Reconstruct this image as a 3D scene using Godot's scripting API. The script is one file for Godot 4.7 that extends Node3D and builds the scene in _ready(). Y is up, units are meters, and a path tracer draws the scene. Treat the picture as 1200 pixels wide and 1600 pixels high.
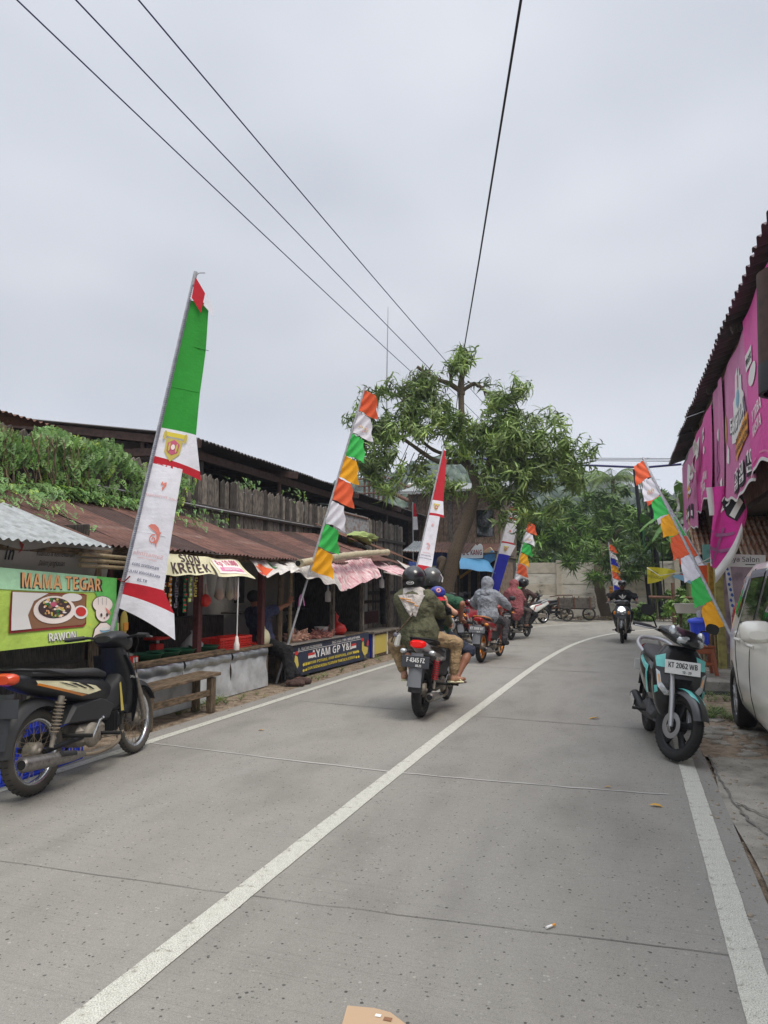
extends Node3D

var mats := {}
var texs := {}
var meshes := {}
var rng := RandomNumberGenerator.new()
var fonts := []

# ---------------------------------------------------------------- mesh builder
class MB:
	var v := PackedVector3Array()
	var uv := PackedVector2Array()
	var ix := PackedInt32Array()
	var col := PackedColorArray()

	func quad(a: Vector3, b: Vector3, c: Vector3, d: Vector3) -> void:
		var i := v.size()
		v.append_array([a, b, c, d])
		uv.append_array([Vector2(0, 0), Vector2(1, 0), Vector2(1, 1), Vector2(0, 1)])
		ix.append_array([i, i + 1, i + 2, i, i + 2, i + 3])

	func tri(a: Vector3, b: Vector3, c: Vector3) -> void:
		var i := v.size()
		v.append_array([a, b, c])
		uv.append_array([Vector2(0, 0), Vector2(1, 0), Vector2(1, 1)])
		ix.append_array([i, i + 1, i + 2])

	func qo(a: Vector3, b: Vector3, c: Vector3, d: Vector3, o: Vector3) -> void:
		if (c - a).cross(b - a).dot((a + b + c + d) * 0.25 - o) > 0.0: quad(a, b, c, d)
		else: quad(d, c, b, a)

	func box(c: Vector3, s: Vector3, bs := Basis(), bev := 0.0) -> void:
		var h := s * 0.5
		bev = minf(bev, minf(h.x, minf(h.y, h.z)) * 0.9)
		var pt := func(sg: Vector3, ax: int) -> Vector3:
			var q := Vector3.ZERO
			for i in 3: q[i] = sg[i] * (h[i] - (0.0 if i == ax else bev))
			return c + bs * q
		for a in 3:
			var b := (a + 1) % 3
			var d := (a + 2) % 3
			for s1 in [-1.0, 1.0]:
				var q := []
				for k in [[-1.0, -1.0], [1.0, -1.0], [1.0, 1.0], [-1.0, 1.0]]:
					var sg := Vector3.ZERO
					sg[a] = s1; sg[b] = k[0]; sg[d] = k[1]
					q.append(pt.call(sg, a))
				qo(q[0], q[1], q[2], q[3], c)
				if bev > 0.0:
					for s2 in [-1.0, 1.0]:
						var e0 := Vector3.ZERO
						e0[a] = s1; e0[b] = s2; e0[d] = -1.0
						var e1 := e0
						e1[d] = 1.0
						qo(pt.call(e0, a), pt.call(e1, a), pt.call(e1, b), pt.call(e0, b), c)
		if bev > 0.0:
			for k in 8:
				var sg := Vector3(1 if k & 1 else -1, 1 if k & 2 else -1, 1 if k & 4 else -1)
				var q0: Vector3 = pt.call(sg, 0)
				var q1: Vector3 = pt.call(sg, 1)
				var q2: Vector3 = pt.call(sg, 2)
				if (q2 - q0).cross(q1 - q0).dot(q0 - c) > 0.0: tri(q0, q1, q2)
				else: tri(q0, q2, q1)

	func rings(rs: Array, closed := true, cap := true) -> void:
		var n: int = rs[0].size()
		var i0 := v.size()
		for r in rs.size():
			for k in n:
				v.append(rs[r][k])
				uv.append(Vector2(float(k) / n, float(r) / maxf(1, rs.size() - 1)))
		for r in rs.size() - 1:
			for k in (n if closed else n - 1):
				var a := i0 + r * n + k
				var b := i0 + r * n + (k + 1) % n
				ix.append_array([a, a + n, b, b, a + n, b + n])
		if cap and closed:
			for e in [0, rs.size() - 1]:
				var m := Vector3.ZERO
				for q in rs[e]: m += q
				m /= n
				var j := v.size()
				v.append(m); uv.append(Vector2(0.5, 0.5))
				for q in rs[e]:
					v.append(q); uv.append(Vector2(0.5, 0.5))
				for k in n:
					var a := j + 1 + k
					var b := j + 1 + (k + 1) % n
					ix.append_array([j, a, b] if e == 0 else [j, b, a])

	func tube(pts: Array, r, n := 8, cap := true) -> void:
		var rs := []
		var up := Vector3.ZERO
		for i in pts.size():
			var t: Vector3 = (pts[mini(i + 1, pts.size() - 1)] - pts[maxi(i - 1, 0)]).normalized()
			if up == Vector3.ZERO:
				up = t.cross(Vector3(0.31, 0.87, 0.39) if absf(t.y) < 0.9 else Vector3(1, 0.1, 0)).normalized()
			else:
				up = (up - t * up.dot(t)).normalized()
			var sd := t.cross(up)
			var rad: float = r[i] if r is Array else r
			var ring := PackedVector3Array()
			for k in n:
				var an := TAU * k / n
				ring.append(pts[i] + (up * cos(an) + sd * sin(an)) * rad)
			rs.append(ring)
		rings(rs, true, cap)

	func grid(fn: Callable, nu: int, nv: int) -> void:
		var i0 := v.size()
		for j in nv + 1:
			for i in nu + 1:
				v.append(fn.call(float(i) / nu, float(j) / nv))
				uv.append(Vector2(float(i) / nu, float(j) / nv))
		for j in nv:
			for i in nu:
				var a := i0 + j * (nu + 1) + i
				ix.append_array([a, a + 1, a + nu + 1, a + 1, a + nu + 2, a + nu + 1])

	func lathe(prof: Array, xf := Transform3D(), n := 16, cap := false) -> void:
		var rs := []
		for q in prof:
			var ring := PackedVector3Array()
			for k in n:
				var an := TAU * k / n
				ring.append(xf * Vector3(q.x * cos(an), q.y, q.x * sin(an)))
			rs.append(ring)
		rings(rs, true, cap)

	func ball(c: Vector3, r: Vector3, n := 12, m := 8) -> void:
		var rs := []
		for j in m + 1:
			var th := PI * j / m
			var ring := PackedVector3Array()
			for k in n:
				var an := TAU * k / n
				ring.append(c + Vector3(r.x * sin(th) * cos(an), r.y * cos(th), r.z * sin(th) * sin(an)))
			rs.append(ring)
		rings(rs, true, false)

	func prism(poly: PackedVector2Array, d: float, xf := Transform3D(), bev := 0.0) -> void:
		var n := poly.size()
		if Geometry2D.is_polygon_clockwise(poly): poly.reverse()
		var inner := PackedVector2Array()
		for i in n:
			var e0 := (poly[i] - poly[(i + n - 1) % n]).normalized()
			var e1 := (poly[(i + 1) % n] - poly[i]).normalized()
			var nn := (Vector2(-e0.y, e0.x) + Vector2(-e1.y, e1.x)).normalized()
			inner.append(poly[i] + nn * bev)
		var lay := [[inner, -d * 0.5], [poly, -d * 0.5 + bev], [poly, d * 0.5 - bev], [inner, d * 0.5]]
		if bev <= 0.0: lay = [lay[0], lay[3]]
		for l in lay.size() - 1:
			for i in n:
				var j := (i + 1) % n
				var a: PackedVector2Array = lay[l][0]
				var b: PackedVector2Array = lay[l + 1][0]
				quad(xf * Vector3(a[i].x, a[i].y, lay[l][1]), xf * Vector3(b[i].x, b[i].y, lay[l + 1][1]), xf * Vector3(b[j].x, b[j].y, lay[l + 1][1]), xf * Vector3(a[j].x, a[j].y, lay[l][1]))
		var t := Geometry2D.triangulate_polygon(inner)
		for i in range(0, t.size(), 3):
			for e in [0, lay.size() - 1]:
				var z: float = lay[e][1]
				var q := []
				for k in 3: q.append(xf * Vector3(inner[t[i + k]].x, inner[t[i + k]].y, z))
				if e == 0: tri(q[0], q[1], q[2])
				else: tri(q[0], q[2], q[1])

	func add(o: MB, xf := Transform3D()) -> void:
		var i0 := v.size()
		for q in o.v: v.append(xf * q)
		uv.append_array(o.uv)
		for k in o.ix: ix.append(k + i0)

	func mesh() -> ArrayMesh:
		var nr := PackedVector3Array()
		nr.resize(v.size())
		for i in range(0, ix.size(), 3):
			var a := v[ix[i]]
			var q := (v[ix[i + 2]] - a).cross(v[ix[i + 1]] - a)
			nr[ix[i]] += q; nr[ix[i + 1]] += q; nr[ix[i + 2]] += q
		for i in nr.size():
			nr[i] = nr[i].normalized() if nr[i].length_squared() > 1e-20 else Vector3.UP
		var ar := []
		ar.resize(Mesh.ARRAY_MAX)
		ar[Mesh.ARRAY_VERTEX] = v
		ar[Mesh.ARRAY_NORMAL] = nr
		ar[Mesh.ARRAY_TEX_UV] = uv
		ar[Mesh.ARRAY_INDEX] = ix
		if col.size() == v.size(): ar[Mesh.ARRAY_COLOR] = col
		var m := ArrayMesh.new()
		if v.size() > 0: m.add_surface_from_arrays(Mesh.PRIMITIVE_TRIANGLES, ar)
		return m

# ---------------------------------------------------------------- nodes
func tag(o, label := "", cat := "", grp := "", kind := ""):
	if label: o.set_meta("label", label)
	if cat: o.set_meta("category", cat)
	if grp: o.set_meta("group", grp)
	if kind: o.set_meta("kind", kind)
	return o

func thing(nm: String, label: String, cat: String, pos := Vector3.ZERO, yaw := 0.0, grp := "") -> Node3D:
	var o := Node3D.new()
	o.name = nm
	add_child(o, true)
	o.position = pos
	o.rotation.y = yaw
	return tag(o, label, cat, grp)

func fin(mb: MB, nm: String, mt, par: Node = null) -> MeshInstance3D:
	var o := MeshInstance3D.new()
	o.name = nm
	o.mesh = mb.mesh()
	o.material_override = m(mt) if mt is String else mt
	(par if par else self).add_child(o, true)
	return o

func put(ms: Mesh, nm: String, mt, par: Node, xf := Transform3D()) -> MeshInstance3D:
	var o := MeshInstance3D.new()
	o.name = nm
	o.mesh = ms
	o.material_override = m(mt) if mt is String else mt
	(par if par else self).add_child(o, true)
	o.transform = xf
	return o

func struct(mb: MB, nm: String, mt, par: Node = null) -> MeshInstance3D:
	var o := fin(mb, nm, mt, par)
	if par == null: o.set_meta("kind", "structure")
	return o

func scatter(nm: String, ms: Mesh, xfs: Array, mt, par: Node, cols = null) -> MultiMeshInstance3D:
	var mm := MultiMesh.new()
	mm.transform_format = MultiMesh.TRANSFORM_3D
	mm.use_colors = cols != null
	mm.mesh = ms
	mm.instance_count = xfs.size()
	for i in xfs.size():
		mm.set_instance_transform(i, xfs[i])
		if cols != null: mm.set_instance_color(i, cols[i])
	var o := MultiMeshInstance3D.new()
	o.name = nm
	o.multimesh = mm
	o.material_override = m(mt) if mt is String else mt
	(par if par else self).add_child(o, true)
	o.set_meta("kind", "stuff")
	return o

func dup(o: Node3D, pos: Vector3, yaw: float, label: String, nm := "") -> Node3D:
	var c := o.duplicate() as Node3D
	c.name = nm if nm else str(o.name)
	add_child(c, true)
	c.position = pos
	c.rotation.y = yaw
	c.set_meta("label", label)
	return c

func mb1(fn: Callable) -> MB:
	var b := MB.new()
	fn.call(b)
	return b

func bx(nm: String, mt, par: Node, c: Vector3, s: Vector3, bev := 0.006, bs := Basis()) -> MeshInstance3D:
	var b := MB.new()
	b.box(c, s, bs, bev)
	return fin(b, nm, mt, par)

func tb(nm: String, mt, par: Node, pts: Array, r, n := 8) -> MeshInstance3D:
	var b := MB.new()
	b.tube(pts, r, n)
	return fin(b, nm, mt, par)

# ---------------------------------------------------------------- materials
func tex(key: String) -> Texture2D: return texs[key]

func noise_tex(key: String, freq: float, oct: int, stops: Array, seed_ := 1, size := 512, type := FastNoiseLite.TYPE_SIMPLEX_SMOOTH, normal := false) -> void:
	var n := FastNoiseLite.new()
	n.seed = seed_
	n.noise_type = type
	n.frequency = freq
	n.fractal_octaves = oct
	n.fractal_gain = 0.55
	var t := NoiseTexture2D.new()
	t.width = size; t.height = size
	t.seamless = true
	t.seamless_blend_skirt = 0.2
	t.noise = n
	if stops:
		var g := Gradient.new()
		var of := PackedFloat32Array()
		var cl := PackedColorArray()
		for s in stops:
			of.append(s[0])
			cl.append(s[1] if s[1] is Color else Color(s[1], s[1], s[1]))
		g.offsets = of
		g.colors = cl
		t.color_ramp = g
	texs[key] = t

func mat(key: String, c: Color, rough := 0.7, o := {}) -> StandardMaterial3D:
	var s := StandardMaterial3D.new()
	s.resource_name = key
	s.albedo_color = c
	s.roughness = rough
	s.metallic = o.get("metal", 0.0)
	if o.has("spec"): s.metallic_specular = o.spec
	if o.has("tex"):
		s.albedo_texture = texs[o.tex]
		s.uv1_triplanar = true
		s.uv1_world_triplanar = o.get("world", true)
		var sc = o.get("sc", 1.0)
		s.uv1_scale = sc if sc is Vector3 else Vector3.ONE * sc
	if o.has("bump"):
		s.heightmap_enabled = true
		s.heightmap_texture = texs[o.bump]
		s.heightmap_scale = o.get("bs", 0.3)
	if o.has("det"):
		s.detail_enabled = true
		s.detail_albedo = texs[o.det]
		s.detail_blend_mode = BaseMaterial3D.BLEND_MODE_MUL
		s.detail_uv_layer = BaseMaterial3D.DETAIL_UV_2
		s.uv2_triplanar = true
		s.uv2_world_triplanar = true
		var d2 = o.get("dsc", 0.2)
		s.uv2_scale = d2 if d2 is Vector3 else Vector3.ONE * d2
	if o.has("coat"):
		s.clearcoat_enabled = true
		s.clearcoat = o.coat
		s.clearcoat_roughness = 0.08
	if o.has("back"):
		s.backlight_enabled = true
		s.backlight = o.back
	if o.has("alpha"):
		s.transparency = BaseMaterial3D.TRANSPARENCY_ALPHA
		s.albedo_color.a = o.alpha
	if o.has("emit"):
		s.emission_enabled = true
		s.emission = o.emit
		s.emission_energy_multiplier = o.get("ee", 1.0)
	if o.get("vc", false): s.vertex_color_use_as_albedo = true
	s.cull_mode = BaseMaterial3D.CULL_DISABLED
	mats[key] = s
	return s

func m(key: String) -> StandardMaterial3D:
	if not mats.has(key): push_error("no material " + key)
	return mats[key]

func rgb(r: int, g: int, b: int) -> Color: return Color(r / 255.0, g / 255.0, b / 255.0)

# ---------------------------------------------------------------- print on surfaces
func text_mb(s: String, font: int, h: float, map: Callable, cx: float, cy: float, sx := 1.0, rot := 0.0) -> MB:
	var t := TextMesh.new()
	t.text = s
	t.font = fonts[font]
	t.font_size = 48
	t.pixel_size = h / (48 * 0.72)
	t.depth = 0.0
	t.curve_step = 3.0 if h < 0.08 else 1.0
	t.vertical_alignment = VERTICAL_ALIGNMENT_CENTER
	var b := MB.new()
	if t.get_surface_count() == 0: return b
	var ar := t.surface_get_arrays(0)
	var vs: PackedVector3Array = ar[Mesh.ARRAY_VERTEX]
	for q in vs:
		var w := Vector2(q.x * sx, q.y).rotated(rot) + Vector2(cx, cy)
		b.v.append(map.call(w.x, w.y))
		b.uv.append(w)
	if ar[Mesh.ARRAY_INDEX] != null and ar[Mesh.ARRAY_INDEX].size() > 0: b.ix = ar[Mesh.ARRAY_INDEX]
	else:
		for i in vs.size(): b.ix.append(i)
	return b

func ink(par: Node, s: String, mt, map: Callable, cx: float, cy: float, h: float, sx := 1.0, font := 0, rot := 0.0, nm := "lettering") -> void:
	fin(text_mb(s, font, h, map, cx, cy, sx, rot), nm, mt, par)

func patch_mb(poly: PackedVector2Array, map: Callable, cell := 0.0) -> MB:
	var b := MB.new()
	var pieces := [poly]
	if cell > 0.0:
		pieces = []
		var lo := poly[0]
		var hi := poly[0]
		for q in poly:
			lo = lo.min(q); hi = hi.max(q)
		for j in int((hi.y - lo.y) / cell) + 1:
			for i in int((hi.x - lo.x) / cell) + 1:
				var a := lo + Vector2(i, j) * cell
				var sq := PackedVector2Array([a, a + Vector2(cell, 0), a + Vector2(cell, cell), a + Vector2(0, cell)])
				pieces.append_array(Geometry2D.intersect_polygons(sq, poly))
	for pc in pieces:
		var t := Geometry2D.triangulate_polygon(pc)
		for i in range(0, t.size(), 3):
			var q := []
			for k in 3: q.append(map.call(pc[t[i + k]].x, pc[t[i + k]].y))
			b.tri(q[0], q[1], q[2])
	return b

func patch(par: Node, nm: String, mt, poly, map: Callable, cell := 0.0) -> MeshInstance3D:
	return fin(patch_mb(PackedVector2Array(poly), map, cell), nm, mt, par)

func ell(cx: float, cy: float, rx: float, ry: float, n := 20, a0 := 0.0, a1 := TAU) -> PackedVector2Array:
	var p := PackedVector2Array()
	for i in n: p.append(Vector2(cx + rx * cos(a0 + (a1 - a0) * i / n), cy + ry * sin(a0 + (a1 - a0) * i / n)))
	return p

func rect(x0: float, y0: float, x1: float, y1: float) -> PackedVector2Array:
	return PackedVector2Array([Vector2(x0, y0), Vector2(x1, y0), Vector2(x1, y1), Vector2(x0, y1)])

func flat_map(o: Vector3, u: Vector3, w: Vector3, off := 0.004) -> Callable:
	var n := u.cross(w).normalized() * off
	return func(x: float, y: float) -> Vector3: return o + u * x + w * y + n

func catmull(p: Array, seg := 6) -> Array:
	var out := []
	for i in p.size() - 1:
		var a = p[maxi(i - 1, 0)]
		var b = p[i]
		var c = p[i + 1]
		var d = p[mini(i + 2, p.size() - 1)]
		for k in seg:
			var t := float(k) / seg
			out.append(0.5 * (2.0 * b + (c - a) * t + (2.0 * a - 5.0 * b + 4.0 * c - d) * t * t + (3.0 * b - a - 3.0 * c + d) * t * t * t))
	out.append(p[-1])
	return out

# superellipse ring
func sring(c: Vector3, ax: Vector3, ay: Vector3, n := 16, e := 2.5) -> PackedVector3Array:
	var r := PackedVector3Array()
	for k in n:
		var an := TAU * k / n
		var cs := cos(an)
		var sn := sin(an)
		r.append(c + ax * signf(cs) * pow(absf(cs), 2.0 / e) + ay * signf(sn) * pow(absf(sn), 2.0 / e))
	return r

# loft along z: rows of [z, y0, y1, halfwidth]
func loft_z(mb: MB, rows: Array, n := 16, e := 2.6, cx := 0.0) -> void:
	var rs := []
	for q in rows: rs.append(sring(Vector3(cx, (q[1] + q[2]) * 0.5, q[0]), Vector3(q[3], 0, 0), Vector3(0, (q[2] - q[1]) * 0.5, 0), n, e))
	mb.rings(rs)

# loft along y: rows of [y, z0, z1, halfwidth]
func loft_y(mb: MB, rows: Array, n := 16, e := 2.6, cx := 0.0) -> void:
	var rs := []
	for q in rows: rs.append(sring(Vector3(cx, q[0], (q[1] + q[2]) * 0.5), Vector3(q[3], 0, 0), Vector3(0, 0, (q[2] - q[1]) * 0.5), n, e))
	mb.rings(rs)

# ---------------------------------------------------------------- smooth bodies
func sdf(mb: MB, bones: Array, cell: float, k := 0.03, wr := 0.0) -> void:
	var lo := Vector3.ONE * 1e9
	var hi := -lo
	for b in bones:
		for e in 2:
			lo = lo.min(b[e] - Vector3.ONE * b[2 + e])
			hi = hi.max(b[e] + Vector3.ONE * b[2 + e])
	lo -= Vector3.ONE * (cell * 3.0)
	hi += Vector3.ONE * (cell * 3.0)
	var nx := int((hi.x - lo.x) / cell) + 2
	var ny := int((hi.y - lo.y) / cell) + 2
	var nz := int((hi.z - lo.z) / cell) + 2
	var f := PackedFloat32Array()
	f.resize(nx * ny * nz)
	f.fill(9.0)
	for b in bones:
		var a: Vector3 = b[0]
		var ab: Vector3 = b[1] - a
		var ra: float = b[2]
		var dr: float = b[3] - ra
		var kk: float = b[4] if b.size() > 4 else k
		var l2 := maxf(ab.length_squared(), 1e-9)
		var mg := maxf(b[2], b[3]) + kk + cell * 2.0
		var q0 := ((a.min(b[1]) - Vector3.ONE * mg - lo) / cell).max(Vector3.ZERO)
		var q1 := ((a.max(b[1]) + Vector3.ONE * mg - lo) / cell)
		for z in range(int(q0.z), mini(int(q1.z) + 1, nz)):
			for y in range(int(q0.y), mini(int(q1.y) + 1, ny)):
				var i := (z * ny + y) * nx + int(q0.x)
				for x in range(int(q0.x), mini(int(q1.x) + 1, nx)):
					var p := lo + Vector3(x, y, z) * cell - a
					var t := clampf(p.dot(ab) / l2, 0.0, 1.0)
					var d := (p - ab * t).length() - ra - dr * t
					var g := f[i]
					if g < 8.0:
						var h := maxf(kk - absf(d - g), 0.0) / kk
						d = minf(d, g) - h * h * kk * 0.25
					f[i] = d
					i += 1
	var st := [1, nx, nx * ny]
	var co := [0, 1, nx, nx + 1, nx * ny, nx * ny + 1, nx * ny + nx, nx * ny + nx + 1]
	var pairs := [[0, 1], [2, 3], [4, 5], [6, 7], [0, 2], [1, 3], [4, 6], [5, 7], [0, 4], [1, 5], [2, 6], [3, 7]]
	var at := {}
	var ns := FastNoiseLite.new()
	ns.frequency = 7.0
	ns.fractal_octaves = 2
	for z in nz - 1:
		for y in ny - 1:
			var i := (z * ny + y) * nx
			for x in nx - 1:
				var s0 := f[i] < 0.0
				if (f[i + 1] < 0.0) != s0 or (f[i + nx] < 0.0) != s0 or (f[i + co[3]] < 0.0) != s0 or (f[i + co[4]] < 0.0) != s0 or (f[i + co[5]] < 0.0) != s0 or (f[i + co[6]] < 0.0) != s0 or (f[i + co[7]] < 0.0) != s0:
					var sum := Vector3.ZERO
					var c := 0
					for pr in pairs:
						var fa := f[i + co[pr[0]]]
						var fb := f[i + co[pr[1]]]
						if (fa < 0.0) != (fb < 0.0):
							var t := fa / (fa - fb)
							var pa := Vector3(pr[0] & 1, (pr[0] >> 1) & 1, pr[0] >> 2)
							var pb := Vector3(pr[1] & 1, (pr[1] >> 1) & 1, pr[1] >> 2)
							sum += pa.lerp(pb, t)
							c += 1
					var w := lo + (Vector3(x, y, z) + sum / c) * cell
					if wr > 0.0:
						w += Vector3(ns.get_noise_3d(w.x, w.y * 0.6, w.z), ns.get_noise_3d(w.x + 9.0, w.y, w.z), ns.get_noise_3d(w.x, w.y * 0.6, w.z + 9.0)) * wr
					at[i] = mb.v.size()
					mb.v.append(w)
					mb.uv.append(Vector2.ZERO)
				i += 1
	for i in at:
		for a in 3:
			var b: int = st[(a + 1) % 3]
			var c: int = st[(a + 2) % 3]
			var sgn := f[i] < 0.0
			if (f[i + st[a]] < 0.0) != sgn and at.has(i - b) and at.has(i - c) and at.has(i - b - c):
				var q := [at[i], at[i - b], at[i - b - c], at[i - c]]
				if not sgn: q.reverse()
				mb.ix.append_array([q[0], q[1], q[2], q[0], q[2], q[3]])

func ik(a: Vector3, b: Vector3, l1: float, l2: float, pole: Vector3) -> Vector3:
	var d := b - a
	var l := minf(d.length(), (l1 + l2) * 0.999)
	var dn := d.normalized()
	var x := (l1 * l1 - l2 * l2 + l * l) / (2.0 * l)
	var h := sqrt(maxf(0.0, l1 * l1 - x * x))
	var pv := (pole - dn * pole.dot(dn)).normalized()
	return a + dn * x + pv * h

# corrugated sheet: o corner, along = direction of the waves' succession, up = along the ribs
func corr(mb: MB, o: Vector3, along: Vector3, up: Vector3, waves: int, amp: float, rows := 1, sag := 0.0) -> void:
	var nn := along.cross(up).normalized()
	mb.grid(func(u: float, w: float) -> Vector3: return o + along * u + up * w + nn * (sin(u * waves * TAU) * amp - sag * sin(w * PI)), waves * 6, rows)

func _ready() -> void:
	rng.seed = 7
	setup_view()
	setup_materials()
	build_ground()
	build_left_row()
	build_right_side()
	build_far_end()
	build_plants()
	build_vehicles()
	build_people()
	build_flags()
	build_small_things()

func setup_view() -> void:
	var cam := Camera3D.new()
	cam.name = "camera"
	add_child(cam)
	cam.position = Vector3(0, 1.4, 0)
	cam.rotation_degrees = Vector3(5.915, 19.034, 0)
	cam.fov = 71.562
	cam.far = 2000.0
	cam.near = 0.05
	var n1 := FastNoiseLite.new()
	n1.seed = 4
	n1.frequency = 1.1
	n1.fractal_octaves = 4
	var w := 512
	var im := Image.create(w, w / 2, false, Image.FORMAT_RGBAF)
	for y in w / 2:
		var el := PI * (0.5 - (y + 0.5) / (w / 2.0))
		for x in w:
			var az := TAU * (x + 0.5) / w
			var d := Vector3(cos(el) * sin(az), sin(el), cos(el) * cos(az))
			var c := n1.get_noise_3d(d.x * 1.2, d.y * 2.6, d.z * 1.2)
			var l := 0.54 + 0.11 * c - 0.05 * exp(-pow((el - 0.33) / 0.16, 2.0))
			l += 0.12 * (1.0 - smoothstep(0.02, 0.30, el)) + 1.0 * smoothstep(0.72, 1.35, el)
			var warm := 0.5 + 0.5 * c
			if el < 0.0: l = lerpf(l, 0.25, smoothstep(0.0, -0.2, el))
			im.set_pixel(x, y, Color(l * lerpf(0.915, 0.96, warm), l * lerpf(0.975, 0.99, warm), l * lerpf(1.105, 1.055, warm)))
	var pm := PanoramaSkyMaterial.new()
	pm.panorama = ImageTexture.create_from_image(im)
	var sky := Sky.new()
	sky.sky_material = pm
	var e := Environment.new()
	e.background_mode = Environment.BG_SKY
	e.sky = sky
	e.tonemap_mode = Environment.TONE_MAPPER_LINEAR
	e.tonemap_exposure = 1.42
	e.sdfgi_enabled = true
	e.ssao_enabled = true
	e.ssil_enabled = true
	e.fog_enabled = true
	e.fog_density = 0.0010
	e.fog_light_color = Color(0.80, 0.84, 0.90)
	var we := WorldEnvironment.new()
	we.name = "air"
	we.environment = e
	add_child(we)
	var sun := DirectionalLight3D.new()
	sun.name = "sun"
	add_child(sun)
	sun.rotation_degrees = Vector3(-62, 60, 0)
	sun.light_energy = 0.5
	sun.light_color = Color(1.0, 0.97, 0.92)
	sun.light_angular_distance = 25.0
	sun.shadow_enabled = true

func setup_materials() -> void:
	for nm in ["Droid Sans", "Droid Serif", "Droid Sans Mono"]:
		for wt in [700, 400]:
			var f := SystemFont.new()
			f.font_names = PackedStringArray([nm])
			f.font_weight = wt
			fonts.append(f)
	# 0 bold sans, 1 sans, 2 bold serif, 3 serif, 4 mono bold, 5 mono
	noise_tex("mott", 0.012, 5, [[0.0, 0.62], [0.5, 0.9], [1.0, 1.0]], 3)
	noise_tex("mott2", 0.006, 4, [[0.0, 0.9], [0.42, 0.98], [0.6, 1.0], [1.0, 0.95]], 8)
	noise_tex("speck", 0.11, 5, [[0.0, 0.38], [0.26, 0.74], [0.5, 0.92], [0.72, 1.0], [1.0, 1.0]], 5, 1024)
	noise_tex("grain", 0.018, 5, [[0.0, 0.38], [0.4, 0.75], [0.65, 0.95], [1.0, 1.0]], 11)
	noise_tex("rust", 0.011, 5, [[0.0, rgb(74, 52, 47)], [0.35, rgb(110, 76, 65)], [0.5, rgb(128, 90, 77)], [0.62, rgb(142, 108, 95)], [0.7, rgb(116, 80, 68)], [1.0, rgb(178, 164, 154)]], 21)
	noise_tex("rust2", 0.012, 5, [[0.0, rgb(122, 70, 45)], [0.42, rgb(150, 92, 62)], [0.52, rgb(176, 140, 112)], [0.62, rgb(196, 184, 166)], [1.0, rgb(190, 180, 165)]], 24)
	noise_tex("zinc", 0.012, 5, [[0.0, rgb(120, 122, 122)], [0.45, rgb(168, 172, 175)], [0.7, rgb(188, 192, 196)], [1.0, rgb(150, 150, 150)]], 31)
	noise_tex("zincpale", 0.012, 4, [[0.0, rgb(146, 148, 148)], [0.45, rgb(182, 186, 188)], [0.7, rgb(196, 199, 202)], [1.0, rgb(172, 172, 168)]], 35)
	noise_tex("folds", 0.012, 3, [], 45)
	noise_tex("zincrust", 0.009, 5, [[0.0, rgb(112, 76, 56)], [0.3, rgb(140, 128, 120)], [0.5, rgb(160, 165, 170)], [1.0, rgb(178, 182, 186)]], 33)
	noise_tex("crumple", 0.02, 4, [], 41, 512, FastNoiseLite.TYPE_CELLULAR)
	noise_tex("bumpy", 0.03, 4, [], 43)
	noise_tex("bark", 0.02, 5, [[0.0, rgb(58, 50, 42)], [0.4, rgb(104, 92, 78)], [0.6, rgb(134, 122, 104)], [0.75, rgb(96, 96, 74)], [1.0, rgb(150, 140, 122)]], 51)
	noise_tex("wallstain", 0.008, 5, [[0.0, rgb(126, 120, 110)], [0.22, rgb(204, 198, 184)], [0.5, rgb(226, 220, 206)], [1.0, rgb(238, 232, 220)]], 61)
	noise_tex("paintwear", 0.02, 5, [[0.0, rgb(150, 148, 142)], [0.18, rgb(176, 174, 168)], [0.26, rgb(206, 207, 202)], [1.0, rgb(222, 223, 219)]], 71)
	noise_tex("pinkfade", 0.01, 4, [[0.0, rgb(150, 70, 86)], [0.4, rgb(200, 140, 146)], [0.55, rgb(222, 196, 196)], [1.0, rgb(228, 220, 216)]], 81)
	noise_tex("dirt", 0.014, 5, [[0.0, rgb(116, 104, 90)], [0.5, rgb(162, 150, 134)], [1.0, rgb(186, 177, 163)]], 91)
	noise_tex("leafvar", 0.03, 3, [[0.0, 0.55], [0.5, 0.85], [1.0, 1.0]], 95)

	aggregate_tex()
	mat("road", rgb(170, 166, 158), 0.9, {"tex": "aggregate", "sc": 0.6, "det": "mott2", "dsc": Vector3(0.45, 0.4, 0.2), "bump": "aggregate", "bs": 0.12, "vc": true})
	mat("concrete", rgb(200, 193, 179), 0.9, {"tex": "aggregate", "sc": 0.5, "det": "mott", "dsc": 0.35, "bump": "speck", "bs": 0.25})
	mat("earth", rgb(225, 215, 205), 0.95, {"tex": "dirt", "sc": 0.8, "bump": "bumpy", "bs": 3.0})
	mat("crack", rgb(112, 109, 104), 0.95)
	
	mat("crack_pale", rgb(172, 169, 164), 0.95)
	mat("paint_line", rgb(250, 247, 238), 0.85, {"tex": "paintwear", "sc": 1.6, "det": "speck", "dsc": 1.2})
	mat("plank", rgb(142, 133, 122), 0.9, {"tex": "grain", "sc": Vector3(5, 0.6, 5), "det": "mott", "dsc": 0.7})
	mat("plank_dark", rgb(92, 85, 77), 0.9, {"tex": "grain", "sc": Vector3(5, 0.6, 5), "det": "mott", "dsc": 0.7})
	mat("plank_pale", rgb(170, 161, 148), 0.9, {"tex": "grain", "sc": Vector3(6, 0.5, 6), "det": "mott", "dsc": 0.9})
	mat("plank_brown", rgb(160, 136, 116), 0.85, {"tex": "grain", "sc": Vector3(5, 0.6, 5), "det": "mott", "dsc": 0.6})
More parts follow.
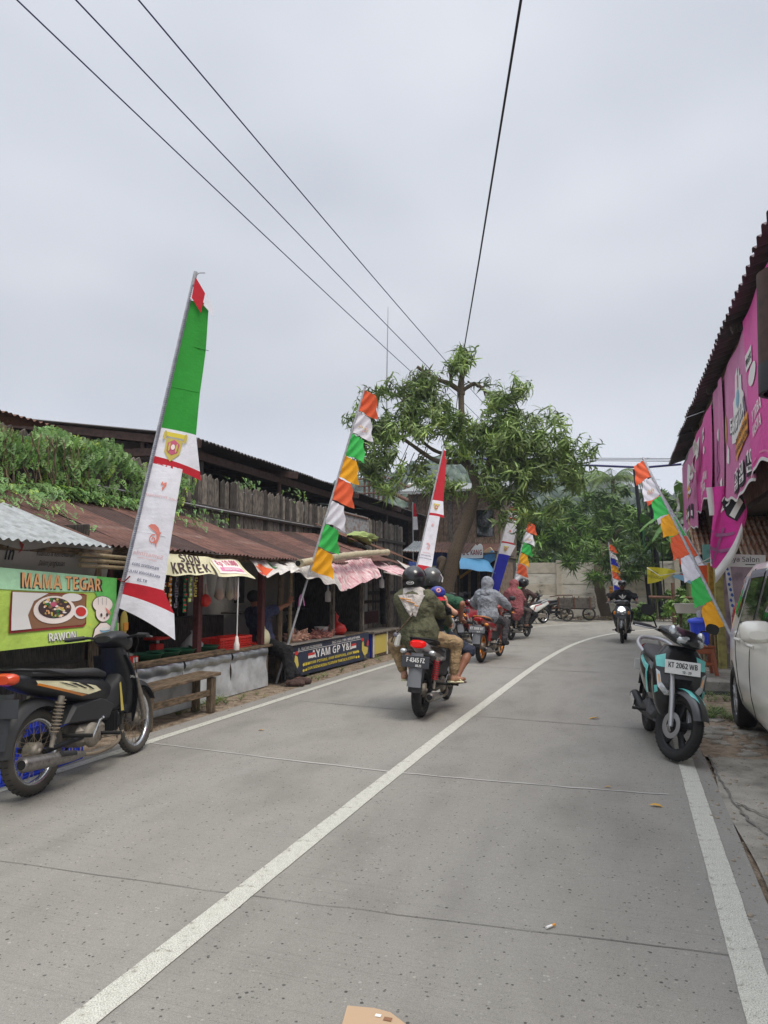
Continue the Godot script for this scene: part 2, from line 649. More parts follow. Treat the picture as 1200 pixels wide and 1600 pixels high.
	mat("timber", rgb(140, 118, 92), 0.85, {"tex": "grain", "sc": Vector3(4, 4, 0.7), "det": "mott", "dsc": 0.9})
	mat("timber_up", rgb(118, 100, 78), 0.85, {"tex": "grain", "sc": Vector3(6, 0.8, 6)})
	mat("post_red", rgb(96, 44, 44), 0.7, {"tex": "mott", "sc": 2.0})
	mat("steel_brown", rgb(84, 62, 54), 0.75, {"tex": "mott", "sc": 1.0})
	mat("bamboo", rgb(205, 192, 160), 0.55, {"tex": "mott", "sc": 3.0})
	mat("bamboo_dark", rgb(150, 132, 98), 0.6, {"tex": "mott", "sc": 3.0})
	mat("roof_rust", rgb(245, 235, 232), 0.8, {"tex": "rust", "sc": Vector3(0.30, 0.35, 3.2), "det": "mott", "dsc": 0.6})
	mat("roof_rust_b", rgb(215, 205, 200), 0.8, {"tex": "rust", "sc": Vector3(0.25, 0.3, 5.0), "det": "mott", "dsc": 0.6})
	mat("roof_rust_c", rgb(235, 228, 222), 0.75, {"tex": "zincrust", "sc": Vector3(0.25, 0.3, 4.0), "det": "rust", "dsc": 0.4})
	mat("roof_brown", rgb(220, 210, 190), 0.8, {"tex": "rust", "sc": Vector3(2.2, 0.3, 0.7)})
	mat("roof_zinc", rgb(236, 236, 232), 0.7, {"tex": "zinc", "sc": 0.8, "metal": 0.25})
	mat("roof_zinc_rust", rgb(240, 240, 240), 0.65, {"tex": "zincrust", "sc": 1.1, "metal": 0.15})
	mat("roof_dark", rgb(92, 88, 86), 0.8, {"tex": "mott", "sc": 0.6})
	mat("roof_purple", rgb(108, 92, 96), 0.75, {"tex": "mott", "sc": 0.7})
	mat("roof_streak", rgb(240, 235, 230), 0.8, {"tex": "rust2", "sc": Vector3(3.5, 0.9, 0.9)})
	mat("sheet_metal", rgb(255, 255, 255), 0.55, {"tex": "zincpale", "sc": 0.5, "metal": 0.1})
	mat("foil", rgb(235, 238, 242), 0.32, {"tex": "zincpale", "sc": 1.0, "metal": 0.6})
	mat("wall_concrete", Color.WHITE, 0.9, {"tex": "wallstain", "sc": Vector3(0.3, 0.8, 0.3)})
	mat("wall_concrete_b", rgb(235, 230, 222), 0.9, {"tex": "wallstain", "sc": Vector3(0.4, 0.6, 0.4)})
	mat("lilac_wall", rgb(196, 176, 190), 0.85, {"tex": "mott", "sc": 0.5})
	mat("mint_wall", rgb(140, 205, 195), 0.8, {"tex": "mott", "sc": 0.7})
	mat("olive_wall", rgb(176, 166, 100), 0.8, {"tex": "mott", "sc": 1.2})
	mat("mustard", rgb(186, 142, 48), 0.75, {"tex": "mott", "sc": 1.5})
	mat("bark", rgb(225, 215, 205), 0.9, {"tex": "bark", "sc": Vector3(3.5, 1.4, 3.5), "bump": "bumpy", "bs": 2.5})
	# cloths and tarpaulins
	for q in [["cloth_white", 240, 239, 246], ["cloth_green", 40, 150, 46], ["cloth_red", 196, 26, 44], ["cloth_orange", 226, 96, 52], ["cloth_yellow", 236, 168, 16], ["cloth_lime", 60, 186, 84],
			["cloth_blue", 36, 44, 178], ["cloth_lemon", 226, 214, 60], ["cloth_pale", 226, 224, 230]]:
		mat(q[0], rgb(q[1], q[2], q[3]), 0.8, {"back": rgb(q[1], q[2], q[3]) * 0.45, "bump": "bumpy", "bs": 0.25, "tex": "mott2", "sc": 1.3, "world": false})
	for q in [["tarp_lime", 188, 218, 96], ["tarp_mid_green", 104, 198, 96], ["tarp_pale_green", 182, 232, 188], ["tarp_cream", 226, 220, 182], ["tarp_white", 222, 220, 216], ["tarp_pink", 222, 52, 158], ["tarp_pink_faded", 206, 112, 166], ["tarp_navy", 40, 50, 74], ["tarp_grey", 150, 146, 140], ["tarp_black", 44, 42, 46], ["tarp_blue", 92, 160, 206], ["tarp_green", 24, 110, 66]]:
		mat(q[0], rgb(q[1], q[2], q[3]), 0.5, {"bump": "bumpy", "bs": 0.35, "tex": "mott2", "sc": 0.9})
	mat("tarp_pinkwhite", Color.WHITE, 0.6, {"tex": "pinkfade", "sc": Vector3(1.0, 2.0, 2.2), "bump": "crumple", "bs": 1.5})
	mat("tarp_dirty", rgb(228, 222, 214), 0.6, {"tex": "mott", "sc": 1.6, "bump": "crumple", "bs": 1.5})
	# inks and plain colours
	for q in [["ink_black", 28, 27, 30], ["ink_white", 232, 230, 226], ["ink_grey", 120, 118, 128], ["ink_brown", 70, 52, 52], ["ink_red", 200, 52, 44], ["ink_coral", 226, 134, 120], ["ink_pale_coral", 222, 176, 176], ["ink_slate", 128, 130, 150],
			["ink_yellow", 226, 206, 70], ["ink_peach", 236, 176, 120], ["ink_orange", 222, 150, 56], ["ink_maroon", 140, 40, 40], ["ink_magenta", 190, 40, 130], ["ink_pink", 222, 130, 170], ["ink_blue", 60, 90, 170], ["ink_sky", 130, 180, 205],
			["ink_green", 90, 130, 70], ["ink_skin", 240, 228, 220], ["ink_gold", 200, 182, 90], ["ink_rose", 196, 90, 120], ["ink_lilac", 160, 96, 140], ["ink_wood", 140, 100, 72], ["ink_deep_green", 48, 120, 60]]:
		mat(q[0], rgb(q[1], q[2], q[3]), 0.7)
	for q in [["black_plastic", 26, 26, 28, 0.45], ["dark_plastic", 44, 44, 46, 0.6], ["grey_plastic", 110, 112, 116, 0.5], ["rubber", 34, 33, 32, 0.85], ["rubber_dusty", 70, 66, 60, 0.9], ["seat_vinyl", 44, 43, 45, 0.55], ["blue_plastic", 48, 78, 215, 0.4], ["brown_plastic", 150, 84, 54, 0.45], ["red_plastic", 200, 44, 34, 0.4], ["green_plastic", 24, 84, 58, 0.45], ["white_plastic", 222, 220, 212, 0.45], ["foam_white", 210, 206, 196, 0.8], ["dust_brown", 92, 80, 66, 0.9], ["steel_dusty", 120, 108, 92, 0.7], ["amber", 214, 130, 40, 0.25], ["pebble", 150, 138, 120, 0.9], ["stone_grey", 120, 114, 106, 0.9], ["cardboard", 186, 158, 128, 0.9], ["leaf_fallen", 196, 150, 60, 0.7], ["chili_red", 190, 36, 24, 0.4], ["chicken_skin", 214, 170, 148, 0.5], ["chicken_dark", 180, 120, 108, 0.5], ["plant_pot", 120, 70, 50, 0.8], ["void_black", 14, 14, 15, 0.9], ["wire_black", 22, 22, 26, 0.6], ["wire_blue", 40, 36, 96, 0.5], ["eye_white", 230, 226, 220, 0.3], ["hair_black", 22, 20, 20, 0.6], ["lip", 150, 84, 74, 0.5]]:
		mat(q[0], rgb(q[1], q[2], q[3]), q[4])
	mat("chrome", rgb(205, 207, 210), 0.22, {"metal": 0.9})
	mat("alloy", rgb(176, 176, 178), 0.38, {"metal": 0.75})
	mat("alloy_dusty", rgb(150, 142, 130), 0.6, {"metal": 0.4, "tex": "mott", "sc": 3.0, "world": false})
	mat("muffler", rgb(150, 145, 140), 0.4, {"metal": 0.75, "tex": "mott", "sc": 4.0, "world": false})
	mat("black_metal", rgb(34, 34, 36), 0.5, {"metal": 0.5})
	mat("gold_rim", rgb(190, 120, 50), 0.4, {"metal": 0.5})
	mat("grey_pole", rgb(184, 186, 190), 0.5, {"tex": "mott", "sc": 2.0})
	mat("rust_bar", rgb(118, 84, 66), 0.85, {"tex": "mott", "sc": 1.0})
	for q in [["paint_black", 20, 21, 24], ["paint_navy", 22, 27, 34], ["paint_teal", 104, 196, 190], ["paint_white", 226, 226, 222], ["paint_red", 150, 26, 34], ["paint_silver", 170, 172, 176], ["paint_orange", 212, 128, 40], ["car_white", 228, 225, 215], ["paint_redorange", 150, 56, 42], ["helmet_black", 16, 16, 19], ["helmet_grey", 70, 70, 68], ["paint_blue", 36, 50, 150]]:
		mat(q[0], rgb(q[1], q[2], q[3]), 0.28, {"coat": 0.6})
	mat("paint_dusty", rgb(40, 41, 44), 0.45, {"tex": "mott", "sc": 4.0, "world": false})
	mat("glass_dark", rgb(16, 18, 20), 0.05, {"spec": 0.7})
	mat("glass_clear", rgb(225, 232, 236), 0.05, {"alpha": 0.18})
	mat("bag_clear", rgb(226, 224, 220), 0.35, {"alpha": 0.45})
	mat("lamp_white", rgb(240, 242, 245), 0.2, {"emit": Color(0.95, 0.97, 1.0), "ee": 1.5})
	mat("lamp_red", rgb(200, 20, 16), 0.2, {"emit": Color(1.0, 0.05, 0.03), "ee": 0.22})
	mat("lamp_orange", rgb(206, 70, 30), 0.25, {"coat": 0.5})
	mat("sack_green", rgb(146, 164, 96), 0.6, {"bump": "crumple", "bs": 2.0})
	mat("lamp_red_off", rgb(150, 16, 18), 0.2, {"coat": 0.5})
	mat("lens_clear", rgb(190, 194, 196), 0.12, {"metal": 0.5, "coat": 0.8})
	# people
	for q in [["skin", 150, 100, 76], ["skin_pale", 190, 142, 116], ["skin_dark", 112, 76, 58]]:
		mat(q[0], rgb(q[1], q[2], q[3]), 0.55)
	for q in [["olive_cloth", 100, 100, 74], ["khaki_cloth", 178, 150, 112], ["grey_hoodie", 158, 163, 171], ["dark_grey_cloth", 84, 80, 84], ["maroon_cloth", 172, 98, 102], ["black_cloth", 24, 24, 27], ["forest_cloth", 50, 98, 70], ["blue_shirt", 62, 66, 98], ["scarf_white", 214, 206, 200], ["brown_cloth", 92, 70, 64], ["patterned_cloth", 88, 80, 76], ["denim", 60, 66, 84]]:
		mat(q[0], rgb(q[1], q[2], q[3]), 0.9, {"bump": "folds", "bs": 3.0, "tex": "mott", "sc": 1.6, "world": false})
	# leaves
	mat("leaf_banana_stem", rgb(120, 130, 80), 0.7, {"tex": "mott", "sc": 2.0})
	mat("leaf_hill_ground", rgb(58, 74, 50), 0.9, {"tex": "leafvar", "sc": 0.05})
	for q in [["leaf_mango", 120, 144, 80], ["leaf_vine", 104, 140, 74], ["leaf_bush", 84, 114, 50], ["leaf_palm", 116, 140, 74], ["leaf_banana", 92, 130, 62], ["leaf_grass", 96, 116, 56], ["leaf_hill", 52, 70, 46]]:
		mat(q[0], rgb(q[1], q[2], q[3]), 0.5, {"vc": true, "back": rgb(q[1], q[2], q[3]) * 0.6})

func aggregate_tex() -> void:
	# cast concrete: cement paste with sand grains, dark pits and pale stones
	var n := 1024
	var by := PackedByteArray()
	by.resize(n * n)
	var r := RandomNumberGenerator.new()
	r.seed = 99
	for i in n * n: by[i] = 186 + r.randi() % 54
	for i in 6500:
		var cx := r.randi() % n
		var cy := r.randi() % n
		var rad := int(pow(r.randf(), 5.0) * 4.2)
		var v: int = r.randi_range(110, 165) if i % 5 < 3 else r.randi_range(225, 250)
		for y in range(-rad, rad + 1):
			for x in range(-rad, rad + 1):
				if x * x + y * y <= rad * rad + (r.randi() % 3 - 1): by[posmod(cy + y, n) * n + posmod(cx + x, n)] = v
	for k in 260:
		var y := r.randi() % n
		var x0 := r.randi() % n
		for x in r.randi_range(60, 420):
			var q := y * n + posmod(x0 + x, n)
			by[q] = maxi(0, by[q] - 16)
	var im := Image.create_from_data(n, n, false, Image.FORMAT_L8, by)
	im.convert(Image.FORMAT_RGB8)
	texs["aggregate"] = ImageTexture.create_from_image(im)

func ribbon(mb: MB, a: Array, b: Array, y: float) -> void:
	var rows := [PackedVector3Array(), PackedVector3Array()]
	for i in a.size():
		rows[0].append(Vector3(a[i].x, y, a[i].y))
		rows[1].append(Vector3(b[i].x, y, b[i].y))
	mb.rings(rows, false, false)

func offset_line(c: Array, d: float, jit := 0.0) -> Array:
	var o := []
	for i in c.size():
		var t: Vector2 = (c[mini(i + 1, c.size() - 1)] - c[maxi(i - 1, 0)]).normalized()
		o.append(c[i] + Vector2(-t.y, t.x) * (d + rng.randf_range(-jit, jit)))
	return o

func crack(nm: String, pts: Array, wd: float, y: float, mt: String, par: Node, jit := 0.03) -> void:
	var c := []
	var src := catmull(pts, 14)
	for i in src.size(): c.append(src[i] + Vector2(rng.randf_range(-jit, jit) * 0.4, rng.randf_range(-jit, jit)))
	var b := MB.new()
	ribbon(b, offset_line(c, wd * 0.5, wd * 0.35), offset_line(c, -wd * 0.5, wd * 0.35), y)
	fin(b, nm, mt, par)

func build_ground() -> void:
	var b := MB.new()
	b.grid(func(u: float, w: float) -> Vector3: return Vector3(-230 + 460 * u, -0.03, 40 - 330 * w), 8, 8)
	struct(b, "ground", "earth")
	var left := catmull([Vector2(-4.15, 8), Vector2(-4.15, 0), Vector2(-4.14, -6), Vector2(-4.1, -11.5), Vector2(-3.85, -18), Vector2(-3.1, -24.6), Vector2(-1.0, -28.4), Vector2(1.7, -29.9), Vector2(6, -30.8), Vector2(16, -31.6), Vector2(40, -33)], 10)
	var right := catmull([Vector2(0.36, 8), Vector2(0.36, 0), Vector2(0.37, -6), Vector2(0.38, -11), Vector2(0.42, -14), Vector2(0.66, -16.6), Vector2(1.3, -18.7), Vector2(2.6, -20.4), Vector2(6, -21.8), Vector2(16, -23), Vector2(40, -25)], 10)
	var mid := catmull([Vector2(-1.72, 8), Vector2(-1.72, 0), Vector2(-1.72, -5), Vector2(-1.69, -8.3), Vector2(-1.58, -13.8), Vector2(-1.28, -18.2), Vector2(-0.67, -21.6), Vector2(0.3, -23.9), Vector2(1.6, -25.2), Vector2(6, -26.4), Vector2(16, -27.4), Vector2(40, -29)], 10)
	b = MB.new()
	var ol := offset_line(left, -0.25)
	var orr := offset_line(right, 0.16)
	var rows := []
	var wear := FastNoiseLite.new()
	wear.frequency = 0.5
	for i in ol.size() - 1:
		var parts := maxi(1, int(ol[i].distance_to(ol[i + 1]) / 0.35))
		for k in parts:
			var pa: Vector2 = ol[i].lerp(ol[i + 1], float(k) / parts)
			var pc: Vector2 = orr[i].lerp(orr[i + 1], float(k) / parts)
			var row := PackedVector3Array()
			for j in 41:
				var p := pa.lerp(pc, j / 40.0)
				row.append(Vector3(p.x, 0, p.y))
				var u := j / 40.0
				var track := 0.0
				for c in [0.14, 0.40, 0.62, 0.88]: track += exp(-pow((u - c) / 0.055, 2.0))
				# rubbed tyre tracks and dusty margins
				var g := 1.0 - 0.09 * track * (0.6 + 0.4 * wear.get_noise_2d(p.x * 0.3, p.y * 0.4)) + 0.07 * wear.get_noise_2d(p.x, p.y) + 0.10 * (exp(-u * 22.0) + exp(-(1.0 - u) * 22.0))
				b.col.append(Color(g, g * 0.995, g * 0.985))
			rows.append(row)
	b.rings(rows, false, false)
	var road := struct(b, "road", "road")
	for q in [[mid, "centre_line", 0.115], [left, "edge_line", 0.1], [right, "edge_line", 0.115]]:
		b = MB.new()
		var fine := []
		for i in q[0].size() - 1:
			var ns := maxi(1, int(q[0][i].distance_to(q[0][i + 1]) / 0.09))
			for k in ns: fine.append(q[0][i].lerp(q[0][i + 1], float(k) / ns))
		ribbon(b, offset_line(fine, q[2] * 0.5, 0.002), offset_line(fine, -q[2] * 0.5, 0.002), 0.004)
		struct(b, q[1], "paint_line")
	# transverse joints of the concrete slabs
	for q in [[[Vector2(-4.3, -2.9), Vector2(-1.7, -3.0), Vector2(0.5, -3.15)], 0.0045, "crack"], [[Vector2(-4.3, -8.1), Vector2(-1.7, -7.75), Vector2(0.5, -7.55)], 0.010, "crack"], [[Vector2(-4.2, -5.5), Vector2(-1.7, -5.25), Vector2(0.2, -5.3)], 0.02, "crack_pale"],
			[[Vector2(-4.3, -12.6), Vector2(-1.6, -12.3), Vector2(0.5, -12.1)], 0.016, "crack"], [[Vector2(-4.2, -17.2), Vector2(0.5, -16.6)], 0.02, "crack"], [[Vector2(-4.3, 0.8), Vector2(0.5, 0.7)], 0.006, "crack"]]:
		crack("joint", q[0], q[1], 0.0035, q[2], road, 0.008)
	# right verge: concrete apron, broken edge, drain and shop floor
	b = MB.new()
	b.grid(func(u: float, w: float) -> Vector3: return Vector3(0.54 + u * 4.0 + 0.02 * sin(w * 40.0) * (1.0 - u), -0.001 + u * 0.05, 8.0 - w * 14.6 + 0.05 * sin(u * 30.0) * w), 12, 60)
	var apron := struct(b, "apron_pavement", "concrete")
	crack("crack", [Vector2(0.56, -6.6), Vector2(0.57, -5.6), Vector2(0.62, -4.9), Vector2(0.78, -4.2), Vector2(0.84, -3.7)], 0.012, 0.010, "crack", apron)
	crack("crack", [Vector2(0.6, -5.2), Vector2(0.8, -4.9), Vector2(0.98, -4.75)], 0.012, 0.014, "crack", apron)
	crack("crack", [Vector2(0.75, -4.55), Vector2(1.1, -4.5), Vector2(1.6, -4.62)], 0.012, 0.02, "crack", apron)
	b = MB.new()
	b.grid(func(u: float, w: float) -> Vector3: return Vector3(0.52 + u * 4.5, 0.0 + 0.03 * sin(u * 9.0) * sin(w * 11.0) * u, -6.55 - w * 3.9), 40, 40)
	struct(b, "dirt_verge", "earth")
	for i in 110:
		b = MB.new()
		var s := rng.randf_range(0.03, 0.17)
		b.box(Vector3.ZERO, Vector3(s, 0.03, s * rng.randf_range(0.6, 1.0)), Basis(Vector3.UP, rng.randf() * 3.0), 0.01)
		var st := put(b.mesh(), "paving_fragment", "concrete", apron)
		st.position = Vector3(rng.randf_range(0.55, 1.9), -0.002 + rng.randf() * 0.008, rng.randf_range(-8.6, -6.6))
	b = MB.new()
	b.box(Vector3(2.1, 0.05, -14.8), Vector3(3.0, 0.16, 8.4), Basis(), 0.015)
	struct(b, "shop_floor", "concrete")
	b = MB.new()
	b.box(Vector3(2.1, -0.012, -10.4), Vector3(3.1, 0.03, 0.36))
	struct(b, "drain", "void_black")
	# left verge, a low concrete strip under the stalls
	b = MB.new()
	b.grid(func(u: float, w: float) -> Vector3: return Vector3(-4.30 - u * 3.2, -0.004 + 0.03 * sin(w * 70.0) * sin(u * 5.0) * u, 6.0 - w * 30.0), 16, 90)
	struct(b, "verge_pavement", "earth")
	b = MB.new()
	b.grid(func(u: float, w: float) -> Vector3: return Vector3(-9.0 + u * 13.0, -0.008, -33.2 + w * 9.0), 10, 8)
	struct(b, "lay_by_pavement", "concrete")
	# wooded hill far behind the roofs
	b = MB.new()
	b.grid(hill_at, 60, 24)
	struct(b, "hill", "leaf_hill_ground")

func hill_at(u: float, w: float) -> Vector3:
	var x := -230.0 + u * 300.0
	var r := exp(-pow((x + 40.0) / 66.0, 2.0)) * 33.0 + exp(-pow((x + 165.0) / 60.0, 2.0)) * 15.0
	return Vector3(x, r * sin(minf(w, 1.0) * PI * 0.5) + 1.6 * sin(x * 0.11) * sin(w * 9.0), -120.0 - w * 85.0)

# a roof of overlapping corrugated sheets as parts of `par`
func sheets(par: Node, e0: Vector3, e1: Vector3, up: Vector3, n: int, mts: Array, amp := 0.011, nm := "roof_sheet", jit := 0.03, wl := 0.078) -> void:
	var al := (e1 - e0) / n
	var nn := al.cross(up).normalized()
	if nn.y < 0.0: nn = -nn
	for i in n:
		var b := MB.new()
		var o := e0 + al * i + nn * (0.004 * (i % 2) + rng.randf() * 0.008) - up.normalized() * rng.randf_range(0.0, jit)
		var wob := al.rotated(nn, rng.randf_range(-0.006, 0.006))
		corr(b, o, wob * 1.04, up * 1.0, maxi(3, int(al.length() / wl)), amp, 2, rng.randf() * 0.02)
		fin(b, nm, mts[rng.randi() % mts.size()], par)

func heart_leaf(l: float) -> MB:
	var b := MB.new()
	var pts := [Vector2(0, 0), Vector2(0.22, 0.12), Vector2(0.42, 0.0), Vector2(0.42, -0.28), Vector2(0.24, -0.62), Vector2(0, -1.0)]
	for s in [-1.0, 1.0]:
		for i in range(1, 5):
			var q := []
			for k in [Vector2(0, -0.1 - 0.2 * (i - 1)), pts[i], pts[i + 1]]:
				q.append(Vector3(k.x * s * l, k.y * l, (absf(k.x) * 0.35 - 0.15 * k.y * k.y) * l))
			b.tri(q[0], q[1], q[2])
	return b

func tint(mb: MB, c: Color) -> MB:
	mb.col.resize(mb.v.size())
	mb.col.fill(c)
	return mb

func leaf_tone() -> Color:
	var t := rng.randf()
	var g := rng.randf_range(0.55, 1.35)
	if t < 0.06: return Color(1.9, 1.45, 0.6)
	return Color(g * rng.randf_range(0.85, 1.12), g, g * rng.randf_range(0.7, 1.0))

func cloth_grid(mb: MB, c00: Vector3, c10: Vector3, c01: Vector3, c11: Vector3, amp := 0.02, fx := 2.0, fy := 1.0, ph := 0.0, nu := 24, nv := 12) -> Callable:
	# bilinear sheet with folds; returns its map in 0..1 coordinates, 5 mm proud of the sheet
	var nn := (c10 - c00).cross(c01 - c00).normalized()
	var f := func(u: float, w: float) -> Vector3:
		return c00.lerp(c10, u).lerp(c01.lerp(c11, u), w) + nn * amp * (sin(u * fx * TAU + ph + w * 1.3) * (0.4 + 0.6 * w) + 0.4 * sin(w * fy * TAU + u * 5.0 + ph))
	mb.grid(f, nu, nv)
	var sg := 1.0 if nn.dot(Vector3(0.8, 0.1, 0.5)) > 0.0 else -1.0
	return func(u: float, w: float) -> Vector3: return f.call(u, w) + nn * 0.006 * sg

func build_left_row() -> void:
	build_shed()
	build_plank_wall()
	build_vine()
	build_food_stall()
	build_grocery()
	build_chicken_stall()
	build_tarp_stall()
	build_shops()

func build_shed() -> void:
	var t := thing("market_shed", "long dark corrugated market shed roof with a brown steel beam behind the plank wall", "shed")
	var e0 := Vector3(-7.2, 4.0, -10.3)
	var e1 := Vector3(-7.2, 4.0, -26.0)
	sheets(t, e0, e1, Vector3(-7.0, 1.1, 0), 18, ["roof_dark"], 0.022, "roof_sheet", 0.03, 0.12)
	bx("fascia_beam", "steel_brown", t, Vector3(-7.5, 3.80, -18.2), Vector3(0.07, 0.16, 15.6))
	for z in [-10.4, -14.2, -18.0, -21.8, -25.6]:
		bx("rafter", "steel_brown", t, Vector3(-10.4, 4.38, z), Vector3(7.0, 0.14, 0.07), 0.004, Basis(Vector3(0, 0, 1), -0.156))
		tb("post", "steel_brown", t, [Vector3(-7.5, 0, z - 0.2), Vector3(-7.5, 3.75, z - 0.2)], 0.05, 8)
	for k in 4: bx("purlin", "steel_brown", t, Vector3(-8.6 - 1.5 * k, 4.12 + 0.236 * k, -18.2), Vector3(0.06, 0.1, 15.6), 0.0)
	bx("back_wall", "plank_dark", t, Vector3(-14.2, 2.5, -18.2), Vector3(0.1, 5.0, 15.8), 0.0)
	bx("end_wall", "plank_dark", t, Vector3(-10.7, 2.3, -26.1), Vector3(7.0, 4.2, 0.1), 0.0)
	var gb := MB.new()
	gb.prism(PackedVector2Array([Vector2(-14.2, 0), Vector2(-7.55, 0), Vector2(-7.55, 3.95), Vector2(-14.2, 5.0)]), 0.06, Transform3D(Basis(), Vector3(0, 0, -11.4)))
	fin(gb, "gable_wall", "roof_dark", t)
	bx("tie_beam", "steel_brown", t, Vector3(-10.2, 3.84, -10.5), Vector3(6.0, 0.14, 0.1), 0.004, Basis(Vector3(0, 0, 1), -0.03))
	for k in 5: bx("roof_strut", "steel_brown", t, Vector3(-8.2 - 1.2 * k, 3.95 + 0.1 * k, -10.5), Vector3(0.08, 0.22, 0.08), 0.004)
	# the neighbouring lower roof at the far left
	t = thing("brown_roofed_shed", "brown corrugated shed roof peeping over the creeper at far left", "shed")
	sheets(t, Vector3(-8.3, 3.84, -8.6), Vector3(-8.3, 3.84, -4.0), Vector3(-3.6, 0.4, 0), 5, ["roof_brown"], 0.02, "roof_sheet", 0.02, 0.11)
	bx("wall", "plank_dark", t, Vector3(-8.7, 1.9, -6.4), Vector3(0.1, 3.7, 4.6), 0.0)

func build_plank_wall() -> void:
	var t := thing("plank_wall", "weathered grey plank wall of upright boards above the stall roofs", "wall")
	var vs := []
	for i in 5:
		var b := MB.new()
		var top := rng.randf_range(-0.05, 0.05)
		b.prism(PackedVector2Array([Vector2(-0.066, 0), Vector2(0.066, 0), Vector2(0.066, 3.22 + top), Vector2(0.02, 3.27 + top * 0.4), Vector2(-0.066, 3.21)]), 0.022, Transform3D(), 0.004)
		vs.append(b.mesh())
	var z := -3.6
	while z > -21.6:
		var o := put(vs[rng.randi() % 5], "plank", ["plank", "plank", "plank_dark", "plank_pale"][rng.randi() % 4], t)
		o.transform = Transform3D(Basis(Vector3(0, 1, 0), PI / 2 + rng.randf_range(-0.08, 0.08)).rotated(Vector3(1, 0, 0), rng.randf_range(-0.01, 0.01)), Vector3(-6.8 + rng.randf_range(-0.015, 0.015), rng.randf_range(-0.03, 0.05), z))
		z -= 0.137 + rng.randf() * 0.012
	for y in [2.72, 1.2]: bx("rail", "plank_dark", t, Vector3(-6.755, y, -12.6), Vector3(0.05, 0.09, 18), 0.005)
	tb("wire", "grey_pole", t, [Vector3(-6.71, 2.74, -7), Vector3(-6.7, 2.71, -10.5), Vector3(-6.71, 2.73, -15)], 0.012, 5)
	# a zinc sheet propped against the planks
	t = thing("zinc_sheet", "rust edged grey zinc sheet propped against the plank wall", "metal sheet", Vector3(-6.66, 2.5, -16.9))
	var b := MB.new()
	corr(b, Vector3(0, -0.1, 1.25), Vector3(0, 0, -2.5), Vector3(-0.06, 0.85, 0), 26, 0.012, 2)
	fin(b, "corrugated_sheet", "roof_zinc_rust", t)
	bx("top_lath", "rust_bar", t, Vector3(-0.03, 0.7, 0), Vector3(0.03, 0.04, 2.4))

func build_vine() -> void:
	var t := thing("climbing_vine", "green heart leaved creeper covering the plank wall at left", "creeper")
	var lm := tint(heart_leaf(0.125), Color.WHITE).mesh()
	var near := []
	var far := []
	var cols := []
	for i in 2900:
		var z := -4.2 - pow(rng.randf(), 1.15) * 5.6
		var dens := clampf(1.15 - (-z - 4.2) / 5.6 * 0.7, 0.0, 1.0)
		var yy := 1.0 - absf(rng.randf() - rng.randf()) * 1.0
		var y := 2.42 + yy * 1.0 if rng.randf() < 0.72 else 2.35 + rng.randf() * 0.5
		if z < -8.6 and rng.randf() < 0.6: continue
		if rng.randf() > dens + (y - 3.0) * 0.5: continue
		# bare stems low on the left
		if z > -6.7 and y < 2.85 and y > 2.5 and rng.randf() < 0.75: continue
		if z < -6.4 and y < 2.9 and rng.randf() < 0.5: continue
		var bulge := 0.07 + 0.10 * sin((y - 2.3) * 2.6) * (0.6 + 0.4 * sin(z * 3.0))
		var x := -6.74 + rng.randf() * bulge
		var topw := 3.30 + 0.10 * sin(z * 2.3) + 0.06 * sin(z * 6.1)
		if y > topw: y = topw - rng.randf() * 0.25; 
		if y > topw - 0.1: x -= rng.randf() * 0.25
		var bs := Basis(Vector3.UP, PI / 2 + -0.6 + rng.randf_range(-0.8, 0.8)) * Basis(Vector3.RIGHT, rng.randf_range(-0.65, 0.15)) * Basis(Vector3(0, 0, 1), rng.randf_range(-0.5, 0.5))
		var xf := Transform3D(bs.scaled(Vector3.ONE * rng.randf_range(0.7, 1.35)), Vector3(x, y, z))
		(near if near.size() < 260 and z > -8.5 and x > -6.66 else far).append(xf)
	# leaves lying on the upper edge of the roof
	for i in 900:
		var z := -4.3 - rng.randf() * 4.6
		var reach := (0.55 + 0.5 * sin(z * 2.1 + 1.0)) * (1.0 if z > -6.8 else 0.7)
		var s := rng.randf() * rng.randf() * maxf(reach, 0.15)
		var bs := Basis(Vector3.UP, rng.randf_range(0.6, 2.4)) * Basis(Vector3.RIGHT, rng.randf_range(-1.5, -0.7))
		far.append(Transform3D(bs.scaled(Vector3.ONE * rng.randf_range(0.4, 0.95)), Vector3(-6.62 + s * 1.5, 2.52 - s * 0.58 + rng.randf() * 0.12, z)))
	for z0 in [-9.6, -10.2, -11.0, -13.0]:
		for i in 26:
			far.append(Transform3D(Basis(Vector3.UP, rng.randf_range(0.6, 2.4)) * Basis(Vector3.RIGHT, rng.randf_range(-1.4, 0.0)).scaled(Vector3.ONE * rng.randf_range(0.35, 0.8)), Vector3(-6.62 + rng.randf() * 0.4, (3.24 if z0 < -10.5 else 2.5) + rng.randf_range(-0.1, 0.12), z0 + rng.randf_range(-0.35, 0.35))))
	for i in far.size(): cols.append(leaf_tone())
	scatter("foliage", lm, far, "leaf_vine", t, cols)
	var tones := []
	for i in 8: tones.append(tint(heart_leaf(0.125), leaf_tone()).mesh())
	for xf in near: put(tones[rng.randi() % 8], "leaf", "leaf_vine", t, xf)
	for i in 60:
		var z := -4.2 - rng.randf() * 3.4
		var p := []
		var x := -6.68 + rng.randf() * 0.1
		for k in 6:
			p.append(Vector3(x + rng.randf_range(-0.03, 0.05), 2.5 + 0.14 * k, z + rng.randf_range(-0.05, 0.05) + 0.02 * k))
		tb("stem", "timber_up" if i % 3 else "bamboo_dark", t, p, rng.randf_range(0.004, 0.009), 4)

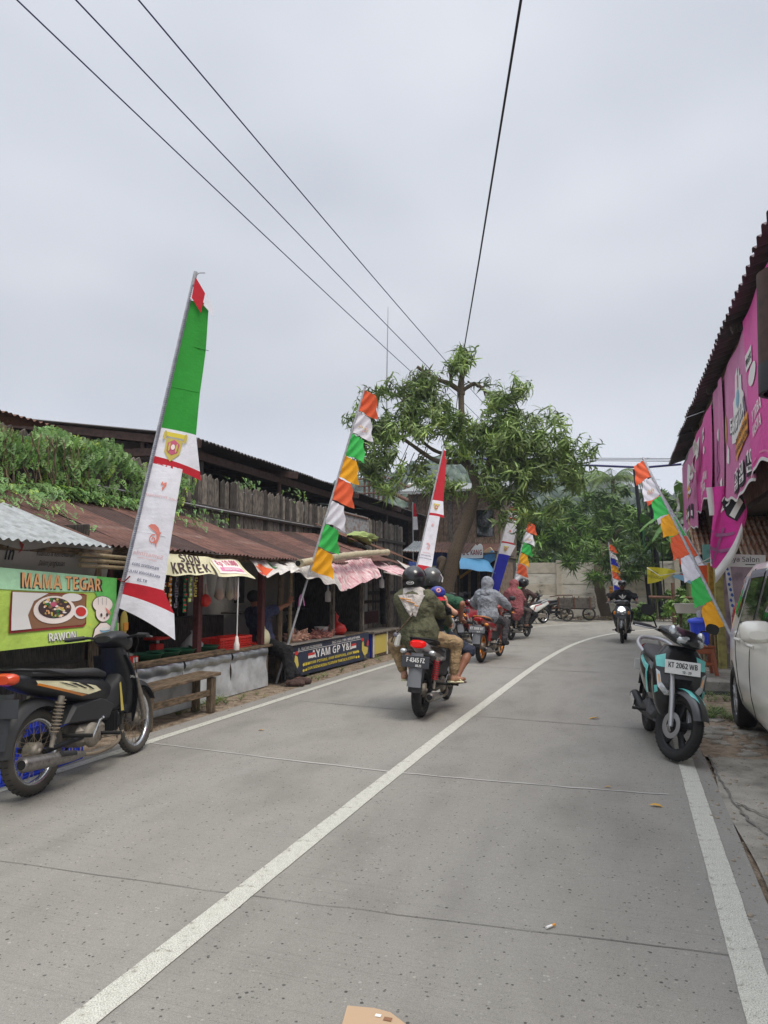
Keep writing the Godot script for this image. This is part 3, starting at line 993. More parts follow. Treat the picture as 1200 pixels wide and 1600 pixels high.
func build_food_stall() -> void:
	var t := thing("food_stall", "dark food stall under a pale zinc roof behind the green banner", "stall")
	sheets(t, Vector3(-4.5, 1.755, -2.0), Vector3(-4.5, 1.755, -5.3), Vector3(-1.25, 0.44, 0), 4, ["roof_zinc"], 0.012)
	for z in [-2.2, -5.5]:
		bx("post", "timber_up", t, Vector3(-4.78, 0.85, z), Vector3(0.07, 1.7, 0.07))
		bx("post", "timber_up", t, Vector3(-6.5, 1.1, z), Vector3(0.07, 2.2, 0.07))
	bx("eave_beam", "timber", t, Vector3(-4.72, 1.71, -3.8), Vector3(0.05, 0.06, 3.6))
	for k in 3: tb("bamboo_rail", "bamboo_dark", t, [Vector3(-4.62, 1.68 - 0.05 * k, -5.1), Vector3(-4.7, 1.66 - 0.05 * k, -6.35)], 0.02)
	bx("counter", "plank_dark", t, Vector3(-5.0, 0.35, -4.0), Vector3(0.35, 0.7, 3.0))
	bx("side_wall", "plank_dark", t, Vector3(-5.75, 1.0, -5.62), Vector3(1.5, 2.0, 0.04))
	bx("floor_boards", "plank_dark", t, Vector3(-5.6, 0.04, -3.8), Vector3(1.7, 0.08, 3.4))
	# upper grey banner
	t = thing("old_shop_banner", "creased grey banner lettered Kualitas and Kemewahan under the zinc roof", "banner")
	var b := MB.new()
	var f := cloth_grid(b, Vector3(-4.66, 1.78, -3.2), Vector3(-4.7, 1.76, -5.62), Vector3(-4.76, 1.45, -3.2), Vector3(-4.8, 1.45, -5.66), 0.012, 3.0)
	fin(b, "cloth", "tarp_grey", t)
	ink(t, "Kualitas & Kemewahan", "ink_black", func(x: float, y: float) -> Vector3: return f.call(0.50 + x, 0.28 - y * 3.2), 0.205, 0.0, 0.050, 0.26, 1)
	ink(t, "Dalam Jangkauan", "ink_black", func(x: float, y: float) -> Vector3: return f.call(0.50 + x, 0.28 - y * 3.2), 0.20, -0.085, 0.045, 0.26, 1)
	ink(t, "in", "ink_black", func(x: float, y: float) -> Vector3: return f.call(0.50 + x, 0.28 - y * 3.2), 0.0, -0.02, 0.10, 0.3, 0)
	ink(t, "R", "ink_grey", func(x: float, y: float) -> Vector3: return f.call(0.50 + x, 0.28 - y * 3.2), 0.075, 0.02, 0.025, 0.3, 0)
	patch(t, "swoosh", "ink_maroon", [Vector2(0.53, 0.02), Vector2(0.55, 0.1), Vector2(0.545, 0.25), Vector2(0.53, 0.32), Vector2(0.54, 0.2)], f)
	# the green menu banner
	t = thing("menu_banner", "bright green stall banner with a bowl of stew and the word RAWON", "banner")
	b = MB.new()
	var c00 := Vector3(-4.55, 1.62, -2.6)
	var c10 := Vector3(-4.68, 1.47, -5.66)
	var c01 := Vector3(-4.5, 0.90, -2.6)
	var c11 := Vector3(-4.62, 0.905, -5.64)
	f = cloth_grid(b, c00, c10, c01, c11, 0.014, 3.0, 1.0, 0.7, 40, 14)
	fin(b, "cloth", "tarp_lime", t)
	# coordinates in metres from the right end, up from the lower edge
	var g := func(x: float, y: float) -> Vector3: return f.call(1.0 + x / 3.05, 1.0 - y / 0.6)
	patch(t, "heading_band", "tarp_pale_green", [Vector2(-3.0, 0.45), Vector2(-0.9, 0.44), Vector2(-0.33, 0.45), Vector2(-0.3, 0.6), Vector2(-3.0, 0.6)], g, 0.12)
	patch(t, "green_field", "tarp_mid_green", [Vector2(-0.3, 0.6), Vector2(-0.33, 0.45), Vector2(-0.25, 0.36), Vector2(-0.12, 0.0), Vector2(0, 0), Vector2(0, 0.6)], g, 0.12)
	var g2 := func(x: float, y: float) -> Vector3: return g.call(x, y) + Vector3(0.003, 0, 0)
	var g3 := func(x: float, y: float) -> Vector3: return g.call(x, y) + Vector3(0.006, 0, 0)
	var g4 := func(x: float, y: float) -> Vector3: return g.call(x, y) + Vector3(0.009, 0, 0)
	var g5 := func(x: float, y: float) -> Vector3: return g.call(x, y) + Vector3(0.012, 0, 0)
	ink(t, "MAMA TEGAR", "ink_brown", g2, -0.72, 0.512, 0.118, 0.95, 0)
	ink(t, "MAMA TEGAR", "ink_peach", g3, -0.73, 0.518, 0.112, 0.95, 0)
	ink(t, "RAWON", "ink_grey", g2, -0.745, 0.062, 0.068, 0.92, 0)
	ink(t, "RAWON", "ink_white", g3, -0.75, 0.066, 0.064, 0.92, 0)
	patch(t, "picture_frame", "ink_maroon", [Vector2(-1.32, 0.12), Vector2(-0.5, 0.135), Vector2(-0.46, 0.16), Vector2(-0.44, 0.42), Vector2(-0.48, 0.43), Vector2(-1.31, 0.43)], g2, 0.12)
	patch(t, "picture_table", "ink_wood", [Vector2(-1.30, 0.14), Vector2(-0.52, 0.153), Vector2(-0.475, 0.17), Vector2(-0.455, 0.415), Vector2(-1.30, 0.425)], g3, 0.12)
	patch(t, "picture_cloth", "ink_white", [Vector2(-1.30, 0.14), Vector2(-1.08, 0.145), Vector2(-1.12, 0.25), Vector2(-1.06, 0.36), Vector2(-0.9, 0.425), Vector2(-1.30, 0.425)], g4, 0.1)
	patch(t, "picture_bowl", "ink_skin", ell(-0.83, 0.29, 0.235, 0.115, 26), g5, 0.08)
	var g6 := func(x: float, y: float) -> Vector3: return g.call(x, y) + Vector3(0.015, 0, 0)
	patch(t, "picture_soup", "ink_brown", ell(-0.83, 0.305, 0.185, 0.085, 24), g6, 0.08)
	patch(t, "picture_dish", "ink_white", ell(-0.63, 0.395, 0.12, 0.035, 18), g5, 0.08)
	patch(t, "picture_dish", "ink_white", ell(-0.53, 0.265, 0.09, 0.06, 18), g5, 0.08)
	patch(t, "picture_sauce", "ink_red", ell(-0.53, 0.27, 0.065, 0.042, 16), g6, 0.08)
	var g7 := func(x: float, y: float) -> Vector3: return g.call(x, y) + Vector3(0.018, 0, 0)
	for i in 60:
		var a := rng.randf() * TAU
		var r := sqrt(rng.randf())
		patch(t, "picture_food", ["ink_gold", "ink_wood", "ink_deep_green", "ink_skin", "ink_peach"][i % 5], ell(-0.83 + 0.165 * r * cos(a), 0.305 + 0.075 * r * sin(a), rng.randf_range(0.008, 0.026), rng.randf_range(0.006, 0.014), 7), g7)
	patch(t, "picture_food", "ink_rose", ell(-0.85, 0.335, 0.04, 0.02, 9), g7)
	# a plain cartoon cook drawn in white with thin outlines
	for q in [[ell(-0.215, 0.335, 0.155, 0.082, 22), g2, "ink_brown"], [ell(-0.215, 0.335, 0.148, 0.077, 22), g3, "ink_skin"], [ell(-0.215, 0.25, 0.115, 0.085, 20), g2, "ink_brown"], [ell(-0.215, 0.25, 0.109, 0.08, 20), g3, "ink_skin"],
			[PackedVector2Array([Vector2(-0.40, 0.005), Vector2(-0.05, 0.005), Vector2(-0.09, 0.12), Vector2(-0.17, 0.165), Vector2(-0.27, 0.165), Vector2(-0.36, 0.11)]), g2, "ink_brown"],
			[PackedVector2Array([Vector2(-0.39, 0.008), Vector2(-0.06, 0.008), Vector2(-0.1, 0.115), Vector2(-0.175, 0.158), Vector2(-0.265, 0.158), Vector2(-0.35, 0.105)]), g4, "ink_skin"],
			[PackedVector2Array([Vector2(-0.19, 0.31), Vector2(-0.12, 0.27), Vector2(-0.11, 0.23), Vector2(-0.15, 0.25)]), g5, "ink_coral"], [ell(-0.25, 0.235, 0.016, 0.017, 10), g5, "ink_brown"], [ell(-0.165, 0.235, 0.016, 0.017, 10), g5, "ink_brown"],
			[ell(-0.207, 0.205, 0.014, 0.006, 8), g5, "ink_maroon"], [ell(-0.21, 0.09, 0.075, 0.022, 14), g5, "ink_sky"], [ell(-0.21, 0.098, 0.075, 0.012, 14), g6, "ink_white"]]:
		patch(t, "picture_cook", q[2], q[0], q[1], 0.08)
	for k in 3: patch(t, "picture_cook", "ink_grey", rect(-0.29 + 0.06 * k, 0.33, -0.286 + 0.06 * k, 0.40), g5)
	for q in [Vector2(-0.05, 0.13), Vector2(-0.07, 0.2), Vector2(-0.42, 0.15)]: patch(t, "picture_star", "ink_yellow", ell(q.x, q.y, 0.014, 0.012, 4), g4)
	tb("tie_cord", "ink_maroon", t, [Vector3(-4.66, 1.46, -5.64), Vector3(-4.6, 1.47, -5.72), Vector3(-4.62, 1.52, -5.8)], 0.006, 5)

func crate(nm: String, label: String, mt: String, pos: Vector3, s: Vector3, yaw := 0.0, grp := "") -> Node3D:
	var t := thing(nm, label, "crate", pos, yaw, grp)
	var b := MB.new()
	var th := 0.012
	b.box(Vector3(0, th / 2, 0), Vector3(s.x, th, s.z))
	fin(b, "base", mt, t)
	for sd in 4:
		b = MB.new()
		var along := s.x if sd < 2 else s.z
		var off := (s.z if sd < 2 else s.x) * 0.5 - th * 0.5
		var rot := Basis(Vector3.UP, [0.0, PI, PI / 2, -PI / 2][sd])
		b.box(rot * Vector3(0, s.y - 0.015, off), Vector3(along, 0.03, th) if sd < 2 else Vector3(th, 0.03, along - 2 * th - 0.004))
		var n := int(along / 0.035)
		for i in n + 1:
			b.box(rot * Vector3((float(i) / n - 0.5) * (along - 0.012), s.y * 0.5, off), Vector3(0.011, s.y - 0.06, 0.008) if sd < 2 else Vector3(0.008, s.y - 0.06, 0.011))
		for r in 3: b.box(rot * Vector3(0, 0.03 + r * (s.y - 0.06) / 3.0, off - 0.002), Vector3(along - 0.03, 0.01, 0.006) if sd < 2 else Vector3(0.006, 0.01, along - 0.03))
		fin(b, "side", mt, t)
	return t

func heap(nm: String, label: String, cat: String, pos: Vector3, r: Vector3, n: int, piece: MB, mt: String, sc := 1.0) -> void:
	var t := thing(nm, label, cat, pos)
	var ms := piece.mesh()
	for i in n:
		var a := rng.randf() * TAU
		var q := sqrt(rng.randf())
		var h := r.y * (1.0 - q * q) * rng.randf()
		var o := put(ms, "piece", mt, t)
		o.transform = Transform3D(Basis(Vector3(rng.randf(), rng.randf(), rng.randf()).normalized(), rng.randf() * TAU).scaled(Vector3.ONE * sc * rng.randf_range(0.7, 1.2)), Vector3(r.x * q * cos(a), h, r.z * q * sin(a)))

func build_grocery() -> void:
	var t := thing("grocery_stall", "rust roofed grocery stall with red posts and a metal sheet counter", "stall")
	sheets(t, Vector3(-4.72, 1.79, -5.15), Vector3(-4.72, 1.79, -9.7), Vector3(-1.98, 0.70, -0.25), 6, ["roof_rust", "roof_rust_b", "roof_rust", "roof_rust_c"], 0.014, "roof_sheet", 0.09)
	for z in [-7.42, -8.98]: bx("post", "post_red", t, Vector3(-4.93, 0.9, z), Vector3(0.085, 1.8, 0.085), 0.008)
	bx("post", "post_red", t, Vector3(-4.93, 0.85, -5.86), Vector3(0.05, 1.7, 0.05))
	bx("post", "post_red", t, Vector3(-6.6, 1.2, -7.4), Vector3(0.07, 2.4, 0.07))
	bx("eave_beam", "timber", t, Vector3(-4.86, 1.75, -7.4), Vector3(0.05, 0.07, 4.3))
	for z in [-6.2, -7.42, -8.98]: bx("rafter", "timber", t, Vector3(-5.7, 2.02, z), Vector3(1.95, 0.06, 0.05), 0.004, Basis(Vector3(0, 0, 1), -0.34))
	# counter: crumpled metal sheets on a timber frame
	for q in [[-6.55, 0.98], [-7.56, 1.02], [-8.56, 0.96]]:
		var b := MB.new()
		var z0: float = q[0] + q[1] * 0.5
		b.grid(func(u: float, w: float) -> Vector3: return Vector3(-4.84 + 0.012 * sin(u * 9.0 + z0) * sin(w * 7.0) - 0.02 * w, 0.01 + w * 0.44, z0 - u * q[1]), 14, 8)
		fin(b, "metal_sheet", "sheet_metal", t)
		b = MB.new()
		b.grid(func(u: float, w: float) -> Vector3: return Vector3(-4.855 + 0.03 * sin(w * PI) + 0.008 * sin(u * 21.0 + w * 4.0), 0.43 + w * 0.13, z0 - u * q[1] * 0.99), 24, 6)
		fin(b, "foil_strip", "foil", t)
	bx("counter_top", "timber", t, Vector3(-5.25, 0.56, -7.5), Vector3(0.85, 0.035, 3.3))
	bx("counter_edge", "timber", t, Vector3(-4.86, 0.585, -7.0), Vector3(0.05, 0.05, 1.9), 0.008, Basis(Vector3.UP, 0.02))
	bx("counter_end", "timber_up", t, Vector3(-5.1, 0.28, -9.05), Vector3(0.5, 0.54, 0.03))
	var br := MB.new()
	corr(br, Vector3(-4.83, 0.02, -5.72), Vector3(0, 0, -0.34), Vector3(0, 0.54, 0), 7, 0.01)
	fin(br, "rusty_patch", "roof_rust_b", t)
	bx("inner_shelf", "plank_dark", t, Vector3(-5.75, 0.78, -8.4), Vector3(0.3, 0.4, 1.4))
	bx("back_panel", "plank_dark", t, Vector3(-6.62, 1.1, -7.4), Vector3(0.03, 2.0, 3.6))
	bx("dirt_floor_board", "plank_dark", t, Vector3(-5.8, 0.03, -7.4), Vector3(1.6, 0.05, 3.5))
	# cigarette banner rolled along the eave
	t = thing("lettered_awning", "cream awning with heavy dark letters SION and RETEK under the rust roof", "awning")
	var b := MB.new()
	var f := cloth_grid(b, Vector3(-4.68, 1.76, -6.05), Vector3(-4.7, 1.73, -7.28), Vector3(-4.55, 1.50, -6.05), Vector3(-4.56, 1.53, -7.22), 0.016, 3.0)
	fin(b, "cloth", "tarp_cream", t)
	ink(t, "SION", "ink_brown", func(x: float, y: float) -> Vector3: return f.call(0.60 + x / 1.2, 0.22 - y / 0.27), 0.05, 0.0, 0.105, 1.15)
	ink(t, "KRETEK", "ink_brown", func(x: float, y: float) -> Vector3: return f.call(0.60 + x / 1.2, 0.22 - y / 0.27), 0.0, -0.125, 0.125, 1.2)
	t = thing("price_awning", "pale yellow awning flap printed Rp 10.000 beside the lettered awning", "awning")
	b = MB.new()
	f = cloth_grid(b, Vector3(-4.7, 1.74, -7.24), Vector3(-4.74, 1.72, -7.98), Vector3(-4.5, 1.52, -7.2), Vector3(-4.42, 1.49, -7.92), 0.02, 1.0)
	fin(b, "cloth", "tarp_cream", t)
	patch(t, "print", "ink_skin", rect(0.08, 0.1, 0.82, 0.85), f, 0.2)
	var g := func(x: float, y: float) -> Vector3: return f.call(0.45 + x / 0.75, 0.4 - y / 0.3) + Vector3(0.003, 0.002, 0)
	ink(t, "Rp 10.000", "ink_rose", g, 0.0, 0.03, 0.085, 0.85)
	patch(t, "print", "ink_pink", rect(-0.22, -0.10, 0.25, -0.045), g, 0.1)
	ink(t, "HARGA PROMO", "ink_white", func(x: float, y: float) -> Vector3: return g.call(x, y) + Vector3(0.003, 0, 0), 0.0, -0.073, 0.03, 1.0)
	# hanging sachet strips
	var pack := MB.new()
	pack.box(Vector3.ZERO, Vector3(0.014, 0.052, 0.046), Basis(), 0.006)
	var pm := pack.mesh()
	var lm2 := mb1(func(b2): b2.box(Vector3.ZERO, Vector3(0.003, 0.018, 0.03))).mesh()
	var sl := ["tarp_lime", "ink_gold", "ink_deep_green", "tarp_cream", "ink_orange", "ink_grey", "tarp_green"]
	var sn := ["lime", "golden", "deep green", "cream", "orange", "grey", "leaf green"]
	for i in 9:
		var n: int = [7, 8, 9, 8, 9, 6, 7, 5, 4][i]
		var z := -6.18 - 0.105 * i - (0.06 if i > 5 else 0.0)
		var place := ["hidden behind the tall banner's edge", "next to the tall banner", "third from the tall banner", "in the middle of the row", "long and right of the middle", "short and beside the long one", "near the red post", "second nearest the red post", "shortest and against the red post"]
		t = thing("sachet_strip", "%s strip of sachets hanging from the awning, %s" % [sn[i % 7], place[i]], "sachets", Vector3(-4.74, 1.52, z), 0.0, "sachet strips hanging from the awning")
		for k in n:
			var sp := put(pm, "sachet", sl[i % 7], t, Transform3D(Basis(Vector3.UP, rng.randf_range(-0.4, 0.4)), Vector3(rng.randf_range(-0.01, 0.01), -0.05 - 0.058 * k, 0)))
			put(lm2, "sachet_print", ["ink_red", "ink_white", "ink_brown"][i % 3], sp, Transform3D(Basis(), Vector3(0.0085, 0.004 * (k % 2), 0)))
		tb("string", "ink_gold", t, [Vector3(0, 0.03, 0), Vector3(0, -0.05, 0)], 0.003, 4)
	# two packets hung low on the left post
	for i in 2:
		t = thing("snack_packet", ["dull clear packet hanging on the left red post", "yellow and orange drink packet hanging beside a clear packet"][i], "packet", Vector3(-4.85, 1.02, -5.86 - 0.14 * i))
		b = MB.new()
		b.ball(Vector3.ZERO, Vector3(0.03, 0.13, 0.055), 10, 6)
		fin(b, "packet_body", ["ink_grey", "ink_gold"][i], t)
		bx("packet_label", ["tarp_cream", "ink_orange"][i], t, Vector3(0.026, -0.03, 0), Vector3(0.012, 0.08, 0.07), 0.004)
		tb("string", "tarp_white", t, [Vector3(0, 0.12, 0), Vector3(0, 0.45, 0)], 0.003, 4)
	# crackers in clear bags
	for i in 5:
		var bz: float = [-7.78, -8.02, -8.4, -8.66, -8.8][i]
		t = thing("snack_bag", "clear bag of crackers with a stringy top, " + ["nearest the first red post", "second from the first red post", "in the middle of the hanging row", "second from the second red post", "nearest the second red post"][i], "bag of crackers", Vector3(-5.25, 1.56, bz), 0.0, "cracker bags hanging in the grocery")
		b = MB.new()
		b.lathe([Vector2(0.012, 0), Vector2(0.04, -0.06), Vector2(0.045, -0.16), Vector2(0.06, -0.24), Vector2(0.075, -0.31), Vector2(0.02, -0.36)], Transform3D(), 10)
		fin(b, "bag_film", "bag_clear", t)
		b = MB.new()
		b.lathe([Vector2(0.01, -0.2), Vector2(0.05, -0.24), Vector2(0.066, -0.31), Vector2(0.015, -0.35)], Transform3D(), 9)
		fin(b, "crackers", ["ink_peach", "ink_gold", "ink_orange", "ink_gold", "ink_peach"][i], t)
		for k in 5: tb("string", "tarp_white", t, [Vector3(0.02 * sin(k * 2.0), 0.08, 0.02 * cos(k * 2.0)), Vector3(0.03 * sin(k * 2.3), -0.18, 0.03 * cos(k * 2.3))], 0.003, 4)
	t = thing("red_net_bag", "small red net bag hanging on the red post", "bag", Vector3(-4.88, 1.22, -7.5))
	b = MB.new()
	b.ball(Vector3.ZERO, Vector3(0.07, 0.08, 0.07))
	fin(b, "bag", "red_plastic", t)
	tb("string", "red_plastic", t, [Vector3(0, 0.07, 0), Vector3(0, 0.2, 0)], 0.006, 4)
	# weighted cord under the price awning
	t = thing("bottle_pendant", "white cord with a small bottle tied at its lower end", "hanging bottle", Vector3(-4.5, 1.5, -7.62))
	tb("cord", "tarp_white", t, [Vector3.ZERO, Vector3(0.0, -0.72, 0.01)], 0.008, 6)
	b = MB.new()
	b.lathe([Vector2(0.01, 0.0), Vector2(0.02, -0.02), Vector2(0.024, -0.07), Vector2(0.034, -0.1), Vector2(0.034, -0.17), Vector2(0.005, -0.175)], Transform3D(Basis(), Vector3(0, -0.70, 0.01)), 10)
	fin(b, "bottle", "ink_skin", t)
	# goods on the counter
	var chili := MB.new()
	chili.tube([Vector3(0, 0, 0), Vector3(0.02, 0.006, 0), Vector3(0.045, 0, 0.01)], [0.006, 0.006, 0.001], 5)
	for i in 2:
		var z: float = [-8.12, -8.55][i]
		crate("red_crate", ["open red plastic crate heaped with chillies beside the cord", "red plastic crate of chillies against the second red post"][i], "red_plastic", Vector3(-5.08, 0.58, z), Vector3(0.3, 0.15, 0.38), 0.0, "red crates on the grocery counter")
		heap("chilli_heap", ["red chillies filling the crate beside the cord", "red chillies filling the crate against the post"][i], "chillies", Vector3(-5.08, 0.68, z), Vector3(0.12, 0.07, 0.16), 80, chili, "chili_red")
	heap("chilli_heap", "loose red chillies lying on the counter right of the crates", "chillies", Vector3(-5.02, 0.585, -8.85), Vector3(0.1, 0.03, 0.1), 40, chili, "chili_red")
	for i in 4:
		var z: float = [-6.62, -6.95, -7.25, -7.75][i]
		t = thing("green_basin", "dark green plastic tray on the counter, " + ["nearest the red cartons", "second from the red cartons", "under the red scale", "right of the first red post"][i], "tray", Vector3(-5.05, 0.58, z), 0.0, "green trays on the grocery counter")
		b = MB.new()
		b.lathe([Vector2(0.02, 0.004), Vector2(0.15, 0.004), Vector2(0.18, 0.07), Vector2(0.195, 0.075), Vector2(0.19, 0.08), Vector2(0.17, 0.07), Vector2(0.14, 0.014), Vector2(0.02, 0.012)], Transform3D(), 20)
		fin(b, "tray_body", "green_plastic", t)
	for i in 3:
		t = thing("red_carton", ["red carton at the left end of the counter", "red carton lying behind another red carton", "red carton with a white corner on the counter"][i], "carton", Vector3(-4.98 - 0.03 * i, 0.585, -6.02 - 0.16 * i), 0.2 * i - 0.2, "red cartons on the grocery counter")
		bx("carton_body", "red_plastic", t, Vector3(0, 0.035, 0), Vector3(0.14, 0.07, 0.15))
		bx("carton_label", "ink_white" if i == 2 else "ink_red", t, Vector3(0.072, 0.035, 0), Vector3(0.006, 0.05, 0.09), 0.0)
	t = thing("kitchen_scale", "red kitchen scale standing behind the green trays", "scale", Vector3(-5.3, 0.58, -7.15))
	bx("body", "red_plastic", t, Vector3(0, 0.07, 0), Vector3(0.12, 0.14, 0.14), 0.015)
	bx("pan", "red_plastic", t, Vector3(0, 0.2, 0), Vector3(0.2, 0.03, 0.26), 0.01)
	bx("pan_stem", "alloy", t, Vector3(0, 0.165, 0), Vector3(0.05, 0.05, 0.05))
	t = thing("white_sack", "white conical sack standing on the counter by the red post", "sack", Vector3(-5.28, 0.58, -7.85))
	b = MB.new()
	b.lathe([Vector2(0.15, 0), Vector2(0.14, 0.08), Vector2(0.07, 0.17), Vector2(0.015, 0.22), Vector2(0.03, 0.25)], Transform3D(), 14)
	fin(b, "sack_body", "tarp_white", t)
	t = thing("clear_bag", "crumpled clear bag lying behind the red cartons", "bag", Vector3(-5.15, 0.6, -6.4))
	b = MB.new()
	b.ball(Vector3(0, 0.04, 0), Vector3(0.1, 0.05, 0.12))
	fin(b, "bag_film", "bag_clear", t)
	# the bench in front
	t = thing("wooden_bench", "weathered wooden bench with plank legs standing before the metal counter", "bench", Vector3(-4.55, 0, -6.45))
	bx("seat", "timber", t, Vector3(0, 0.40, 0), Vector3(0.3, 0.035, 1.35), 0.006, Basis(Vector3.RIGHT, 0.02))
	for q in [-0.55, 0.55]:
		for s in [-0.1, 0.1]: bx("leg", "timber_up", t, Vector3(s, 0.19, q), Vector3(0.07, 0.38, 0.09))
	bx("stretcher", "timber", t, Vector3(0.1, 0.22, 0), Vector3(0.03, 0.07, 1.1))
	bx("back_board", "sheet_metal", t, Vector3(-0.12, 0.2, 0), Vector3(0.02, 0.3, 1.0))

func build_chicken_stall() -> void:
	var t := thing("chicken_stall", "poultry stall with a long table under a rust roof and grey posts", "stall")
	sheets(t, Vector3(-4.78, 1.74, -9.65), Vector3(-4.78, 1.92, -14.2), Vector3(-1.95, 0.66, -0.9), 6, ["roof_rust", "roof_rust_b", "roof_rust_c"], 0.014, "roof_sheet", 0.09)
	tb("post", "timber_up", t, [Vector3(-4.92, 0, -9.5), Vector3(-4.95, 1.75, -9.62)], 0.045, 8)
	tb("post", "bamboo_dark", t, [Vector3(-4.86, 0, -9.72), Vector3(-4.9, 1.74, -9.85)], 0.03, 8)
	for q in [-11.5, -12.95]: bx("post", "plank", t, Vector3(-4.92, 0.85, q), Vector3(0.075, 1.7, 0.075))
	bx("table_top", "timber", t, Vector3(-5.2, 0.5, -11.15), Vector3(0.75, 0.03, 3.55))
	bx("back_wall", "tarp_grey", t, Vector3(-6.45, 1.2, -11.6), Vector3(0.04, 1.9, 4.4), 0.0)
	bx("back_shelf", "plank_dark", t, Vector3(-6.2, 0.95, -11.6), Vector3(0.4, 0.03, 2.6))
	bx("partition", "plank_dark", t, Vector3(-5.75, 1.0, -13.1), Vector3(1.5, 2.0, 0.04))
	bx("eave_beam", "timber", t, Vector3(-4.88, 1.7, -11.6), Vector3(0.05, 0.06, 4.3))
	bx("calendar_board", "tarp_black", t, Vector3(-6.41, 1.35, -10.9), Vector3(0.02, 0.5, 0.3), 0.0)
	bx("table_cloth", "tarp_grey", t, Vector3(-4.98, 0.525, -10.55), Vector3(0.5, 0.014, 2.2), 0.0)
	# banner along the front of the table
	t = thing("poultry_banner", "dark navy banner lettered AYAM GP Y&L with painted hens along the stall table", "banner")
	var b := MB.new()
	var f := cloth_grid(b, Vector3(-4.78, 0.49, -9.42), Vector3(-4.78, 0.51, -12.95), Vector3(-4.77, 0.045, -9.42), Vector3(-4.75, 0.03, -12.95), 0.008, 4.0, 1.0, 0.0, 40, 6)
	fin(b, "cloth", "tarp_navy", t)
	var g := func(x: float, y: float) -> Vector3: return f.call(0.5 + x / 3.53, 0.5 - y / 0.46)
	ink(t, "JL. SULTAN ALIMUDDIN", "ink_white", g, -0.88, 0.175, 0.042, 1.35)
	ink(t, "0822-5164-1181 / 0878-6197-4094", "ink_white", g, 0.62, 0.178, 0.042, 1.45)
	ink(t, "AYAM GP Y&L", "ink_white", g, 0.02, 0.055, 0.12, 1.6)
	ink(t, "JUAL AYAM POTONG, AYAM KAMPUNG, AYAM TELUR", "ink_yellow", g, 0.0, -0.068, 0.045, 1.5)
	ink(t, "DAN MENERIMA PESANAN PARTAI & ECERAN", "ink_yellow", g, 0.0, -0.15, 0.045, 1.5)
	patch(t, "rule", "ink_white", rect(-1.5, 0.135, 1.45, 0.142), g, 0.3)
	for s in [-0.85, 0.95]:
		patch(t, "print_flag", "ink_red", rect(s - 0.13, 0.045, s + 0.13, 0.085), g)
		patch(t, "print_flag", "ink_white", rect(s - 0.13, 0.005, s + 0.13, 0.045), g)
	for s in [-1.0, 1.0]:
		var cx: float = 1.48 * s
		var g2 := func(x: float, y: float) -> Vector3: return g.call(cx - x * s, y) + Vector3(0.002, 0, 0)
		patch(t, "print_hen", "ink_gold", [Vector2(-0.2, -0.04), Vector2(-0.12, -0.14), Vector2(0.06, -0.16), Vector2(0.15, -0.06), Vector2(0.13, 0.07), Vector2(0.05, 0.1), Vector2(0.02, 0.0), Vector2(-0.1, -0.02)], g2)
		patch(t, "print_hen", "ink_red", [Vector2(-0.22, 0.0), Vector2(-0.14, -0.03), Vector2(-0.11, 0.02), Vector2(-0.18, 0.12), Vector2(-0.25, 0.07)], func(x: float, y: float) -> Vector3: return g2.call(x, y) + Vector3(0.002, 0, 0))
		patch(t, "print_hen", "ink_red", ell(0.1, 0.125, 0.06, 0.03, 9), func(x: float, y: float) -> Vector3: return g2.call(x, y) + Vector3(0.002, 0, 0))
		for k in 2: patch(t, "print_hen", "ink_gold", rect(-0.03 + 0.06 * k, -0.21, -0.015 + 0.06 * k, -0.15), g2)
		for k in 5: patch(t, "print_chick", "ink_yellow", ell(0.32 + 0.1 * (k % 3), -0.07 - 0.09 * (k / 3), 0.04, 0.022, 8), g2)
	# raw chicken on the table
	var ck := MB.new()
	ck.ball(Vector3.ZERO, Vector3(0.075, 0.045, 0.055), 10, 6)
	ck.tube([Vector3(0.05, 0, 0.02), Vector3(0.1, 0.02, 0.03), Vector3(0.13, 0.015, 0.03)], [0.025, 0.018, 0.008], 6)
	ck.tube([Vector3(0.05, 0, -0.02), Vector3(0.1, 0.01, -0.04), Vector3(0.13, 0.005, -0.045)], [0.025, 0.018, 0.008], 6)
	heap("raw_chicken", "pale plucked chickens heaped at the left end of the table", "chicken", Vector3(-5.0, 0.56, -10.25), Vector3(0.14, 0.14, 0.32), 22, ck, "chicken_skin")
	heap("raw_chicken", "pinker chicken cuts spread along the middle of the table", "chicken", Vector3(-4.98, 0.55, -11.1), Vector3(0.14, 0.08, 0.45), 30, ck, "chicken_dark", 0.75)
	# bags and bucket
	t = thing("red_shopping_bag", "full red plastic bag with a knotted top on the poultry table", "bag", Vector3(-5.05, 0.52, -12.0))
	b = MB.new()
	b.lathe([Vector2(0.02, 0), Vector2(0.15, 0.01), Vector2(0.19, 0.08), Vector2(0.15, 0.17), Vector2(0.05, 0.22), Vector2(0.025, 0.26), Vector2(0.05, 0.33), Vector2(0.01, 0.36)], Transform3D(), 16)
	fin(b, "bag_body", "red_plastic", t)
	tb("bag_handle", "red_plastic", t, [Vector3(0, 0.28, 0.02), Vector3(0.02, 0.36, 0.05), Vector3(0, 0.42, 0.06)], [0.02, 0.015, 0.004], 6)
	t = thing("white_tub", "white tub with a blue band on the poultry table", "tub", Vector3(-5.1, 0.52, -11.45))
	b = MB.new()
	b.lathe([Vector2(0.02, 0), Vector2(0.1, 0), Vector2(0.125, 0.16), Vector2(0.13, 0.17), Vector2(0.115, 0.17), Vector2(0.09, 0.02)], Transform3D(), 16)
	fin(b, "tub_body", "white_plastic", t)
	b = MB.new()
	b.lathe([Vector2(0.113, 0.06), Vector2(0.121, 0.11)], Transform3D(), 16)
	fin(b, "tub_band", "ink_sky", t)
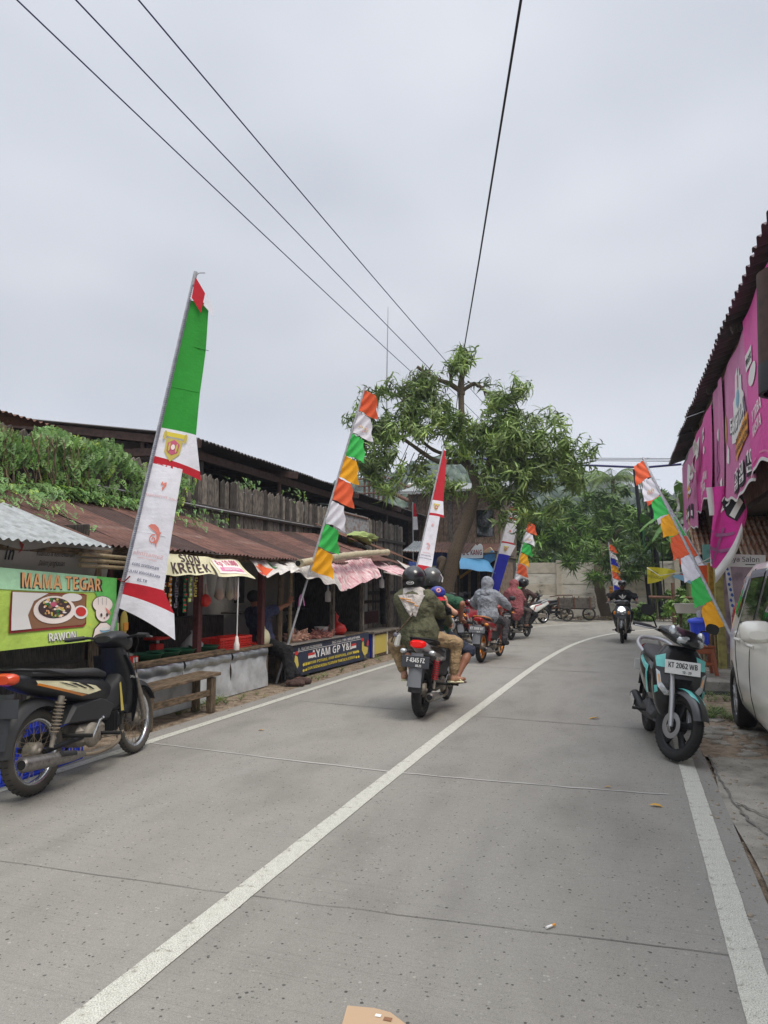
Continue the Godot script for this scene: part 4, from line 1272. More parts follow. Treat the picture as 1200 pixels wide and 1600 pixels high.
	t = thing("black_bag", "black plastic bag bulging behind the chickens", "bag", Vector3(-5.3, 0.52, -10.6))
	b = MB.new()
	b.lathe([Vector2(0.02, 0), Vector2(0.13, 0.02), Vector2(0.15, 0.14), Vector2(0.08, 0.27), Vector2(0.03, 0.31), Vector2(0.06, 0.4), Vector2(0.01, 0.42)], Transform3D(), 11)
	fin(b, "bag_body", "black_plastic", t)
	for i in 2:
		t = thing("water_bag", ["clear water bottle hung under the poultry awning", "clear water bag hung at the corner of the tarp awning"][i], "bottle", [Vector3(-4.72, 1.38, -10.85), Vector3(-4.6, 1.6, -13.2)][i])
		b = MB.new()
		b.lathe([Vector2(0.015, 0), Vector2(0.02, -0.06), Vector2(0.05, -0.1), Vector2(0.05, -0.24), Vector2(0.01, -0.25)], Transform3D(), 12)
		fin(b, "bottle_body", "bag_clear", t)
		tb("string", "tarp_white", t, [Vector3(0, 0.2, 0), Vector3(0, -0.01, 0)], 0.004, 4)
		bx("bottle_cap", "ink_sky", t, Vector3(0, -0.005, 0), Vector3(0.03, 0.03, 0.03))
	# awning cloths along the eave
	var aw := [["striped_cloth_awning", "crumpled white cloth with orange and green print at the eave corner", "tarp_dirty", Vector3(-4.78, 1.74, -8.35), Vector3(-4.76, 1.73, -9.35), Vector3(-4.55, 1.50, -8.3), Vector3(-4.5, 1.63, -9.3)],
		["white_awning", "sagging dirty white tarpaulin along the poultry stall eave", "tarp_dirty", Vector3(-4.8, 1.76, -9.3), Vector3(-4.74, 1.78, -11.3), Vector3(-4.5, 1.58, -9.2), Vector3(-4.4, 1.32, -10.9)],
		["faded_pink_awning", "faded pink and white tarpaulin drooping over the poultry table", "tarp_pinkwhite", Vector3(-4.76, 1.76, -10.9), Vector3(-4.74, 1.94, -13.0), Vector3(-4.42, 1.31, -10.75), Vector3(-4.45, 1.58, -12.75)]]
	for q in aw:
		t = thing(q[0], q[1], "awning")
		b = MB.new()
		f = cloth_grid(b, q[3], q[4], q[5], q[6], 0.035, 3.0, 1.0, rng.randf() * 6.0, 36, 12)
		fin(b, "cloth", q[2], t)
		if q[0] == "striped_cloth_awning":
			patch(t, "print", "cloth_orange", [Vector2(0.0, 0.4), Vector2(0.25, 0.2), Vector2(0.35, 0.7), Vector2(0.1, 0.95)], f, 0.1)
			patch(t, "print", "ink_deep_green", [Vector2(0.4, 0.1), Vector2(0.55, 0.1), Vector2(0.6, 0.5), Vector2(0.45, 0.5)], f, 0.1)
			patch(t, "print", "ink_red", [Vector2(0.0, 0.7), Vector2(0.08, 0.9), Vector2(0.0, 1.0)], f, 0.1)
	# bamboo pole on the eave
	t = thing("bamboo_pole", "thick pale bamboo pole lying along the eave of the poultry stall", "bamboo pole")
	var p0 := Vector3(-4.52, 1.72, -9.35)
	var p1 := Vector3(-4.55, 2.06, -13.4)
	b = MB.new()
	var pp := []
	var pr := []
	for i in 7:
		for e in [[0.02, 0.064], [0.05, 0.058], [0.5, 0.056], [0.95, 0.058], [0.98, 0.064]]:
			pp.append(p0.lerp(p1, (i + e[0]) / 7.0) + Vector3(0, 0.03 * sin((i + e[0]) / 7.0 * PI), 0))
			pr.append(e[1])
	b.tube(pp, pr, 14)
	fin(b, "cane", "bamboo", t)
	b = MB.new()
	b.ball(p0 + Vector3(0, 0, 0.052), Vector3(0.045, 0.045, 0.004), 12, 4)
	fin(b, "hollow_end", "void_black", t)
	# on the roof: green sack and loose sheets
	t = thing("green_sack", "crumpled pale green sack lying on the roof above the poultry stall", "sack", Vector3(-5.7, 2.34, -15.0))
	b = MB.new()
	b.grid(func(u: float, w: float) -> Vector3:
		var a := u * TAU
		var r := (0.17 + 0.05 * sin(a * 3.0 + w * 9.0) + 0.03 * sin(a * 7.0 - w * 17.0)) * pow(sin(clampf(w, 0.02, 0.98) * PI), 0.5)
		return Vector3(r * cos(a) * 1.4, 0.12 + r * sin(a) * 0.7, 0.75 - w * 1.5), 18, 16)
	fin(b, "sack_body", "sack_green", t)
	ink(t, "O", "ink_black", flat_map(Vector3(0.26, 0.2, 0.0), Vector3(0, 0, -1), Vector3(-0.5, 0.85, 0), 0.02), 0.0, 0.0, 0.08)

func build_tarp_stall() -> void:
	var t := thing("tarpaulin_stall", "stall with a green back sheet and patched brown roofs past the poultry stall", "stall")
	sheets(t, Vector3(-4.95, 1.98, -13.6), Vector3(-4.95, 1.80, -17.2), Vector3(-1.6, 0.5, -0.8), 5, ["roof_rust_b", "roof_brown"], 0.012)
	sheets(t, Vector3(-5.6, 2.38, -14.2), Vector3(-5.5, 1.98, -19.4), Vector3(-1.1, 0.42, -0.4), 6, ["roof_brown"], 0.014)
	for q in [-14.6, -16.8]: bx("post", "plank", t, Vector3(-4.95, 0.95, q), Vector3(0.08, 1.9, 0.08))
	bx("back_sheet", "tarp_green", t, Vector3(-6.2, 1.1, -14.9), Vector3(0.03, 1.6, 2.8), 0.0)
	bx("lower_board", "post_red", t, Vector3(-6.1, 0.62, -15.6), Vector3(0.03, 0.3, 3.2))
	bx("shelf", "plank_dark", t, Vector3(-5.9, 1.02, -14.9), Vector3(0.4, 0.05, 3.2))
	bx("white_panel", "tarp_white", t, Vector3(-6.14, 1.15, -16.4), Vector3(0.04, 1.7, 0.2))
	bx("dark_cloth", "black_cloth", t, Vector3(-5.5, 1.05, -16.0), Vector3(0.1, 1.1, 0.5), 0.04)
	bx("fascia", "ink_blue", t, Vector3(-4.98, 1.9, -16.9), Vector3(0.04, 0.14, 1.2))
	for i in 8: bx("grille_bar", "void_black", t, Vector3(-6.0, 0.3, -13.8 - 0.2 * i), Vector3(0.02, 0.5, 0.03), 0.0)
	t = thing("helmet_on_shelf", "black helmet hanging before the green sheet", "helmet", Vector3(-5.95, 1.3, -14.45))
	var b := MB.new()
	b.ball(Vector3.ZERO, Vector3(0.15, 0.17, 0.17))
	fin(b, "shell", "helmet_black", t)
	bx("peak", "dark_plastic", t, Vector3(0.12, -0.03, 0.02), Vector3(0.12, 0.02, 0.2))
	var aw := [["pink_edged_awning", "pink and white tarpaulin awning stretched over the green backed stall", "tarp_pinkwhite", Vector3(-5.05, 1.96, -12.9), Vector3(-4.95, 1.86, -15.2), Vector3(-4.45, 1.66, -12.9), Vector3(-4.3, 1.52, -14.6)],
		["white_sheet_awning", "plain dirty white tarpaulin hanging steeply at the end of the stall row", "tarp_dirty", Vector3(-4.9, 1.95, -15.0), Vector3(-4.75, 1.70, -17.4), Vector3(-4.3, 1.55, -14.7), Vector3(-4.25, 1.25, -16.6)]]
	for q in aw:
		t = thing(q[0], q[1], "awning")
		b = MB.new()
		cloth_grid(b, q[3], q[4], q[5], q[6], 0.03, 2.0, 1.0, rng.randf() * 6.0, 30, 12)
		fin(b, "cloth", q[2], t)
		tb("edge_cord", "tarp_dirty", t, [q[5], q[6]], 0.012, 6)
	# chest in front
	t = thing("painted_chest", "low wooden chest with a blue side and a faded painted front", "chest", Vector3(-4.98, 0, -13.85))
	bx("body", "timber", t, Vector3(0, 0.24, 0), Vector3(0.46, 0.46, 1.5))
	bx("lid", "plank_pale", t, Vector3(0, 0.49, 0), Vector3(0.56, 0.04, 1.6))
	bx("blue_side", "paint_blue", t, Vector3(0.0, 0.24, 0.76), Vector3(0.44, 0.44, 0.02))
	for q in [0.72, -0.1, -0.72]: bx("front_batten", "tarp_white", t, Vector3(0.237, 0.24, q), Vector3(0.012, 0.45, 0.06), 0.0)
	bx("painted_panel", "ink_gold", t, Vector3(0.235, 0.25, 0.3), Vector3(0.01, 0.36, 0.72), 0.0)
	ink(t, "OHAI", "ink_blue", flat_map(Vector3(0.242, 0.25, 0.45), Vector3(0, -1, 0), Vector3(0, 0, -1), -0.003), 0.0, 0.0, 0.1)

func build_shops() -> void:
	# plank house whose upper floor shows over the shops
	var t := thing("plank_house", "two storey house of upright brown boards with a white framed window", "house", Vector3(-6.25, 0, -26.0))
	bx("ground_floor_wall", "plank_dark", t, Vector3(0, 1.25, -2.0), Vector3(3.5, 2.5, 4.0), 0.0)
	bx("inner_wall", "plank_brown", t, Vector3(0, 3.7, -2.03), Vector3(3.5, 2.4, 3.9), 0.0)
	var pl := MB.new()
	pl.box(Vector3.ZERO, Vector3(0.165, 2.4, 0.03), Basis(), 0.006)
	var pm := pl.mesh()
	for i in 20:
		var x := -1.66 + 0.175 * i
		if absf(x - 1.22) < 0.36: continue
		put(pm, "plank", ["plank_brown", "plank_brown", "plank"][rng.randi() % 3], t, Transform3D(Basis(), Vector3(x, 3.7, -0.05 + rng.randf() * 0.012)))
	for i in 22: put(pm, "plank", ["plank_brown", "plank"][rng.randi() % 2], t, Transform3D(Basis(Vector3.UP, PI / 2), Vector3(1.77 + rng.randf() * 0.012, 3.7, -0.15 - 0.178 * i)))
	bx("sill_wall", "plank_brown", t, Vector3(1.22, 2.85, -0.06), Vector3(0.72, 0.7, 0.03))
	bx("head_wall", "plank_brown", t, Vector3(1.22, 4.55, -0.06), Vector3(0.72, 0.7, 0.03))
	var w := bx("window", "glass_dark", t, Vector3(1.22, 3.7, -0.04), Vector3(0.6, 0.98, 0.02), 0.0)
	for q in [[0.0, 0.5, 0.7, 0.07], [0.0, -0.5, 0.7, 0.07], [-0.32, 0.0, 0.06, 0.94], [0.32, 0.0, 0.06, 0.94], [0.0, 0.0, 0.03, 0.94]]: bx("window_frame", "paint_white", w, Vector3(q[0], q[1], 0.02), Vector3(q[2], q[3], 0.05), 0.004)
	sheets(t, Vector3(-2.0, 4.95, 0.45), Vector3(2.1, 4.95, 0.45), Vector3(0, 0.55, -2.4), 5, ["roof_zinc"], 0.02)
	sheets(t, Vector3(2.1, 4.95, -4.4), Vector3(-2.0, 4.95, -4.4), Vector3(0, 0.55, 2.4), 5, ["roof_zinc"], 0.02)
	bx("eave_board", "paint_white", t, Vector3(0, 4.92, 0.4), Vector3(4.1, 0.09, 0.03))
	for q in [[-0.85, 3], [0.95, 3]]: sheets(t, Vector3(q[0] - 0.9, 2.62, 0.95), Vector3(q[0] + 0.9, 2.62, 0.95), Vector3(0, 0.32, -1.0), 3, ["roof_rust_b"], 0.012, "canopy_sheet")
	# yellow framed shop with the white sign and the blue awning
	t = thing("yellow_framed_shop", "small shop with yellow timber frame and red lower boards under the blue awning", "shop", Vector3(-5.0, 0, -22.4))
	for q in [-0.25, 1.05]: bx("post", "mustard", t, Vector3(q, 1.2, 0.0), Vector3(0.12, 2.4, 0.1))
	bx("cross_rail", "mustard", t, Vector3(-0.7, 0.82, 0.02), Vector3(1.0, 0.1, 0.06))
	bx("left_panel", "plank_dark", t, Vector3(-0.75, 1.5, -0.08), Vector3(0.9, 1.4, 0.04))
	for i in 6: bx("white_slat", "tarp_white", t, Vector3(-1.1 + 0.15 * i, 0.4, 0.02), Vector3(0.13, 0.76, 0.02))
	bx("red_board", "cloth_red", t, Vector3(0.42, 0.55, -0.05), Vector3(1.2, 0.5, 0.04))
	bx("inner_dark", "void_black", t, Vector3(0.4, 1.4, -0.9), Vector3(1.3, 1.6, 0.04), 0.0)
	for q in [0.12, 0.42, 0.75]: bx("inner_post", "timber_up", t, Vector3(q, 1.4, -0.15), Vector3(0.08, 1.5, 0.08))
	bx("brace", "mustard", t, Vector3(0.1, 1.78, 0.3), Vector3(0.7, 0.07, 0.06), 0.004, Basis(Vector3(0, 0, 1), 0.6))
	bx("side_wall", "plank_brown", t, Vector3(1.1, 1.1, -1.4), Vector3(0.05, 2.2, 2.6))
	bx("roof_deck", "roof_dark", t, Vector3(0.0, 2.42, -1.2), Vector3(2.4, 0.05, 2.6))
	t = thing("white_shop_sign", "white scalloped shop sign with maroon letters over the blue awning", "sign", Vector3(-4.72, 2.5, -22.2))
	var b := MB.new()
	var pts := [Vector2(-0.36, -0.24), Vector2(0.36, -0.24), Vector2(0.36, 0.1)]
	for i in 4:
		for k in 5: pts.append(Vector2(0.36 - 0.18 * i - 0.18 * (k + 0.5) / 5.0, 0.14 + 0.08 * sin(PI * (k + 0.5) / 5.0)))
	pts.append(Vector2(-0.36, 0.1))
	b.prism(PackedVector2Array(pts), 0.03)
	fin(b, "board", "paint_white", t)
	ink(t, "G C'KANG", "ink_maroon", flat_map(Vector3(0, -0.06, 0.015), Vector3(1, 0, 0), Vector3(0, 1, 0), 0.005), 0.02, 0.0, 0.16, 0.62)
	t = thing("blue_awning", "sky blue tarpaulin awning sloping below the white shop sign", "awning")
	b = MB.new()
	var f := cloth_grid(b, Vector3(-5.15, 2.36, -22.3), Vector3(-4.3, 2.26, -22.5), Vector3(-4.9, 1.93, -21.3), Vector3(-3.85, 1.78, -21.6), 0.015, 2.0)
	fin(b, "cloth", "tarp_blue", t)
	t = thing("blue_crate_board", "blue and cardboard box propped on its corner by the shop roof", "box", Vector3(-4.15, 2.3, -22.4))
	bx("blue_face", "tarp_blue", t, Vector3(0, 0, 0.02), Vector3(0.36, 0.3, 0.04), 0.004, Basis(Vector3(0, 0, 1), 0.6))
	bx("box_body", "cardboard", t, Vector3(-0.08, 0.08, -0.12), Vector3(0.36, 0.34, 0.22), 0.004, Basis(Vector3(0, 0, 1), 0.6))
	t = thing("blue_kiosk", "small kiosk with a bright blue picture board left of the tree", "kiosk", Vector3(-5.3, 0, -20.1))
	bx("board", "ink_blue", t, Vector3(0.0, 2.0, 0.02), Vector3(0.95, 0.72, 0.04))
	bx("lower_board", "tarp_blue", t, Vector3(0.05, 1.77, 0.05), Vector3(0.9, 0.28, 0.02))
	for i in 2: bx("picture", "tarp_cream", t, Vector3(-0.1 + 0.25 * i, 1.85, 0.07), Vector3(0.18, 0.24, 0.012), 0.0)
	bx("back_wall", "plank_dark", t, Vector3(0, 0.85, -0.3), Vector3(1.2, 1.7, 0.05))
	sheets(t, Vector3(-0.9, 2.4, 0.5), Vector3(1.0, 2.3, 0.5), Vector3(0, 0.35, -1.2), 3, ["roof_zinc", "roof_brown"], 0.012)
	for q in [-0.55, 0.55]: bx("post", "timber_up", t, Vector3(q, 1.2, 0), Vector3(0.07, 2.4, 0.06))
	t = thing("coconut_husk", "round brown coconut husk hanging by the blue board", "coconut", Vector3(-5.0, 2.05, -19.5))
	b = MB.new()
	b.ball(Vector3.ZERO, Vector3(0.16, 0.19, 0.16))
	fin(b, "husk", "bark", t)
	tb("string", "timber_up", t, [Vector3(0, 0.18, 0), Vector3(0, 0.4, 0)], 0.008, 5)

func build_right_side() -> void:
	# upper storey with the posters
	var t := thing("poster_building", "two storey building hung with pink posters under an overhanging corrugated roof", "building")
	sheets(t, Vector3(1.36, 4.66, -2.0), Vector3(1.12, 4.66, -16.6), Vector3(3.2, 1.0, 0), 16, ["roof_purple", "roof_dark"], 0.032, "roof_sheet", 0.03, 0.19)
	sheets(t, Vector3(1.13, 4.60, -16.2), Vector3(1.08, 4.60, -20.2), Vector3(3.2, 1.0, 0), 4, ["roof_dark", "roof_purple"], 0.032, "roof_sheet", 0.03, 0.19)
	bx("upper_wall", "plank_brown", t, Vector3(1.78, 3.75, -10.6), Vector3(0.08, 2.2, 19.0), 0.0)
	bx("upper_floor", "plank_dark", t, Vector3(3.1, 2.62, -10.6), Vector3(2.7, 0.1, 19.0), 0.0)
	bx("eave_board", "timber", t, Vector3(1.52, 4.62, -9.0), Vector3(0.05, 0.12, 15.0), 0.004, Basis(Vector3.UP, 0.012))
	for z in [-3.5, -6.5, -9.5, -12.5, -15.5, -18.5]: bx("rafter", "plank_dark", t, Vector3(2.2, 4.84, z), Vector3(1.9, 0.1, 0.06), 0.004, Basis(Vector3(0, 0, 1), 0.30))
	bx("end_wall", "plank_dark", t, Vector3(3.1, 3.7, -20.0), Vector3(2.7, 2.2, 0.08), 0.0)
	bx("end_board", "tarp_white", t, Vector3(1.46, 3.8, -19.6), Vector3(0.06, 1.5, 0.7), 0.0)
	for z in [-5.0, -15.0, -19.0]: bx("post", "timber_up", t, Vector3(1.92, 1.3, z), Vector3(0.1, 2.6, 0.1))
	var pp := []
	for i in 22: pp.append(Vector3(1.50 - 0.005 * i, 4.50 - 0.03 * sin(i * 0.9) - 0.02 * (i % 3), -4.0 - 0.75 * i))
	tb("roof_cable", "grey_pole", t, pp, 0.022, 6)
	# ground floor
	t = thing("lilac_house", "lilac rendered house front behind the white car", "house")
	bx("front_wall", "lilac_wall", t, Vector3(3.3, 0.95, -12.55), Vector3(3.9, 1.9, 0.12), 0.0)
	bx("side_wall", "olive_wall", t, Vector3(1.40, 0.95, -12.95), Vector3(0.08, 1.9, 0.9), 0.0)
	bx("rear_wall", "olive_wall", t, Vector3(1.75, 0.95, -17.0), Vector3(0.08, 1.9, 3.4), 0.0)
	bx("mint_panel", "mint_wall", t, Vector3(1.66, 1.1, -15.2), Vector3(0.6, 2.2, 0.06), 0.0)
	bx("olive_post", "olive_wall", t, Vector3(1.31, 0.92, -12.3), Vector3(0.12, 1.7, 0.2), 0.006)
	bx("mustard_post", "mustard", t, Vector3(1.24, 0.92, -12.75), Vector3(0.07, 1.7, 0.24), 0.006)
	bx("skirting", "concrete", t, Vector3(3.3, 0.2, -12.47), Vector3(3.8, 0.28, 0.05), 0.005)
	sheets(t, Vector3(1.62, 1.78, -11.9), Vector3(5.2, 1.78, -11.9), Vector3(0.0, 1.22, -2.3), 5, ["roof_streak"], 0.016)
	sheets(t, Vector3(1.24, 2.02, -15.6), Vector3(1.62, 2.02, -15.6), Vector3(0.0, 1.1, -1.8), 1, ["roof_streak"], 0.016)
	bx("ridge_cap", "steel_brown", t, Vector3(3.4, 3.04, -14.2), Vector3(3.7, 0.08, 0.24), 0.02)
	bx("eave_beam", "plank_dark", t, Vector3(3.4, 1.74, -12.0), Vector3(3.6, 0.07, 0.06))
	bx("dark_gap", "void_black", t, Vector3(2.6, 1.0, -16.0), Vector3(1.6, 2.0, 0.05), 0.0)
	var b := MB.new()
	corr(b, Vector3(0.95, 1.92, -15.6), Vector3(0.85, 0.0, -0.1), Vector3(0.05, 0.26, -0.9), 9, 0.016)
	for k in 5:
		corr(b, Vector3(0.95, 1.90 - 0.035 * k, -15.6 + 0.01 * k), Vector3(0.85, 0.0, -0.1), Vector3(0.05, 0.2, -0.9), 9, 0.016)
	fin(b, "rusty_canopy", "roof_rust", t)
	# strip banner on the post
	t = thing("blue_strip_banner", "narrow blue and white lettered strip hung on the olive post", "banner")
	b = MB.new()
	var f := cloth_grid(b, Vector3(1.39, 1.72, -12.17), Vector3(1.47, 1.72, -12.17), Vector3(1.47, 0.5, -12.15), Vector3(1.55, 0.5, -12.15), 0.008, 1.0, 2.0)
	fin(b, "cloth", "tarp_white", t)
	for k in 14: patch(t, "print", "ink_blue", ell(0.4 + 0.15 * (k % 3), 0.05 + 0.066 * k, 0.28, 0.024, 5 + k % 3, 0.4), f)
	# sign
	t = thing("salon_sign", "white board lettered hesya Salon with an arrow pointing right", "sign", Vector3(1.52, 1.77, -11.72), -0.03)
	b = MB.new()
	b.box(Vector3.ZERO, Vector3(0.74, 0.185, 0.02), Basis(Vector3(0, 0, 1), -0.04), 0.004)
	fin(b, "board", "paint_white", t)
	var g := flat_map(Vector3(0, 0, 0.011), Vector3(1, -0.04, 0), Vector3(0.04, 1, 0), 0.003)
	ink(t, "Khesya Salon", "ink_black", g, 0.01, 0.02, 0.075, 0.92, 1)
	patch(t, "arrow", "ink_black", [Vector2(0.1, -0.062), Vector2(0.29, -0.062), Vector2(0.29, -0.075), Vector2(0.33, -0.055), Vector2(0.29, -0.035), Vector2(0.29, -0.05), Vector2(0.1, -0.05)], g)
	build_posters()
	# brown hanging tube at the frame's edge
	t = thing("hanging_drum", "brown hanging drum with a black lower band under the roof eave", "drum", Vector3(1.45, 0, -7.2))
	b = MB.new()
	b.lathe([Vector2(0.26, 3.42), Vector2(0.235, 4.3)], Transform3D(), 20)
	fin(b, "drum_body", "steel_brown", t)
	b = MB.new()
	b.lathe([Vector2(0.23, 3.16), Vector2(0.272, 3.16), Vector2(0.263, 3.43)], Transform3D(), 20)
	fin(b, "lower_band", "dark_plastic", t)
	b = MB.new()
	b.lathe([Vector2(0.0, 3.24), Vector2(0.23, 3.24)], Transform3D(), 20)
	fin(b, "hollow_end", "void_black", t)

func build_posters() -> void:
	# panels along the facade: z from, z to, x, y low (near, far), y high, cloth
	var P := [["near poster panel lettered TRBA KASYA beside the drum", -6.2, -9.2, 1.38, 2.65, 4.55, "tarp_pink", 0.0], ["tall faded poster panel with a white cloud print and an orange label", -9.1, -11.55, 1.41, 2.58, 4.5, "tarp_pink_faded", 0.9],
		["narrow poster panel with a printed electricity pylon beside a fold", -11.4, -12.65, 1.38, 2.72, 4.5, "tarp_pink_faded", 2.0], ["poster panel lettered PAKAIAN DI KIRA below a torn white sheet", -12.45, -15.4, 1.33, 2.85, 4.35, "tarp_pink", 3.0],
		["far poster panel with small prices and a torn top", -15.2, -18.9, 1.32, 2.6, 4.3, "tarp_pink_faded", 4.0]]
	var maps := []
	var nodes := []
	for q in P:
		var t := thing("pink_poster", q[0], "poster", Vector3.ZERO, 0.0, "pink posters along the upper storey")
		var b := MB.new()
		var z0: float = q[1]
		var z1: float = q[2]
		var f := func(u: float, w: float) -> Vector3:
			# u runs from the far end to the near one, w downwards; the lower edge is torn and wavy
			var low: float = q[4] + 0.05 * sin(u * 7.0 + q[7]) + 0.02 * sin(u * 23.0)
			var y: float = lerpf(q[5], low, w)
			return Vector3(q[3] + 0.012 * sin(u * 11.0 + q[7] + w * 2.0) - 0.05 * w * w * absf(sin(u * 2.2 + q[7])), y, lerpf(z1, z0, u))
		b.grid(f, 40, 14)
		fin(b, "cloth", q[6], t)
		var ft := MB.new()
		ft.grid(func(u: float, w: float) -> Vector3: return f.call(u, 0.985 + 0.02 * w) + Vector3(-0.008, 0, 0), 40, 1)
		fin(ft, "frayed_edge", "tarp_white", t)
		maps.append(func(u: float, w: float) -> Vector3: return f.call(u, w) + Vector3(-0.010, 0, 0))
		nodes.append(t)
	# prints; local metres: x along the wall towards the viewer, y up from the lower edge
	var mk := func(i: int, off := 0.0) -> Callable:
		var q = P[i]
		var L: float = q[1] - q[2]
		var H: float = q[5] - q[4]
		var f: Callable = maps[i]
		return func(x: float, y: float) -> Vector3: return f.call(x / L, 1.0 - y / H) + Vector3(-off, 0, 0)
	var g: Callable = mk.call(0)
	ink(nodes[0], "Y TRBA", "ink_white", g, 0.72, 0.62, 0.13, 1.3)
	ink(nodes[0], "KASYA", "ink_white", g, 0.72, 0.44, 0.13, 1.3)
	patch(nodes[0], "cloud_print", "ink_white", ell(0.5, 1.1, 0.34, 0.12, 12), g, 0.2)
	patch(nodes[0], "paper_scrap", "ink_white", rect(0.05, 1.25, 0.5, 1.45), g, 0.2)
	ink(nodes[0], "mart", "ink_black", mk.call(0, 0.006), 0.28, 1.35, 0.1, 1.2)
	for i in 2: patch(nodes[0], "print_line", "ink_pink", rect(0.2 + i * 0.7, 0.09, 0.7 + i * 0.7, 0.11), g, 0.3)
	g = mk.call(1)
	var g1: Callable = mk.call(1, 0.006)
	var cloud := [Vector2(0.95, 0.75), Vector2(2.05, 0.8), Vector2(2.1, 1.15), Vector2(1.95, 1.25), Vector2(1.95, 1.45), Vector2(1.75, 1.48), Vector2(1.7, 1.62), Vector2(1.55, 1.55), Vector2(1.5, 1.66), Vector2(1.32, 1.6), Vector2(1.25, 1.35), Vector2(1.1, 1.3), Vector2(1.1, 1.1), Vector2(0.9, 1.0)]
	patch(nodes[1], "cloud_print", "ink_white", cloud, g, 0.25)
	patch(nodes[1], "print_shape", "ink_sky", ell(1.5, 1.25, 0.16, 0.12, 9), g1, 0.2)
	patch(nodes[1], "print_shape", "ink_pink", rect(1.48, 1.38, 1.6, 1.55), g1, 0.2)
	ink(nodes[1], "EKSTRA", "ink_white", mk.call(1, 0.009), 1.48, 1.0, 0.2, 1.3)
	ink(nodes[1], "EKSTRA", "ink_grey", g1, 1.5, 0.985, 0.22, 1.32)
	patch(nodes[1], "price_label", "ink_orange", [Vector2(1.25, 0.5), Vector2(2.25, 0.58), Vector2(2.28, 0.86), Vector2(1.25, 0.78)], g1, 0.25)
	ink(nodes[1], "BELI EKSTREM", "ink_black", mk.call(1, 0.012), 1.76, 0.74, 0.07, 1.5)
	ink(nodes[1], "HARGA ANJLOK", "ink_black", mk.call(1, 0.012), 1.76, 0.61, 0.07, 1.5)
	for i in 3:
		var x: float = 1.28 + 0.5 * i
		patch(nodes[1], "price_tag", "ink_black", rect(x - 0.2, 0.08, x + 0.2, 0.36), g1, 0.25)
		ink(nodes[1], ["25", "50", "10"][i], "ink_white", mk.call(1, 0.012), x, 0.30, 0.16, 1.3)
		patch(nodes[1], "price_strip", "ink_white", rect(x - 0.16, 0.12, x + 0.16, 0.2), mk.call(1, 0.012), 0.25)
		ink(nodes[1], "10rb", "ink_black", mk.call(1, 0.017), x, 0.155, 0.05, 1.3)
	patch(nodes[1], "flame_print", "ink_peach", ell(0.35, 1.05, 0.12, 0.22, 10), g, 0.2)
	patch(nodes[1], "paper_scrap", "ink_white", [Vector2(0.45, 0.55), Vector2(0.7, 0.5), Vector2(0.72, 0.7), Vector2(0.55, 0.8)], g, 0.2)
	g = mk.call(2)
	for q in [[0.25, 0.0, 0.45, 0.95], [0.85, 0.0, 0.55, 0.95], [0.25, 0.0, 0.8, 0.3], [0.85, 0.0, 0.3, 0.3], [0.33, 0.35, 0.72, 0.6], [0.75, 0.35, 0.4, 0.6]]:
		var a := Vector2(q[0], q[1] + 0.05)
		var c := Vector2(q[2], q[3] + 0.05)
		var nn := (c - a).normalized().orthogonal() * 0.025
		patch(nodes[2], "pylon_print", "ink_lilac", [a - nn, c - nn, c + nn, a + nn], g, 0.3)
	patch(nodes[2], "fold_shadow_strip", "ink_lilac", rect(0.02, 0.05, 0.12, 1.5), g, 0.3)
	patch(nodes[2], "paper_scrap", "ink_white", rect(0.55, 0.02, 1.05, 0.24), g, 0.3)
	patch(nodes[2], "paper_scrap", "ink_white", ell(0.6, 1.05, 0.12, 0.1, 7), g, 0.3)
	g = mk.call(3)
	ink(nodes[3], "PAKAIAN", "ink_white", g, 1.55, 0.42, 0.15, 1.5)
	ink(nodes[3], "DI KIRA", "ink_white", g, 1.5, 0.22, 0.15, 1.5)
	patch(nodes[3], "print_ring", "ink_white", ell(1.0, 0.07, 0.07, 0.035, 12), g)
	ink(nodes[3], "mdjkt.com", "ink_pink", g, 1.6, 0.065, 0.04, 1.5)
	patch(nodes[3], "paper_scrap", "ink_white", [Vector2(0.05, 1.0), Vector2(0.7, 1.05), Vector2(1.0, 1.36), Vector2(0.3, 1.3)], g, 0.3)
	patch(nodes[3], "paper_scrap", "ink_white", rect(1.5, 1.1, 2.0, 1.32), g, 0.3)
	ink(nodes[3], "active", "ink_black", mk.call(3, 0.006), 1.75, 1.2, 0.09, 1.5)
	patch(nodes[3], "paper_scrap", "ink_white", ell(1.9, 0.9, 0.16, 0.08, 6), g, 0.3)
	g = mk.call(4)
	g1 = mk.call(4, 0.006)
	patch(nodes[4], "cloud_print", "ink_white", [Vector2(1.2, 1.0), Vector2(2.4, 1.0), Vector2(2.5, 1.35), Vector2(1.9, 1.5), Vector2(1.5, 1.4)], g, 0.3)
	patch(nodes[4], "price_label", "ink_orange", rect(1.5, 0.72, 2.3, 0.98), g1, 0.3)
	for i in 3: patch(nodes[4], "price_tag", "ink_black", rect(1.3 + 0.55 * i, 0.2, 1.65 + 0.55 * i, 0.52), g1, 0.3)
	for i in 3: patch(nodes[4], "price_strip", "ink_white", rect(1.34 + 0.55 * i, 0.26, 1.6 + 0.55 * i, 0.38), mk.call(4, 0.012), 0.3)
	patch(nodes[4], "paper_scrap", "ink_white", rect(0.3, 0.03, 0.7, 0.22), g, 0.3)
	# crumpled pale cloth bundles torn loose between the posters
	var spots := [["torn_cloth", "torn white sheet with a blue scrawl hanging loose over the posters", Vector3(1.28, 3.95, -14.4), 0.5], ["torn_cloth", "crumpled white cloth bunched under the torn sheet", Vector3(1.28, 3.65, -15.2), 0.4], ["torn_cloth", "small crumpled grey cloth below the bunched cloth", Vector3(1.28, 3.4, -15.8), 0.3], ["torn_cloth", "long grey white cloth rolled up at the far end of the facade", Vector3(1.26, 3.5, -19.3), 0.7]]
